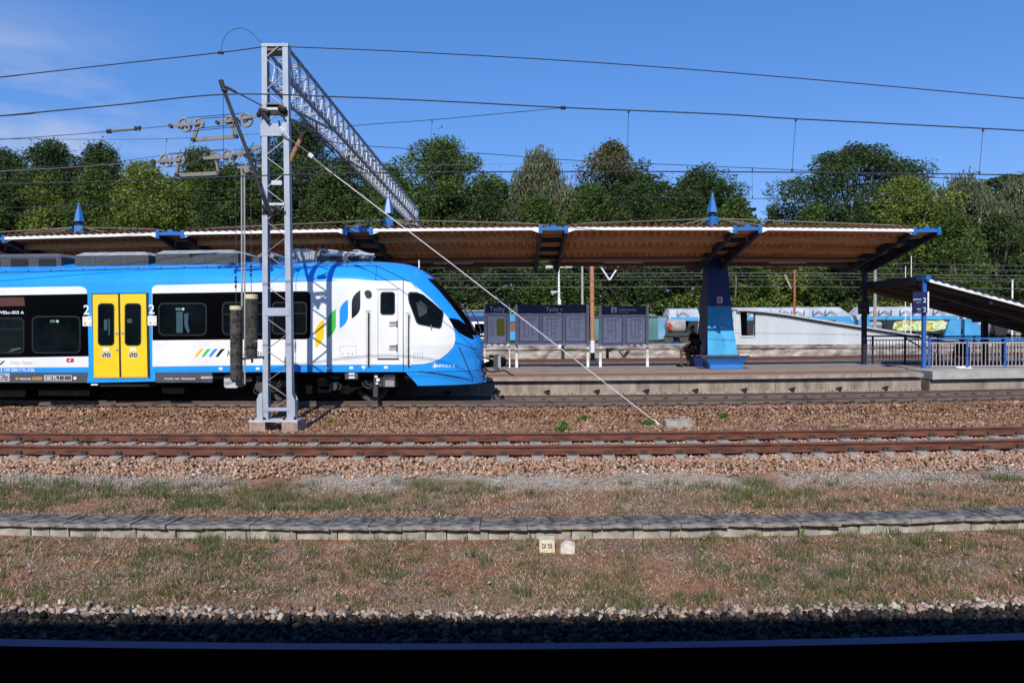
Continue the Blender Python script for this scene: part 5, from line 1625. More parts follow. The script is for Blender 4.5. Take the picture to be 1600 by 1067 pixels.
for i, xc in enumerate(BR):
    pc_ = CP(xc, 0, 0)
    for s_ in (-.40, .40):
        mb = MB()
        for (v0, v1, z0, z1, h0, h1) in ((CD0 - .05, CDV, FZ - .02, VZ - .12, .16, .42), (CDV, CD1 + .05, VZ - .12, FZ - .02, .42, .16)):
            a = Vector((pc_.x + s_, pc_.y + v0, z0)); b_ = Vector((pc_.x + s_, pc_.y + v1, z1))
            mb.extr([a + Vector((-.05, 0, h0 / 2)), b_ + Vector((-.05, 0, h1 / 2)), b_ + Vector((-.05, 0, -h1 / 2)), a + Vector((-.05, 0, -h0 / 2))], (.10, 0, 0))
        mb.build('cross_beam', navy, canopy)
        MB().box(pc_.x + s_ - .055, pc_.x + s_ + .055, pc_.y + CD0 - .12, pc_.y + CD0 - .04, FZ - .10, FZ + .15).box(pc_.x + s_ - .03, pc_.x + s_ + .03, pc_.y + CD0 - .135, pc_.y + CD0 - .12, FZ - .05, FZ + .10).build('bracket_post', bblu, canopy)
        if not (i == len(BR) - 1 and s_ > 0): MB().extr([(pc_.x + s_ * 1.15, pc_.y + CD0 - .07, FZ - .08), (pc_.x + s_ * 1.15, pc_.y + CD0 - .07, FZ + .01), (pc_.x + s_ * 1.75, pc_.y + CD0 - .07, FZ + .01)], (0, .02, 0)).build('bracket_gusset', fasc, canopy)
    for v in (24.6, 25.8, 27.0): MB().box(pc_.x - .36, pc_.x + .36, pc_.y + v, pc_.y + v + .09, cz(v) - .10, cz(v) + .06).build('tie_plate', navy, canopy)
    # sheet between the beams
    V = [(pc_.x - .45, pc_.y + CD0 - .1, FZ + .14), (pc_.x + .45, pc_.y + CD0 - .1, FZ + .14), (pc_.x + .45, pc_.y + CDV, VZ + .14), (pc_.x - .45, pc_.y + CDV, VZ + .14), (pc_.x + .45, pc_.y + CD1, FZ + .14), (pc_.x - .45, pc_.y + CD1, FZ + .14)]
    o = bpy.data.objects.new('roof_sheet', raw_mesh('roof_sheet', V, [(0, 1, 2, 3), (3, 2, 4, 5)], [sheet])); link_to(o, canopy)
    # blue end box with a small ridge
    x0, x1 = pc_.x - .40, pc_.x + .40
    yy = pc_.y + CD0 - .10
    top = [(x0, FZ + .10), (x0 + .12, FZ + .085), (x0 + .2, FZ + .115), (pc_.x - .1, FZ + .10), (pc_.x - .06, FZ + .18), (pc_.x + .06, FZ + .18), (pc_.x + .1, FZ + .10), (x1 - .2, FZ + .115), (x1 - .12, FZ + .085), (x1, FZ + .10)]
    MB().extr([(x1, yy, FZ - .01), (x0, yy, FZ - .01)] + [(a, yy, b_) for a, b_ in top], (0, .05, 0)).build('end_box', bblu, canopy)
# columns (every second bracket) with pointed spires and tie rods
def lerp(a, b_, t_): return a + (b_ - a) * t_
rod = mat('brown_grey_tie_rod', (.22, .17, .14), rough=.6)
def column(xb):
    base = CP(xb, CDV, 0)
    xc = base.x + .27; y0 = base.y
    c = thing('column', None, None, (xc, y0, PZ)); c.parent = canopy; c.matrix_parent_inverse = world_of(canopy).inverted()
    # profile by height: half width, front y, back y
    zs_ = [PZ, .9, 1.25, 1.7, 2.2, 2.85, 3.6, 4.45, 5.1]
    hwd = [.555, .55, .53, .50, .465, .44, .40, .36, .34]
    fy = [-1.15, -1.08, -.98, -.86, -.74, -.62, -.48, -.36, -.32]
    by = [1.15, 1.02, .88, .74, .62, .52, .44, .36, .32]
    for i0, i1, m_, nm in ((0, 5, lblu, 'column_lower_front'), (5, 8, navp, 'column_upper_front')):
        V = []; Fc = []
        for i in range(i0, i1 + 1):
            V += [(xc - hwd[i], y0 + fy[i], zs_[i]), (xc + hwd[i], y0 + fy[i], zs_[i]), (xc + hwd[i], y0 + fy[i] + .02, zs_[i]), (xc - hwd[i], y0 + fy[i] + .02, zs_[i])]
        for i in range(i1 - i0):
            for j in range(4): Fc.append((i * 4 + j, i * 4 + (j + 1) % 4, (i + 1) * 4 + (j + 1) % 4, (i + 1) * 4 + j))
        Fc += [(3, 2, 1, 0), tuple((i1 - i0) * 4 + j for j in range(4))]
        o = bpy.data.objects.new(nm, raw_mesh(nm, V, Fc, [m_])); link_to(o, c)
    V = []; Fc = []
    for i in range(9):
        V += [(xc - hwd[i] + .01, y0 + fy[i] + .021, zs_[i]), (xc + hwd[i] - .01, y0 + fy[i] + .021, zs_[i]), (xc + hwd[i] - .01, y0 + by[i], zs_[i]), (xc - hwd[i] + .01, y0 + by[i], zs_[i])]
    for i in range(8):
        for j in range(4): Fc.append((i * 4 + j, i * 4 + (j + 1) % 4, (i + 1) * 4 + (j + 1) % 4, (i + 1) * 4 + j))
    Fc += [(3, 2, 1, 0), (32, 33, 34, 35)]
    o = bpy.data.objects.new('column_shaft', raw_mesh('column_shaft', V, Fc, [navp])); link_to(o, c)
    # spire
    s_ = thing('spire', None, None, (xc, y0, 5.2)); s_.parent = c; s_.matrix_parent_inverse = world_of(c).inverted()
    sx_ = xc - .10
    def frus(z0, z1, r0, r1, m_, nm, n=4, tw=math.pi / 4 * 1.35):
        V = [(sx_ + r0 * math.cos(tw + k * 2 * math.pi / n), y0 + r0 * math.sin(tw + k * 2 * math.pi / n), z0) for k in range(n)] + [(sx_ + r1 * math.cos(tw + k * 2 * math.pi / n), y0 + r1 * math.sin(tw + k * 2 * math.pi / n), z1) for k in range(n)]
        o = bpy.data.objects.new(nm, raw_mesh(nm, V, [tuple(range(n - 1, -1, -1)), tuple(range(n, 2 * n))] + [(k, (k + 1) % n, n + (k + 1) % n, n + k) for k in range(n)], [m_])); link_to(o, s_)
    frus(4.9, 6.22, .30, .20, bblu, 'spire_base', 4)
    frus(6.22, 6.40, .10, .10, navy, 'spire_neck', 8)
    frus(6.38, 7.14, .215, .02, bblu, 'spire_cone', 6)
    mb = MB()
    for q in (-1, 1): mb.box(sx_ + q * .21 - .04, sx_ + q * .21 + .04, y0 - .2, y0 - .08, 6.08, 6.17)
    mb.build_each('rod_anchor', bblu, s_)
    mb = MB()
    for q in (-1, 1):
        mb.tube([(sx_ + q * .25, y0 - .15, 6.13), (sx_ + q * 5.2, CP(xb + q * 5.4, 0, 0).y + CD0 + .9, FZ + .33), (sx_ + q * 6.0, CP(xb + q * 6.0, 0, 0).y + CD0 + .4, FZ + .16)], .022, 5)
        mb.tube([(sx_ + q * .25, y0 - .2, 6.10), (sx_ + q * 1.3, y0 - 2.6, 5.50), (sx_ + q * 1.6, y0 - 3.5, FZ + .18)], .026, 5)
        mb.tube([(sx_ + q * .25, y0, 6.13), (sx_ + q * 6.0, y0 + .3, 4.9)], .022, 5)
    mb.build('tie_rod', rod, c)
    return c, xc, y0
cols = []
for xb in (7.40, -4.76, -17.25, -29.6): cols.append(column(xb))
cc0, cx0, cy0 = cols[0]
# small notice on the column
q0 = P(1120, 464, cy0 - .72)
sgn = MB().pbox(1120.2, 1129, 464, 476, cy0 - .68, .012).build('no_smoking_notice', mat('grey_notice', (.55, .55, .57), rough=.5)); tag(sgn, 'small grey and red notice fixed on the navy part of the blue column', 'notice sign')
MB().pbox(1120.2, 1129, 473, 476, cy0 - .684, .003).build('notice_band', mat('red_notice_band', (.5, .05, .04)), sgn)
MB().pbox(1122, 1127, 466, 471, cy0 - .684, .003).build('notice_symbol', mat('dark_notice_print', (.2, .2, .22)), sgn)
# bench in front of the column
bench = thing('bench', 'bench with dark slab seat on a tapered blue base at the foot of the column', 'bench', (cx0 + .1, 27.0, PZ))
bD = 26.55
z_s = P(1137, 556, bD).z
def bxx(px, D=bD): return P(px, 560, D).x
MB().box(bxx(1096.5), bxx(1172), bD, bD + .62, z_s - .05, z_s + .005).build('seat', mat('dark_seat_slab', (.10, .06, .05), rough=.6, var=.2), bench)
zt_, zm_ = z_s - .052, P(1137, 569.5, bD).z
mb = MB().hexa([(bxx(1110), bD + .15, zm_), (bxx(1163), bD + .15, zm_), (bxx(1163), bD + .55, zm_), (bxx(1110), bD + .55, zm_), (bxx(1103), bD + .04, zt_), (bxx(1169), bD + .04, zt_), (bxx(1169), bD + .6, zt_), (bxx(1103), bD + .6, zt_)])
mb.build('base', bblu, bench)
MB().box(bxx(1111), bxx(1162), bD + .12, bD + .6, PZ + .01, zm_ - .002).build('plinth', mat('blue_plinth', (.03, .18, .55), rough=.5), bench)
tag(MB().box(bxx(1172), bxx(1176), bD + .1, bD + .5, z_s + .0, z_s + .03).box(bxx(1160), bxx(1174), bD + .3, bD + .5, z_s + .006, z_s + .04).build('folded_paper', wtxt), 'white folded paper lying on the right end of the bench', 'paper')
# second bench end on the shaded left side carries the person
bs = thing('bench', 'shaded bench wrapped round the left side of the blue column, under the seated person', 'bench', (cx0 - .8, cy0, PZ))
SX0, SX1 = cx0 - 1.02, cx0 - .56
MB().box(SX0, SX1, cy0 - .5, cy0 + .9, PZ + .40, PZ + .45).build('seat', mat('dark_seat_slab', (.1, .06, .05)), bs)
MB().hexa([(SX0 + .2, cy0 - .4, PZ), (SX1, cy0 - .4, PZ), (SX1, cy0 + .8, PZ), (SX0 + .2, cy0 + .8, PZ), (SX0 + .08, cy0 - .45, PZ + .398), (SX1, cy0 - .45, PZ + .398), (SX1, cy0 + .85, PZ + .398), (SX0 + .08, cy0 + .85, PZ + .398)]).build('base', navp, bs)

# ------------------------------------------------------------------ person on the bench
skin = mat('skin', (.13, .07, .05), rough=.55, var=.08)
hairm = mat('dark_hair', (.012, .010, .009), rough=.7)
cloth = mat('black_tshirt', (.003, .003, .004), rough=1, var=.2, spec=0)
shortm = mat('dark_shorts', (.008, .007, .007), rough=1, var=.2, spec=0)
def skinned(name, verts, edges, radii, m, parent, lv=2, root=0):
    me = bpy.data.meshes.new(name); me.from_pydata(verts, edges, [])
    o = bpy.data.objects.new(name, me); COL.objects.link(o)
    md = o.modifiers.new('s', 'SKIN'); md.use_smooth_shade = True
    for i, v in enumerate(me.skin_vertices[0].data): v.radius = (radii[i], radii[i]) if not isinstance(radii[i], tuple) else radii[i]; v.use_root = (i == root)
    sb_ = o.modifiers.new('b', 'SUBSURF'); sb_.levels = lv; sb_.render_levels = lv
    bpy.context.view_layer.update()
    dg = bpy.context.evaluated_depsgraph_get()
    ev = bpy.data.meshes.new_from_object(o.evaluated_get(dg))
    o.modifiers.clear(); o.data = ev; ev.materials.clear(); ev.materials.append(m)
    for p_ in ev.polygons: p_.use_smooth = True
    if parent: o.parent = parent; o.matrix_parent_inverse.identity()
    return o
# local frame: person faces -x (left), origin on the platform under the pelvis, y away from the camera
px_ = (SX0 + SX1) / 2 - .02
per = thing('person', 'person in black t-shirt and dark shorts sitting on the bench left of the blue column', 'person', (px_, cy0 - .35, PZ), rz=rad(-35))
per.scale = (1.14, 1.14, 1.14)
J = {'pel': (0, 0, .56), 'belly': (-.02, 0, .70), 'chest': (-.05, 0, .90), 'neckb': (-.07, 0, 1.06), 'neck': (-.10, 0, 1.13), 'hd': (-.14, 0, 1.20), 'hdt': (-.15, 0, 1.30),
     'hL': (-.06, -.10, .55), 'kL': (-.44, -.17, .56), 'aL': (-.40, -.17, .10), 'fL': (-.46, -.17, .05), 'tL': (-.60, -.18, .035),
     'hR': (-.06, .10, .55), 'kR': (-.42, .20, .54), 'aR': (-.30, .20, .10), 'fR': (-.36, .20, .05), 'tR': (-.50, .22, .035),
     'sL': (-.06, -.18, 1.02), 'eL': (-.14, -.27, .76), 'wL': (-.36, -.20, .64), 'sR': (-.06, .18, 1.02), 'eR': (-.14, .27, .76), 'wR': (-.36, .18, .66), 'pL': (-.42, -.19, .635), 'pR': (-.42, .17, .655)}
nm_ = list(J); ix = {n_: i for i, n_ in enumerate(nm_)}
E = [('pel', 'belly'), ('belly', 'chest'), ('chest', 'neckb'), ('neckb', 'neck'), ('neck', 'hd'), ('hd', 'hdt'), ('pel', 'hL'), ('hL', 'kL'), ('kL', 'aL'), ('aL', 'fL'), ('fL', 'tL'), ('pel', 'hR'), ('hR', 'kR'), ('kR', 'aR'), ('aR', 'fR'), ('fR', 'tR'), ('neckb', 'sL'), ('sL', 'eL'), ('eL', 'wL'), ('wL', 'pL'), ('neckb', 'sR'), ('sR', 'eR'), ('eR', 'wR'), ('wR', 'pR')]
Rr = dict(pel=.15, belly=.145, chest=.155, neckb=.08, neck=.055, hd=.078, hdt=.085, hL=.10, kL=.062, aL=.042, fL=.045, tL=.035, hR=.10, kR=.062, aR=.042, fR=.045, tR=.035, sL=.065, eL=.047, wL=.032, sR=.065, eR=.047, wR=.032, pL=.036, pR=.036)
skinned('body', [J[n_] for n_ in nm_], [(ix[a], ix[b_]) for a, b_ in E], [Rr[n_] for n_ in nm_], skin, per)
# fingers, each its own chain rooted in the palm
for hand, sy in (('pL', -1), ('pR', 1)):
    p0 = Vector(J[hand])
    for k, (dy, ln) in enumerate(((-.028, .062), (-.010, .072), (.009, .068), (.027, .052))):
        a = p0 + Vector((-.02, dy, 0)); b_ = a + Vector((-ln * .55, 0, -.006)); c_ = b_ + Vector((-ln * .3, 0, -.025)); d_ = c_ + Vector((-.004, 0, -.022))
        skinned('finger', [a, b_, c_, d_], [(0, 1), (1, 2), (2, 3)], [.010, .0095, .0085, .007], skin, per, 1)
    a = p0 + Vector((.0, -sy * .03, .0)); skinned('thumb', [a, a + Vector((-.028, -sy * .022, 0)), a + Vector((-.05, -sy * .024, -.012))], [(0, 1), (1, 2)], [.012, .011, .009], skin, per, 1)
# shirt, shorts, shoes, hair, face
S = ['pel', 'belly', 'chest', 'neckb', 'sL', 'eL', 'sR', 'eR']
sv = [Vector(J[n_]) for n_ in S]; sv[5] = Vector(J['sL']).lerp(Vector(J['eL']), .75); sv[7] = Vector(J['sR']).lerp(Vector(J['eR']), .75); sv[3] = sv[3] - Vector((0, 0, .01))
skinned('t_shirt', sv, [(0, 1), (1, 2), (2, 3), (3, 4), (4, 5), (3, 6), (6, 7)], [.172, .165, .178, .09, .085, .07, .085, .07], cloth, per, root=2)
hv = [Vector(J['pel']), Vector(J['hL']), Vector(J['hL']).lerp(Vector(J['kL']), .85), Vector(J['hR']), Vector(J['hR']).lerp(Vector(J['kR']), .85)]
skinned('shorts', hv, [(0, 1), (1, 2), (0, 3), (3, 4)], [.168, .12, .088, .12, .088], shortm, per)
for q in ('L', 'R'):
    skinned('shoe', [Vector(J['a' + q]) + Vector((.03, 0, -.05)), Vector(J['f' + q]), Vector(J['t' + q]) + Vector((-.01, 0, 0))], [(0, 1), (1, 2)], [.05, .052, .045], blk, per, 1)
hm = skinned('hair', [(-.125, 0, 1.24), (-.12, 0, 1.31), (-.15, 0, 1.345)], [(0, 1), (1, 2)], [.088, .098, .085], hairm, per)
MB().tube([(-.222, 0, 1.27), (-.245, 0, 1.235), (-.225, 0, 1.225)], [.008, .016, .012], 6).build('nose', skin, None).parent = per
for sy in (-1, 1):
    o = MB().disc((-.216, sy * .033, 1.265), (1, 0, 0), .010, .01, 8).build('eye', hairm); o.parent = per
    o = MB().disc((-.135, sy * .084, 1.25), (0, 1, 0), .028, .016, 10).build('ear', skin); o.parent = per
o = MB().box(-.226, -.216, -.022, .022, 1.203, 1.209).build('mouth', mat('lip_colour', (.2, .07, .06))); o.parent = per

# ------------------------------------------------------------------ notice boards
bfr = mat('grey_board_frame', (.60, .585, .58), rough=.45, var=.08)
hdr = mat('navy_board_header', (.010, .015, .07), rough=.4, var=.05)
paper = mat('paper_notice', (.86, .84, .88), rough=.7, var=.06, scale=14)
paper2 = mat('backing_glass', (.74, .73, .80), rough=.25, var=.06)
prn = mat('notice_print', (.07, .08, .16), rough=.7)
sgtxt = mat('sign_lettering', (.75, .77, .82), rough=.5, var=.02)
wleg = mat('white_and_sunlit_paint', (.82, .82, .80), rough=.5, var=.04)
def board(label, x0, x1, ytop, yhead, ybot, bays, D, legs, ylw, texts, yellow_=None, lw=4.0):
    t_ = thing('notice_board', label, 'notice board', (P((x0 + x1) / 2, 574, D).x, D, PZ), 'notice boards on the platform')
    MB().pbox(x0 + 1.5, x1 - 1.5, ytop, yhead, D - .02, .12).build('header_panel', hdr, t_)
    zb_ = P(x0, ybot, D).z; zt_ = P(x0, yhead, D).z
    fr = MB()
    fr.pbox(x0 + 2, x1 - 2, yhead + .4, yhead + 3, D, .09)
    fr.pbox(x0 + 2, x1 - 2, ybot - 3.4, ybot, D, .09)
    n = len(bays)
    edges = [x0 + 2] + [((bays[i][1] + bays[i + 1][0]) / 2) for i in range(n - 1)] + [x1 - 2]
    for i, (a, b_) in enumerate(bays):
        la = edges[i]; rb = edges[i + 1]
        fr.pbox(la, a, yhead + 3, ybot - 3.4, D, .09); fr.pbox(b_, rb, yhead + 3, ybot - 3.4, D, .09)
    fr.build('frame', bfr, t_)
    for (a, b_) in bays:
        g_ = MB().pbox(a, b_, yhead + 3, ybot - 3.4, D + .05, .02).build('display_case', paper2, t_)
        MB().pbox(a, b_, yhead + 3, yhead + 3.7, D + .02, .02).pbox(a, b_, ybot - 4.1, ybot - 3.4, D + .02, .02).pbox(a, a + .7, yhead + 3.7, ybot - 4.1, D + .02, .02).pbox(b_ - .7, b_, yhead + 3.7, ybot - 4.1, D + .02, .02).build('case_edge', mat('dark_case_edge', (.08, .08, .09)), g_)
        MB().pbox(a + 1.6, b_ - 1.6, yhead + 6, ybot - 6, D + .042, .004).build('paper_sheet', paper, g_)
        if not yellow_:
            mb = MB(); w_ = b_ - a
            for k in (.27, .46, .64): mb.pbox(a + w_ * k - .25, a + w_ * k + .25, yhead + 8.5, ybot - 12 + 3 * (k > .6), D + .038, .002)
            mb.pbox(a + w_ * .18, b_ - w_ * .16, yhead + 8, yhead + 8.8, D + .038, .002)
            rs_ = random.Random(int(a))
            for k in range(26):
                xx = a + w_ * rs_.choice([.12, .3, .49, .67]); yy = yhead + 10 + rs_.random() * (ybot - yhead - 20)
                mb.pbox(xx, xx + w_ * .12, yy, yy + .35, D + .038, .002)
            mb.build('timetable_print', prn, g_)
        else:
            MB().pbox(*yellow_, D + .036, .003).build('yellow_sheet', mat('yellow_timetable', (.42, .42, .04)), g_)
            mb = MB()
            for k in range(14): mb.pbox(a + 3, a + 12, yhead + 9 + k * 2, yhead + 9.4 + k * 2, D + .036, .002)
            mb.build('timetable_print', mat('faint_print', (.3, .31, .4)), g_)
    for px in legs:
        zl = P(px, ylw, D).z
        x_ = P(px, 560, D).x; r_ = lw / (F / D) / 2
        MB().box(x_ - r_, x_ + r_, D - .03, D + .06, zl, P(px, ytop - .5, D).z).build('post', bfr, t_)
        MB().box(x_ - r_, x_ + r_, D - .03, D + .06, PZ, zl).build('post_foot', wleg, t_)  # foot whiter than the post: sunlight below the canopy shadow, as colour
    for (s_, a, b_, h_, w_) in texts: sign_text(s_, a, b_, h_, D - .026, sgtxt, t_, 'lettering', False, w_)
    return t_
board('narrow station name board with a yellow sheet beside the train nose', 756, 797.5, 475.5, 489.5, 541.5, [(761, 792)], 28.3, [757.5, 796.3], 559, [('Tychy', 765, 486.5, 7.6, 24)], (776, 788.5, 498, 525), lw=2.0)
board('wide station name board with three timetable cases', 805, 920, 476, 489.5, 538, [(811, 843), (847, 879), (883, 916)], 28.5, [807.2, 918.5], 564, [('Tychy', 853, 486.3, 6.4, 20)])
b3 = board('information board with two timetable cases right of the tall orange pole', 936, 1013, 478, 491.5, 540.5, [(941.5, 973), (978, 1009)], 28.5, [938, 1011.5], 564, [('informacja', 967, 485.6, 3.9, 27), ('information', 967.5, 488.7, 1.7, 15)])
MB().pbox(955, 963.5, 480, 488.5, 28.5 - .028, .005).build('information_symbol', sgtxt, b3)
MB().pbox(958.3, 960.5, 481, 482.4, 28.5 - .033, .004).pbox(958, 960.5, 483.2, 487.6, 28.5 - .033, .004).pbox(957.3, 961.6, 486.8, 487.8, 28.5 - .034, .004).build('information_symbol', hdr, b3)
b2 = [o for o in COL.objects if o.get('label', '').startswith('wide station name')][0]
MB().extr([P(875, 482.5, 28.47), P(878, 486, 28.47), P(878, 482.5, 28.47)], (0, .004, 0)).build('arrow_symbol', sgtxt, b2)

# ------------------------------------------------------------------ poles behind the boards
pD = 41.0
pl = thing('catenary_pole', 'tall rust orange pole with white and black foot between the notice boards', 'catenary pole', (P(925, 560, pD).x, pD, -.1))
xpo = P(926, 560, pD).x
def pz(y, D=pD): return P(926, y, D).z
MB().tube([(xpo, pD, pz(532)), (xpo - .03, pD, pz(396))], .115, 10).build('shaft', mat('orange_rust_pole', (.45, .22, .11), rough=.8, var=.2, scale=2), pl)
MB().tube([(xpo, pD, pz(551)), (xpo, pD, pz(532) - .002)], .118, 10).build('white_band', wleg, pl)
MB().tube([(xpo, pD, pz(564)), (xpo, pD, pz(551) - .002)], .12, 10).build('black_band', blk, pl)
MB().box(xpo - .25, xpo + .25, pD - .25, pD + .25, -.3, pz(563)).build('foot', under2, pl)
va_ = thing('line_cantilever', 'white V shaped overhead line arm hanging beside the orange pole', 'catenary arm', P(934, 413, pD))
mb = MB().tube([P(938, 416, pD), P(952.5, 438, pD)], .045, 6).tube([P(952.5, 438, pD), P(967, 415, pD)], .045, 6)
mb.build('arm_tube', wleg, va_)
MB().tube([P(926, 411, pD), P(936, 415.5, pD), P(966, 413.5, pD), P(985, 416, pD)], .035, 6).tube([P(936, 415, pD), P(941, 417, pD)], .08, 8).tube([P(963, 414, pD), P(969, 415, pD)], .09, 8).build('arm_fitting', galo, va_)
lD = 46.5
lp = thing('street_lamp', 'white twin headed lamp post behind the wide notice board', 'lamp post', (P(873.5, 545, lD).x, lD, .6))
MB().tube([P(873.8, 545, lD), P(873.5, 480, lD), P(873.2, 419, lD)], [.085, .085, .05], 8).build('post', wleg, lp)
MB().tube([P(866, 417.6, lD), P(873, 418.6, lD), P(880, 417.4, lD)], .035, 6).build('crossarm', wleg, lp)
for (a, b_, yy) in ((852, 865, 418), (881.5, 894.5, 417.5)):
    MB().tube([P(a, yy, lD), P(a + 2, yy, lD), P(b_ - 2, yy - .3, lD), P(b_, yy, lD)], [.06, .11, .10, .05], 8).build('lamp_head', mat('pale_lamp_housing', (.5, .52, .52), rough=.4), lp)
MB().tube([P(876, 545, lD - .1), P(876, 468, lD - .1)], .03, 5).build('conduit', wleg, lp)
ls = thing('loudspeaker', 'small pale horn loudspeaker on the twin headed lamp post', 'loudspeaker', P(866, 458, lD - .1))
MB().tube([P(861.5, 458.5, lD - .2), P(868, 456.5, lD - .2), P(870.5, 456, lD - .2)], [.16, .07, .05], 12).build('horn', mat('pale_lamp_housing', (.5, .5, .5)), ls)
MB().tube([P(870, 456, lD - .2), P(873.5, 458, lD - .05)], .03, 6).build('bracket', wleg, ls)
def plain_pole(label, px, y0, y1, D, w, m, base_z=.3, nm='pole'):
    a = P(px, y0, D)
    t_ = thing(nm, label, 'pole', (a.x, D, base_z))
    R_ = w / (F / D) / 2
    MB().tube([(a.x, D, base_z), (a.x, D, a.z)], [R_ * 1.1, R_ * .9], 8).build('shaft', m, t_)
    MB().disc((a.x, D, base_z + .05), (0, 0, 1), R_ * 1.6, .3, 8).build('foot', under2, t_)
    return t_
gpm = mat('grey_concrete_pole', (.42, .40, .38), rough=.8, var=.15)
plain_pole('plain grey pole just left of the orange pole, under the canopy', 909.7, 395, 480, 60, 3.4, gpm)
plain_pole('grey pole behind the dark sign post at right', 1367.5, 411, 532, 52, 5.0, mat('weathered_grey_pole', (.30, .27, .25), rough=.9, var=.3, scale=2))
plain_pole('thin white pole sticking up behind the stair roof', 1424, 400, 470, 62, 1.3, wleg)
plain_pole('short white pole beside the thin one behind the stair roof', 1415, 416, 475, 60, 1.2, wleg)
plain_pole('white crooked pole above the stair roof near the right edge', 1582, 437, 500, 55, 2.6, wleg)
rp2 = plain_pole('rust red pole with a pale stay standing behind the white ramp house', 1241.5, 418, 490, 56, 3.6, mat('rust_red_pole', (.40, .09, .045), rough=.7, var=.25))
MB().tube([P(1226, 429, 56), P(1236, 451, 56)], .07, 6).build('stay_arm', mat('pale_brown_stay', (.5, .33, .2)), rp2)

# ------------------------------------------------------------------ stair roof, posts, signs and railings at right
sD0, sD1 = 25.2, 29.9
sr = thing('stair_roof', 'lean canopy sloping down to the right over the underpass stairs', 'stair canopy', (P(1443, 578, sD0).x, sD0, PZ))
A0 = P(1449, 436.5, sD0)
def roofz(x): return A0.z - .05 - (x - A0.x) * .272
XE = A0.x + 9.0
n = 34
V = []; Fc = []
for j in range(n * 4 + 1):
    x = A0.x + (XE - A0.x) * j / (n * 4); h = (0, .022, .045, .022)[j % 4]
    for yv in (sD0 - .08, sD1 + .1): V.append((x, yv, roofz(x) + .10 + h))
for j in range(n * 4): Fc.append((2 * j, 2 * j + 1, 2 * j + 3, 2 * j + 2))
nn = len(V); V += [(a, b_, c_ + .012) for a, b_, c_ in V]; Fc += [tuple(q + nn for q in reversed(f)) for f in Fc]
for j in range(n * 4): Fc.append((2 * j, 2 * j + 2, 2 * j + 2 + nn, 2 * j + nn))
o = bpy.data.objects.new('roof_sheet', raw_mesh('roof_sheet', V, Fc, [mat('dark_brown_sheet', (.055, .035, .03), rough=.7, var=.3)])); link_to(o, sr)
top = [(A0.x + (XE - A0.x) * j / (n * 4), (.0, .018, .035, .018)[j % 4]) for j in range(n * 4 + 1)]
MB().extr([(A0.x, sD0, roofz(A0.x) - .02), (XE, sD0, roofz(XE) - .02)] + [(x, sD0, roofz(x) + .085 + h) for x, h in reversed(top)], (0, .03, 0)).build('fascia', fasc, sr)
for yv in (25.6, 26.8, 28.0, 29.2):
    MB().bar((A0.x - .05, yv, roofz(A0.x) - .02), (XE, yv, roofz(XE) - .02), .09, .16).build('timber_purlin', mat('dark_timber', (.10, .055, .035), rough=.7), sr)
MB().bar((A0.x, sD1, roofz(A0.x) - .02), (XE, sD1, roofz(XE) - .02), .06, .14).build('rear_fascia', mat('rusty_edge', (.22, .12, .07)), sr)
MB().bar((A0.x - .02, sD0 - .1, roofz(A0.x) + .1), (A0.x - .02, sD0 + .5, roofz(A0.x) + .1), .16, .14).build('end_box', bblu, sr)
MB().bar((A0.x - .02, sD0 + .52, roofz(A0.x) + .05), (A0.x - .02, sD1, roofz(A0.x) + .05), .14, .26).build('cross_beam', navy, sr)
for q in range(1, 4):
    x = A0.x + q * 2.2
    MB().bar((x, sD0 + .1, roofz(x) - .12), (x, sD1, roofz(x) - .12), .1, .16).build('cross_beam', navy, sr)
MB().tube([(A0.x + .3, 26.4, roofz(A0.x) - .28), (A0.x + 8, 26.4, roofz(A0.x + 8) - .28)], .04, 6).build('conduit', mat('grey_conduit', (.1, .1, .1)), sr)
p1x = P(1443.5, 520, sD0 + .1).x
MB().box(p1x - .055, p1x + .055, sD0 + .05, sD0 + .16, PZ, A0.z + .05).build('post', mat('dark_blue_post', (.02, .12, .42), rough=.5, var=.15), sr)
MB().box(p1x - .12, p1x + .12, sD0 - .02, sD0 + .22, PZ, PZ + .05).build('post_foot', under2, sr)
p2x = P(1350, 520, 29.2).x
MB().box(p2x - .07, p2x + .07, 29.1, 29.28, PZ, P(1350, 405, 29.2).z).build('post', navy, sr)
p3x = P(1538, 520, 29.2).x
MB().box(p3x - .09, p3x + .09, 29.1, 29.28, PZ - .9, P(1538, 500, 29.2).z).build('post', navy, sr)
# signs
sg = thing('platform_sign', 'dark blue platform and track number sign on the bright blue post', 'sign', P(1440, 475, sD0 - .05))
MB().pbox(1426.5, 1449, 456, 489.5, sD0 - .05, .06).build('sign_panel', hdr, sg)
MB().pbox(1449.3, 1451.6, 455.5, 489, sD0 - .05, .05).build('sign_edge', wtxt, sg)
for (s_, a, b_, h_, w_) in (('peron', 1427.5, 469, 3.4, 12), ('2', 1442.3, 472.6, 7.6, 5), ('tor', 1433, 484, 3.2, 6), ('2', 1442.3, 487.3, 7.2, 5), ('platform', 1432, 473, 1.4, 7), ('track', 1434, 487, 1.4, 5)):
    sign_text(s_, a, b_, h_, sD0 - .056, sgtxt, sg, 'lettering', False, w_)
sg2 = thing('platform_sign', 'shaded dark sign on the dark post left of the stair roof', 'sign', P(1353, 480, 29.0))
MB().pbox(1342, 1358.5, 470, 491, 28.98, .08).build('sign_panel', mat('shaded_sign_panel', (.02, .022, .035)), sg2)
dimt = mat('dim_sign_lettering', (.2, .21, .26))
for (s_, a, b_, h_, w_) in (('2', 1343, 477, 4.2, 3.4), ('1', 1343.5, 487, 4.2, 2.2), ('peron', 1348, 475.5, 2.2, 9)): sign_text(s_, a, b_, h_, 28.972, dimt, sg2, 'lettering', False, w_)
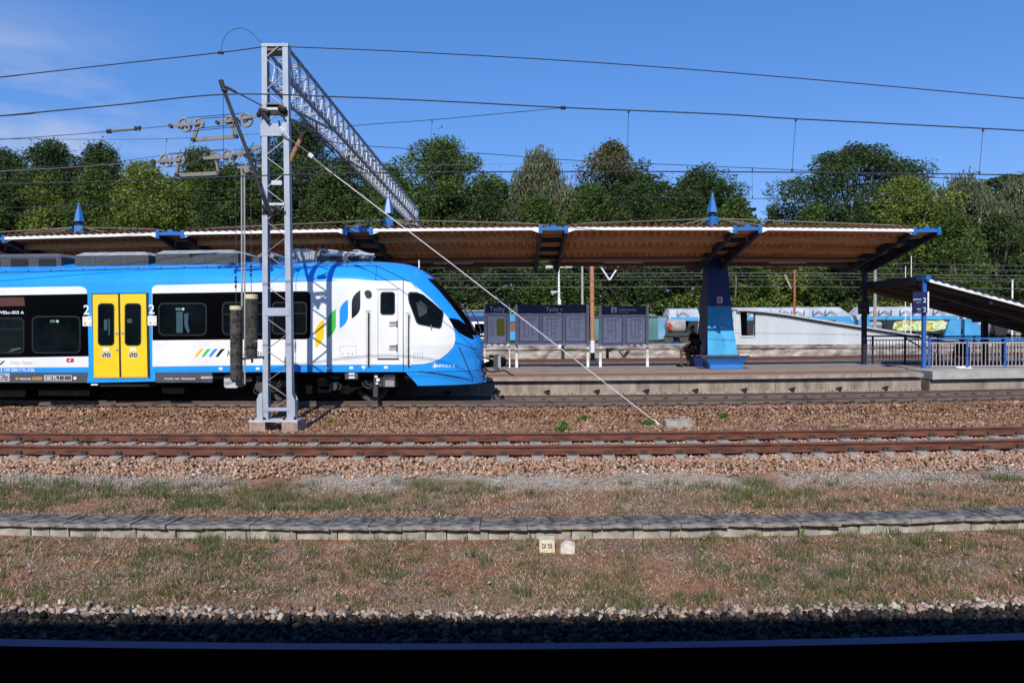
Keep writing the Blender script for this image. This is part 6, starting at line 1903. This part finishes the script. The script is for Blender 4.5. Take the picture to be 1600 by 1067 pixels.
MB().pbox(1349.5, 1354.5, 483, 485, 28.974, .003).build('arrow_symbol', mat('orange_mark', (.35, .09, .03)), sg2)
def railing(label, xs_px, D, ytop, ybal, ybot, yfoot, mp, mt, mbal, posts, spacing, base_z, handw=.03, balw=.012):
    x0 = P(xs_px[0], 560, D).x; x1 = P(xs_px[1], 560, D).x
    t_ = thing('railing', label, 'railing', (x0, D, base_z))
    zt_, zb1, zb2 = P(xs_px[0], ytop, D).z, P(xs_px[0], ybal, D).z, P(xs_px[0], ybot, D).z
    MB().tube([(x0 - .1, D - .03, zt_ - .04), (x0, D - .03, zt_), (x1, D - .03, zt_)], handw, 8).build('handrail', mt, t_)
    for z_ in (zb1, zb2): MB().bar((x0, D, z_), (x1, D, z_), .03, .04).build('rail', mbal, t_)
    mb = MB()
    x = x0 + spacing / 2
    while x < x1:
        mb.box(x - balw, x + balw, D - .01, D + .01, zb2, zb1); x += spacing
    o = mb.build('balusters', mbal, t_); o['kind'] = 'stuff'
    for px in posts:
        x = P(px, 560, D).x
        MB().box(x - .03, x + .03, D - .03, D + .03, base_z, zt_).build('post', mp, t_)
    return t_
rpost = mat('railing_blue_paint', (.02, .12, .42), rough=.5, var=.15)
lil = mat('pale_baluster_paint', (.37, .32, .325), rough=.6, var=.1)
railing('blue railing with pale bars in front of the underpass stairs', (1448, 1680), 25.5, 529.5, 536, 572.5, 579, rpost, rpost, lil, [1452, 1511, 1570, 1629], .128, PZ)
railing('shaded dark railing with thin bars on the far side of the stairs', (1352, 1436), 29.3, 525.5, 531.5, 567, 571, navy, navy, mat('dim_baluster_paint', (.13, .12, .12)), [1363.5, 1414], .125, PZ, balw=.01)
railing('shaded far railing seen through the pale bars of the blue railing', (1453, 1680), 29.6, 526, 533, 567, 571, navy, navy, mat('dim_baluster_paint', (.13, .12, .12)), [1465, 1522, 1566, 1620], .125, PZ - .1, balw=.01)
hrl = thing('handrail', 'short dark handrail dipping down into the stairs by the blue post', 'handrail', P(1414, 530, 28))
MB().tube([P(1412, 532, 28), P(1416, 529, 28), P(1437, 541.5, 27.5)], .03, 6).tube([P(1452, 546, 27.5), P(1475, 561, 27)], .025, 6).build('handrail', navy, hrl)
# stairwell opening shown as dark walls
wl = thing('stairwell', 'dark stairwell of the underpass behind the blue railing', 'stairwell', (A0.x + .6, 27, PZ))
MB().box(A0.x + .4, A0.x + 12, 25.62, 25.75, -.3, PZ + .085).build('parapet', mat('stairwell_concrete', (.20, .17, .155), rough=.95, var=.2), wl)
MB().box(A0.x + 1.0, A0.x + 12, 25.76, 29.4, PZ + .002, PZ + .012).build('shaft', mat('dark_stair_shaft', (.05, .035, .03), rough=1), wl)
mb = MB()
rs = random.Random(8)
pts = [(1494, 573), (1500, 574.5), (1505, 573.8), (1510, 576), (1516, 576), (1520, 578), (1527, 579.5), (1532, 580.5), (1538, 581.5)]
mb.tube([P(a, b_ + rs.uniform(-.4, .4), 25.3) for a, b_ in pts], [.03, .035, .05, .035, .055, .035, .05, .035, .02], 7)
tag(mb.build('crumpled_foil', wtxt, None, True), 'strip of crumpled white foil lying at the foot of the blue railing', 'litter')
# someone going down the stairs
p5 = P(1502, 560, 27.6)
pr = thing('person', 'dark figure seen from behind on the stairs through the blue railing', 'person', (p5.x, 27.6, -.05))
Vv = [(0, 0, .9), (0, 0, 1.1), (0, 0, 1.32), (0, 0, 1.42), (0, .01, 1.5), (0, .01, 1.6), (-.1, 0, .85), (-.11, .02, .48), (-.11, .0, .08), (.1, 0, .85), (.12, -.08, .5), (.12, .05, .1), (-.19, 0, 1.36), (-.25, 0, 1.1), (-.24, .06, .86), (.19, 0, 1.36), (.26, 0, 1.1), (.25, .06, .86)]
Ee = [(0, 1), (1, 2), (2, 3), (3, 4), (4, 5), (0, 6), (6, 7), (7, 8), (0, 9), (9, 10), (10, 11), (3, 12), (12, 13), (13, 14), (3, 15), (15, 16), (16, 17)]
skinned('body', Vv, Ee, [.15, .14, .16, .08, .06, .085, .1, .065, .05, .1, .065, .05, .07, .05, .035, .07, .05, .035], skin, pr)
skinned('jacket', [Vv[0], Vv[1], Vv[2], Vv[3], Vv[12], Vv[13], (-.24, .05, .9), Vv[15], Vv[16], (.25, .05, .9)], [(0, 1), (1, 2), (2, 3), (3, 4), (4, 5), (5, 6), (3, 7), (7, 8), (8, 9)], [.18, .165, .185, .1, .09, .065, .055, .09, .065, .055], cloth, pr, root=2)
skinned('trousers', [Vv[0], Vv[6], Vv[7], Vv[8], Vv[9], Vv[10], Vv[11]], [(0, 1), (1, 2), (2, 3), (0, 4), (4, 5), (5, 6)], [.17, .115, .08, .065, .115, .08, .065], shortm, pr)
skinned('hair', [(0, 0, 1.58), (0, 0, 1.65)], [(0, 1)], [.1, .095], hairm, pr)

# ------------------------------------------------------------------ far platform, ramp house
fD = 49.0
fp = thing('far_platform', 'low crumbling concrete platform beyond the tracks behind the boards', 'platform', (0, fD, 0))
crm = mat('crumbling_concrete', (.20, .16, .13), rough=1, var=.45, scale=1.2, col2=(.52, .46, .40), bump=.8, bscale=8, stretch=(1, 1, 2.2), detail=9)
V = []; Fc = []
xs = np.arange(-40, 42, .4); rs = random.Random(6)
for x in xs:
    V += [(x, fD + rs.uniform(-.05, .05), -.15), (x, fD + rs.uniform(-.08, .08), .30 + rs.uniform(-.06, .06)), (x, fD + rs.uniform(.0, .10), .50), (x, fD - .06 + rs.uniform(-.02, .02), .60), (x, fD - .05, .80 + rs.uniform(-.02, .02)), (x, fD + 4.5, .80), (x, fD + 4.5, -.1)]
for i in range(len(xs) - 1):
    for j in range(6): Fc.append((i * 7 + j, i * 7 + j + 1, (i + 1) * 7 + j + 1, (i + 1) * 7 + j))
o = bpy.data.objects.new('platform_wall', raw_mesh('platform_wall', V, Fc, [crm])); link_to(o, fp)
MB().box(-40, 42, fD + .5, fD + 4.5, .79, .815).build('deck', mat('pale_far_asphalt', (.34, .31, .28), rough=.95, var=.1), fp)
# graffiti strokes
mb = MB()
for seg in (((967, 547), (974, 556)), ((974, 556), (981, 546)), ((984, 546), (976, 557)), ((948, 546), (957, 544))):
    mb.bar(P(*seg[0], fD - .12), P(*seg[1], fD - .12), .09, .03)
mb.build('painted_stroke', ktxt, fp)
tag(MB().pbox(947, 951.5, 545, 562, 47.5, .15).pbox(946.5, 957, 544, 546, 47.6, .1).build('track_signal', blk), 'small black trackside post in front of the crumbling wall', 'trackside post')
# dark bush line and grass by the wall
ramp = thing('ramp_house', 'white corrugated ramp shelter with a long sloping roof and an open window', 'ramp shelter', (P(1280, 541, 49.3).x, 49.3, .8))
rD = 49.3
wallm = mat('white_corrugated_wall', (.56, .59, .60), rough=.6, var=.06, scale=1.0, stretch=(1, 1, .3))
prof = [(1150, 484.5), (1165, 484.8), (1195, 487), (1230, 491.5), (1262, 497), (1300, 503.5), (1345, 510.5), (1400, 519), (1450, 527), (1500, 534)]
def ry(px): return float(np.interp(px, [a for a, _ in prof], [b_ for _, b_ in prof]))
def pzz(px, py): return P(px, py, rD)
V = []; Fc = []
# wall as fine vertical ribs
pxs = list(np.arange(1146, 1496, 1.55))
for i, px in enumerate(pxs):
    yo = .05 if i % 2 else 0
    zt_ = pzz(px, ry(px) + 1.5).z
    if 1157 <= px <= 1178: zt_ = pzz(px, 525.5).z
    x = pzz(px, 520).x
    V += [(x, rD + yo, .79), (x, rD + yo, zt_)]
for i in range(len(pxs) - 1): Fc.append((2 * i, 2 * i + 2, 2 * i + 3, 2 * i + 1))
o = bpy.data.objects.new('wall', raw_mesh('wall', V, Fc, [wallm])); link_to(o, ramp)
a, b_ = pzz(1157, 500), pzz(1178, 500)
MB().box(b_.x, b_.x + .08, rD - .03, rD + .1, pzz(1178, 525).z, pzz(1178, 487).z).build('window_frame', ktxt, ramp)
MB().box(pzz(1164.5, 500).x, b_.x + .3, rD + 2.4, rD + 2.5, .6, pzz(1178, 487).z).build('dark_interior', mat('ramp_interior', (.01, .01, .01)), ramp)
MB().box(pzz(1166, 500).x, b_.x, rD + .2, rD + 2.4, 2.9, 3.0).build('ceiling', mat('ramp_interior', (.01, .01, .01)), ramp)
MB().box(a.x, b_.x, rD - .04, rD + .05, pzz(1165, 526.8).z, pzz(1165, 524.5).z).build('window_sill', wallm, ramp)
mb = MB()
for i in range(len(prof) - 1):
    p, q = pzz(*prof[i]), pzz(*prof[i + 1])
    mb.hexa([(p.x, rD - .25, p.z - .06), (q.x, rD - .25, q.z - .06), (q.x, rD + 3, q.z - .06), (p.x, rD + 3, p.z - .06), (p.x, rD - .25, p.z + .06), (q.x, rD - .25, q.z + .06), (q.x, rD + 3, q.z + .06), (p.x, rD + 3, p.z + .06)])
mb.build('roof', mat('grey_ramp_roof', (.44, .43, .43), rough=.6, var=.1), ramp)
mb = MB()
px = 1180
while px < 1480:
    p = pzz(px, ry(px) + 2.6); mb.box(p.x - .045, p.x + .045, rD - .06, rD - .01, p.z - .05, p.z + .05); px += 3.3
mb.build('eaves_notches', ktxt, ramp)

# ------------------------------------------------------------------ freight wagons in the distance
WD = 68.0
def wx(px, D=WD): return P(px, 520, D).x
def wz(py, D=WD, px=1250): return P(px, py, D).z
gloss_w = mat('pale_hopper_paint', (.42, .45, .50), rough=.6, var=.2, scale=.6, col2=(.56, .58, .62))
fr_blue = mat('light_blue_frame_paint', (.06, .32, .58), rough=.6, var=.18, scale=1)
gr_y = mat('yellow_green_graffiti', (.62, .55, .10), rough=.7, var=.0, scale=1.0, col2=(.25, .45, .12), detail=3)
_cr = [n_ for n_ in gr_y.node_tree.nodes if n_.type == 'VALTORGB'][0].color_ramp
for p_, c_ in ((.42, (.75, .42, .12, 1)), (.47, (.10, .22, .05, 1)), (.50, (.65, .68, .25, 1)), (.56, (.70, .66, .55, 1)), (.60, (.35, .55, .12, 1))):
    e_ = _cr.elements.new(p_); e_.color = c_
gr_o = mat('orange_graffiti', (.60, .28, .06), rough=.7, var=.2, scale=1.5, col2=(.75, .55, .15))
gr_r = mat('red_graffiti', (.5, .03, .03), rough=.7, var=.2)
lattm = mat('dark_handrail_steel', (.06, .055, .06))
def wheels(t_, xs_, D, r=.46):
    for x in xs_:
        o = MB().disc((x, D + .75, .30 + r), (0, 1, 0), r, .12, 20).disc((x, D + .65, .30 + r), (0, 1, 0), r * .3, .3, 10).build('wheel', under2, t_)
def hopper(label, x0p, x1p, graf=None, top=479.5):
    x0, x1 = wx(x0p), wx(x1p)
    t_ = thing('hopper_wagon', label, 'freight wagon', ((x0 + x1) / 2, WD, .3), 'pale hopper wagons beyond the far platform')
    zt_, zm = wz(top), wz(500)
    # rounded barrel roof and sides
    prof = [(0, 2.0), (0, zm), (.05, zt_ - .45), (.35, zt_ - .15), (.8, zt_ - .02), (1.4, zt_), (2.0, zt_ - .02), (2.5, zt_ - .2), (2.8, zt_ - .5), (2.8, 2.0), (2.3, 1.2), (.6, 1.2)]
    n = 14; V = []; Fc = []
    for j in range(n + 1):
        s_ = j / n; x = x0 + (x1 - x0) * s_
        e = min(1, min(s_, 1 - s_) * n / 1.2 + .55)
        for (y, z) in prof: V.append((x, WD + .1 + y, 2.0 + (z - 2.0) * e if z > 2.0 else z))
    k = len(prof)
    for j in range(n):
        for i in range(k): Fc.append((j * k + i, j * k + (i + 1) % k, (j + 1) * k + (i + 1) % k, (j + 1) * k + i))
    Fc += [tuple(range(k - 1, -1, -1)), tuple(n * k + i for i in range(k))]
    o = bpy.data.objects.new('barrel_body', raw_mesh('barrel_body', V, Fc, [gloss_w], smooth=False)); link_to(o, t_)
    MB().box(x0 + .3, x1 - .3, WD - .15, WD + .08, wz(500.5), wz(494.5)).build('side_beam', fr_blue, t_)
    mb = MB(); x = x0 + .8; k = 0
    while x < x1 - 1.5:
        mb.bar((x, WD - .05, wz(494.5)), (x, WD - .05, wz(483.8)), .05)
        if k % 3 != 2:
            mb.bar((x, WD - .05, wz(493)), (x + .5, WD - .05, wz(486)), .045); mb.bar((x + .5, WD - .05, wz(486)), (x + 1.1, WD - .05, wz(493)), .045)
        x += 1.1 if k % 3 != 2 else .8; k += 1
    mb.build('roof_handrail', lattm, t_)
    MB().box(x0 - .4, x1 + .4, WD - .1, WD + .2, wz(537), wz(530)).build('underframe', fr_blue, t_)
    for (a, b_) in ((0, .16), (.84, 1)):
        xa, xb = x0 + (x1 - x0) * a, x0 + (x1 - x0) * b_
        MB().extr([(xa, WD - .12, wz(530)), (xb, WD - .12, wz(530)), (xb - (.5 if a == 0 else 0), WD - .12, wz(500)), (xa + (.5 if a else 0), WD - .12, wz(500))], (0, .3, 0)).build('end_frame', fr_blue, t_)
    for q in (.33, .62):
        xc = x0 + (x1 - x0) * q
        MB().extr([(xc - .9, WD - .1, wz(501)), (xc + .9, WD - .1, wz(501)), (xc + .35, WD - .1, wz(532)), (xc - .35, WD - .1, wz(532))], (0, .2, 0)).build('discharge_chute', mat('dark_chute', (.02, .02, .022)), t_)
    if graf:
        rs_ = random.Random(2)
        pts = [(graf[0], 514), (graf[0] + 3, 505)] + [(graf[0] + 6 + k * (graf[1] - graf[0] - 12) / 12, 502 + rs_.uniform(-1.0, 1.2)) for k in range(13)] + [(graf[1], 506), (graf[1] - 2, 515), (graf[1] - 20, 518.5), (graf[0] + 30, 517.8), (graf[0] + 10, 518)]
        MB().extr([(wx(a), WD - .14, wz(b_)) for a, b_ in pts], (0, .015, 0)).build('graffiti', gr_y, t_)
    wheels(t_, [x0 + .9, x0 + 2.6, x1 - 2.6, x1 - .9], WD)
    return t_
hopper('pale hopper wagon with blue frame behind the white ramp house', 1100, 1334)
hopper('pale hopper wagon with yellow and green graffiti seen left of the underpass sign', 1340, 1500, graf=(1393, 1478))
hopper('pale hopper wagon at the right edge behind the stair roof', 1506, 1680)
hopper('pale hopper wagon behind the seated person and the column', 1044, 1096, top=480.5)
def boxwagon(label, x0p, x1p, ytop, m, mroof, bands=()):
    x0, x1 = wx(x0p), wx(x1p)
    t_ = thing('box_wagon', label, 'freight wagon', ((x0 + x1) / 2, WD, .3), 'box wagons behind the notice boards')
    MB().box(x0, x1, WD, WD + 2.7, wz(530), wz(ytop + 2)).build('body', m, t_)
    mb = MB()
    for k in range(int((x1 - x0) / 1.2) + 1): mb.box(x0 + k * 1.2 - .04, x0 + k * 1.2 + .04, WD - .06, WD - .003, wz(530), wz(ytop + 2))
    mb.build('side_rib', m, t_)
    MB().extr([(x0 - .1, WD - .12, wz(ytop + 2)), (x0 - .1, WD + .5, wz(ytop)), (x0 - .1, WD + 2.2, wz(ytop)), (x0 - .1, WD + 2.8, wz(ytop + 2))], (x1 - x0 + .2, 0, 0)).build('roof', mroof, t_)
    for (ya, yb2, mm_, a, b_) in bands:
        MB().box(wx(a), wx(b_), WD - .09, WD - .065, wz(yb2), wz(ya)).build('painted_band', mm_, t_)
    MB().box(x0, x1, WD + .1, WD + .4, wz(535), wz(530)).build('underframe', under2, t_)
    wheels(t_, [x0 + 1, x0 + 2.8, x1 - 2.8, x1 - 1], WD)
teal = mat('teal_wagon_paint', (.08, .22, .22), rough=.7, var=.25, scale=.7, col2=(.12, .27, .26))
boxwagon('teal box wagon with a pale blue end between the information board and the person', 925, 1043, 492, teal, mat('dark_wagon_roof', (.12, .12, .12)), bands=((494, 529, mat('pale_blue_panel', (.16, .34, .50), rough=.6, var=.2, scale=1), 1028, 1042),))
crm2 = mat('cream_coach_paint', (.70, .62, .32), rough=.6, var=.1)
boxwagon('cream and dark blue rail vehicle behind the train nose', 700, 792, 481.5, mat('blue_wagon_paint', (.03, .20, .45), rough=.6, var=.15), mat('beige_wagon_roof', (.42, .36, .30), rough=.8, var=.1), bands=((491, 498.5, mat('dark_blue_band', (.02, .03, .16)), 700, 790), (499.5, 526, wleg, 700, 790), (503, 524, crm2, 742, 790)))
boxwagon('blue wagon with brown load seen in the narrow gap between the two name boards', 796, 915, 489, mat('brown_wagon_side', (.20, .10, .07), rough=.8, var=.4), mat('grey_wagon_roof', (.4, .4, .4)), bands=((488, 500, fr_blue, 797, 806), (515, 529, fr_blue, 797, 808)))
# red graffiti and tank
tk = thing('tank_wagon', 'white tank with red graffiti behind the seated person', 'freight wagon', (wx(1056), WD - 3.5, .3))
TD = WD - 3.5
def tz(py): return P(1056, py, TD).z
MB().tube([(P(1044, 510, TD).x, TD + 1.2, tz(510)), (P(1046, 510, TD).x, TD + 1.2, tz(510)), (P(1074, 510, TD).x, TD + 1.2, tz(510)), (P(1076, 510, TD).x, TD + 1.2, tz(510))], [.3, .62, .62, .3], 20).build('tank', mat('dirty_white_tank', (.30, .29, .28), rough=.8, var=.35, scale=1.2), tk, True)
MB().extr([(P(a, b_, TD).x, TD + .18, P(a, b_, TD).z) for a, b_ in ((1044, 505), (1048, 504), (1052, 510), (1051, 516), (1047, 515))], (0, .05, 0)).build('graffiti', gr_r, tk)
MB().box(P(1042, 525, TD).x, P(1078, 525, TD).x, TD + .5, TD + .7, tz(525), tz(520)).build('underframe', under2, tk)
for a in (1047, 1072): MB().disc((P(a, 528, TD).x, TD + .7, tz(529)), (0, 1, 0), .42, .12, 18).build('wheel', mat('dark_wheel_rim', (.06, .055, .03)), tk)

# ------------------------------------------------------------------ trees
def lmat(name, c0, c1, c2, c3, tr=.30):
    c0, c1, c2, c3 = [(c[0] * 1.65, c[1] * 1.38, c[2] * 1.75) for c in (c0, c1, c2, c3)]
    return mat_island(name, [(0, c0), (.4, c1), (.8, c2), (1, c3)], rough=.75, transl=tr, spec=.25)
lm_dark = lmat('dark_green_leaves', (.018, .038, .008), (.032, .066, .014), (.05, .095, .022), (.075, .12, .032))
lm_mid = lmat('mid_green_leaves', (.028, .055, .009), (.05, .10, .016), (.08, .145, .025), (.11, .18, .04))
lm_yel = lmat('yellow_green_leaves', (.05, .09, .012), (.10, .165, .02), (.15, .22, .035), (.20, .26, .055))
lm_gry = lmat('grey_green_leaves', (.045, .065, .025), (.075, .105, .04), (.11, .14, .06), (.15, .17, .08))
lm_brn = lmat('browning_leaves', (.06, .065, .02), (.12, .12, .04), (.22, .17, .07), (.30, .22, .11))
bark = mat('grey_brown_bark', (.12, .095, .075), rough=.95, var=.35, scale=1.5)
bark2 = mat('pale_bark', (.42, .38, .33), rough=.9, var=.35, scale=1.2)
LEAFQ = np.array([(-.5, 0, 0), (0, -.32, .08), (.5, 0, 0), (0, .32, .08)])
def leaves_at(rs, C, size, droop=0.0, up=.35):
    n = len(C)
    R = rand_rot(rs, n)
    q = LEAFQ[None] * (size * rs.uniform(.6, 1.4, n))[:, None, None]
    V = np.einsum('nij,nkj->nki', R, np.broadcast_to(q, (n, 4, 3)))
    V[:, :, 2] *= (1 - up)
    if droop: V[:, :, 2] *= (1 + droop * 2.2); V[:, :, :2] *= (1 - droop * .45)
    return V + C[:, None, :]
def crown(rs, cx, cy, z0, z1, rx, nblob, per, size, droop=0.0, shape='round', ry_=None, dfac=1.0):
    ry_ = ry_ or rx * .8
    H = z1 - z0
    allV = []; bl = []
    tries = 0
    bs = min(1.25, max(.55, rx / 4.2))
    nblob = int(2.9 * H * 2 * rx / (math.pi * (1.1 * bs) ** 2) * dfac)
    while len(bl) < nblob and tries < nblob * 30:
        tries += 1
        t_ = (len(bl) + rs.uniform(0, 1)) / nblob
        wprof = {'round': math.sin(min(1, (t_ * .86 + .14)) ** .8 * math.pi) ** .55, 'cone': (1 - t_) ** .6 * .9 + .12, 'wide': (math.sin((t_ * .75 + .25) * math.pi)) ** .4}[shape]
        a = rs.uniform(0, 2 * np.pi); r_ = rs.uniform(0, 1) ** .55 * (1.3 if rs.rand() < .14 else 1.0)
        br = rs.uniform(.75, 1.45) * bs
        px_c = cx + math.cos(a) * r_ * max(0, rx * wprof - br * .8); py_c = cy + math.sin(a) * r_ * max(0, ry_ * wprof - br * .8)
        zc = z0 + br + t_ * (H - br * 1.6)
        bl.append((px_c, py_c, zc, br))
    for (bx_, by_, bz_, br) in bl:
        n = max(30, int(120 * (.34 / size) ** 2 * br * br))
        u = rs.randn(n, 3); u /= np.linalg.norm(u, axis=1)[:, None]
        rr = br * (1 - np.abs(rs.randn(n)) * .22).clip(.1, 1.15)
        lump = 1 + .28 * np.sin(u[:, 0] * 5 + bx_) * np.sin(u[:, 1] * 4 + by_) * np.sin(u[:, 2] * 5 + bz_)
        C = u * (rr * lump)[:, None] * np.array([1.1, 1.0, .72 if not droop else 1.15]) + np.array([bx_, by_, bz_])
        # a few escaping sprigs
        k = rs.rand(n) < .10
        C[k] += u[k] * br * rs.uniform(.05, .42, k.sum())[:, None]
        allV.append(leaves_at(rs, C, size, droop))
    return np.concatenate(allV), bl
def tree(label, cpx, top, bot, hwpx, D, m, seed, nblob=26, per=330, size=.30, droop=0.0, shape='round', bk=None, m2=None, group='trees behind the station', trunk=True, dfac=1.0):
    rs = np.random.RandomState(seed)
    sc = F / D
    cx = P(cpx, 400, D).x; z1 = P(cpx, top, D).z; z0 = P(cpx, bot, D).z
    gz = float(zground(cx, D)) - .1
    t_ = thing('tree', label, 'tree', (cx, D, gz), group)
    rx = hwpx / sc
    V, bl = crown(rs, cx, D, z0, z1, rx, nblob, per, size, droop, shape, None, dfac)
    n = len(V)
    me = np_mesh('crown', V.reshape(-1, 3), np.arange(n * 4).reshape(n, 4), [m] + ([m2] if m2 else []))
    if m2:
        zc = V[:, 0, 2]; xc = V[:, 0, 0]
        sel = ((zc > z1 - (z1 - z0) * .30 + (rs.rand(n) - .5) * 1.5) & (xc < cx + rx * .25) & (rs.rand(n) < .45)).astype(np.int32)
        me.polygons.foreach_set('material_index', sel)
    o = bpy.data.objects.new('crown', me); link_to(o, t_)
    if trunk:
        mb = MB(); H = z1 - gz
        lean = rs.uniform(-.3, .3)
        tr = [(cx, D, gz - .2), (cx + lean * .4, D, gz + H * .25), (cx + lean, D + .1, gz + H * .5), (cx + lean * .8, D, gz + H * .78)]
        mb.tube(lerp_pts(tr, 4), [H * .022 * (1 - .8 * k / 12) + .03 for k in range(13)], 8)
        for k in range(11):
            b_ = bl[rs.randint(len(bl))]
            zs0 = gz + H * rs.uniform(.22, .6)
            mb.tube(lerp_pts([(cx + lean * .8, D, zs0), ((cx + b_[0]) / 2, (D + b_[1]) / 2 - .2, (zs0 + b_[2]) / 2 + .3), (b_[0], b_[1], b_[2])], 4), [.14 * (1 - .75 * q / 8) + .02 for q in range(9)], 6)
        mb.build('trunk', bk or bark, t_)
    return t_
T = [
 ('dark leafy tree at the far left edge with the second highest top on that side', 10, 232, 420, 92, 86, lm_dark, 1, 30, 300, .29, 0, 'round'),
 ('dark tree at far left whose top stands against the sky above the first spire', 82, 218, 400, 100, 84, lm_dark, 2, 34, 300, .29, 0, 'round'),
 ('dark tree with a small tuft on top left of the pulley wheels', 160, 222, 400, 77, 85, lm_dark, 3, 26, 300, .29, 0, 'cone'),
 ('bright yellow green tree below the lower pulley wheels', 225, 252, 420, 102, 80, lm_yel, 4, 32, 300, .29, 0, 'round'),
 ('mid green tree between the bright tree and the weight rods', 315, 230, 420, 86, 83, lm_mid, 5, 30, 300, .29, 0, 'cone'),
 ('green tree directly behind the guide rods', 372, 254, 430, 79, 79, lm_mid, 6, 28, 300, .28, 0, 'round'),
 ('tall dark tree directly behind the lattice mast', 470, 188, 420, 110, 84, lm_dark, 7, 40, 320, .30, 0, 'round'),
 ('dark tree between the lattice beam and the second spire', 560, 232, 430, 90, 85, lm_dark, 8, 30, 300, .29, 0, 'round'),
 ('broad dark green tree right of the far end of the lattice beam', 692, 214, 420, 122, 82, lm_mid, 9, 46, 330, .29, 0, 'wide'),
 ('pale hanging birch in the middle of the picture', 845, 240, 420, 92, 84, lm_gry, 10, 40, 380, .30, .8, 'cone'),
 ('large tree with browning top left of the canopy spire', 958, 220, 430, 107, 86, lm_dark, 11, 42, 330, .29, 0, 'round'),
 ('loose dark tree with sky gaps directly behind the canopy spire', 1100, 258, 430, 102, 84, lm_dark, 12, 26, 240, .29, 0, 'round'),
 ('small thin pale tree in the sky gap right of the spire', 1208, 316, 430, 31, 92, lm_gry, 13, 12, 110, .28, 0, 'cone'),
 ('biggest dark round tree above the right part of the canopy', 1338, 226, 425, 145, 86, lm_dark, 14, 52, 330, .30, 0, 'wide'),
 ('yellow green tree in front of the big dark tree at right', 1415, 274, 400, 84, 80, lm_yel, 15, 24, 240, .29, 0, 'wide'),
 ('grey green weeping birch at right above the stair roof', 1505, 282, 440, 90, 82, lm_gry, 16, 40, 380, .30, .8, 'round'),
 ('grey green weeping birch at the right edge', 1590, 286, 440, 90, 83, lm_gry, 17, 40, 380, .30, .8, 'round'),
]
for (lab, c_, top, bot, hwp, D, m_, sd, nb, per, sz, dr, shp) in T:
    tree(lab, c_, top, bot, hwp, D, m_, sd, nb, per, sz, dr, shp, bk=bark2 if dr else bark, m2=lm_brn if sd == 11 else None, dfac={12: .95, 13: .5, 14: 1.15}.get(sd, 1.0))
# a lower belt of smaller trees and bushes
low = [(-115, 270, 68), (-20, 264, 67), (70, 272, 70), (150, 260, 70), (250, 272, 70), (340, 262, 67), (430, 258, 65), (520, 262, 70), (610, 254, 67), (700, 286, 67), (765, 282, 57), (840, 304, 70), (925, 286, 65), (1000, 282, 67), (1075, 298, 65), (1150, 304, 59), (1215, 346, 52), (1275, 316, 59), (1345, 324, 62), (1420, 319, 65), (1490, 329, 65), (1560, 332, 65), (1625, 324, 65), (1720, 324, 66)]
where = ['just outside the left picture edge', 'at the left picture edge', 'below the first spire', 'right of the first spire', 'below the bright tree', 'left of the guide rods', 'behind the mast', 'left of the beam', 'under the lattice beam', 'right of the second spire', 'left of the birch', 'under the birch', 'behind the orange pole', 'behind the white arm', 'left of the column', 'right of the column', 'above the ramp house end', 'behind the rust red pole', 'under the canopy end', 'behind the stair roof peak', 'behind the stair roof', 'right of the stair roof peak', 'at the right picture edge', 'just outside the right picture edge']
for i, ((c_, top, hwp), w_) in enumerate(zip(low, where)):
    m_ = [lm_mid, lm_dark, lm_dark, lm_mid][i % 4] if c_ > 330 else [lm_yel, lm_mid][i % 2]
    if c_ in (1215, 1275, 1420): m_ = lm_yel if c_ != 1275 else lm_mid
    tree('low dense tree in the lower belt ' + w_, c_, top, 500, hwp, 77 + (i * 37 % 5), m_, 100 + i, 22, 260, .29, 0, 'round', group='lower belt of trees')
# far wood closing the gaps
rs = np.random.RandomState(200)
n = 52000
n = 110000
x = rs.uniform(-88, 92, n); hgt = 14.0 + 6.0 * vnoise(x, x * 0, .06, 5) + 2.5 * vnoise(x, x * 0, .25, 6)
hgt = hgt + 1.5
gap = 1 - .62 * np.exp(-((x - 36) / 5.5) ** 2) - .0
z = rs.uniform(0, 1, n) ** .8 * hgt * gap; y = 98 + rs.uniform(-3, 3, n) + np.sin(x * .7) * 1.2
V = leaves_at(rs, np.stack([x, y, z], -1), .95)
me = np_mesh('far_wood', V.reshape(-1, 3), np.arange(n * 4).reshape(n, 4), [lm_dark])
o = bpy.data.objects.new('far_wood', me); COL.objects.link(o); tag(o, 'dark wood closing the view behind the rows of trees', 'wood', kind='stuff')
# light green scrub above the wagons
rs = np.random.RandomState(201)
n = 16000
x = rs.uniform(-60, 66, n); hg = 3.4 + 1.1 * vnoise(x, x * 0, .3, 9) + .7 * smoothstep(10, 18, x) * (1 - smoothstep(24, 27, x))
z = .3 + rs.uniform(0, 1, n) ** .6 * hg; y = 75 + rs.uniform(-1.2, 1.2, n)
V = leaves_at(rs, np.stack([x, y, z], -1), .24, 0, .1)
me = np_mesh('scrub', V.reshape(-1, 3), np.arange(n * 4).reshape(n, 4), [lm_yel])
o = bpy.data.objects.new('scrub', me); COL.objects.link(o); tag(o, 'light green scrub growing directly behind the freight wagons', 'scrub', kind='stuff')
# grass on the far platform edge
rs = np.random.RandomState(202)
n = 2600
pts = np.stack([rs.uniform(-36, 38, n), 53.6 + rs.uniform(-.3, 5, n), np.full(n, .3)], -1)
blades('far_grass', 'grass along the far platform under the wagons', pts, .3, .9, .10, g_green, 91, lean=.5)
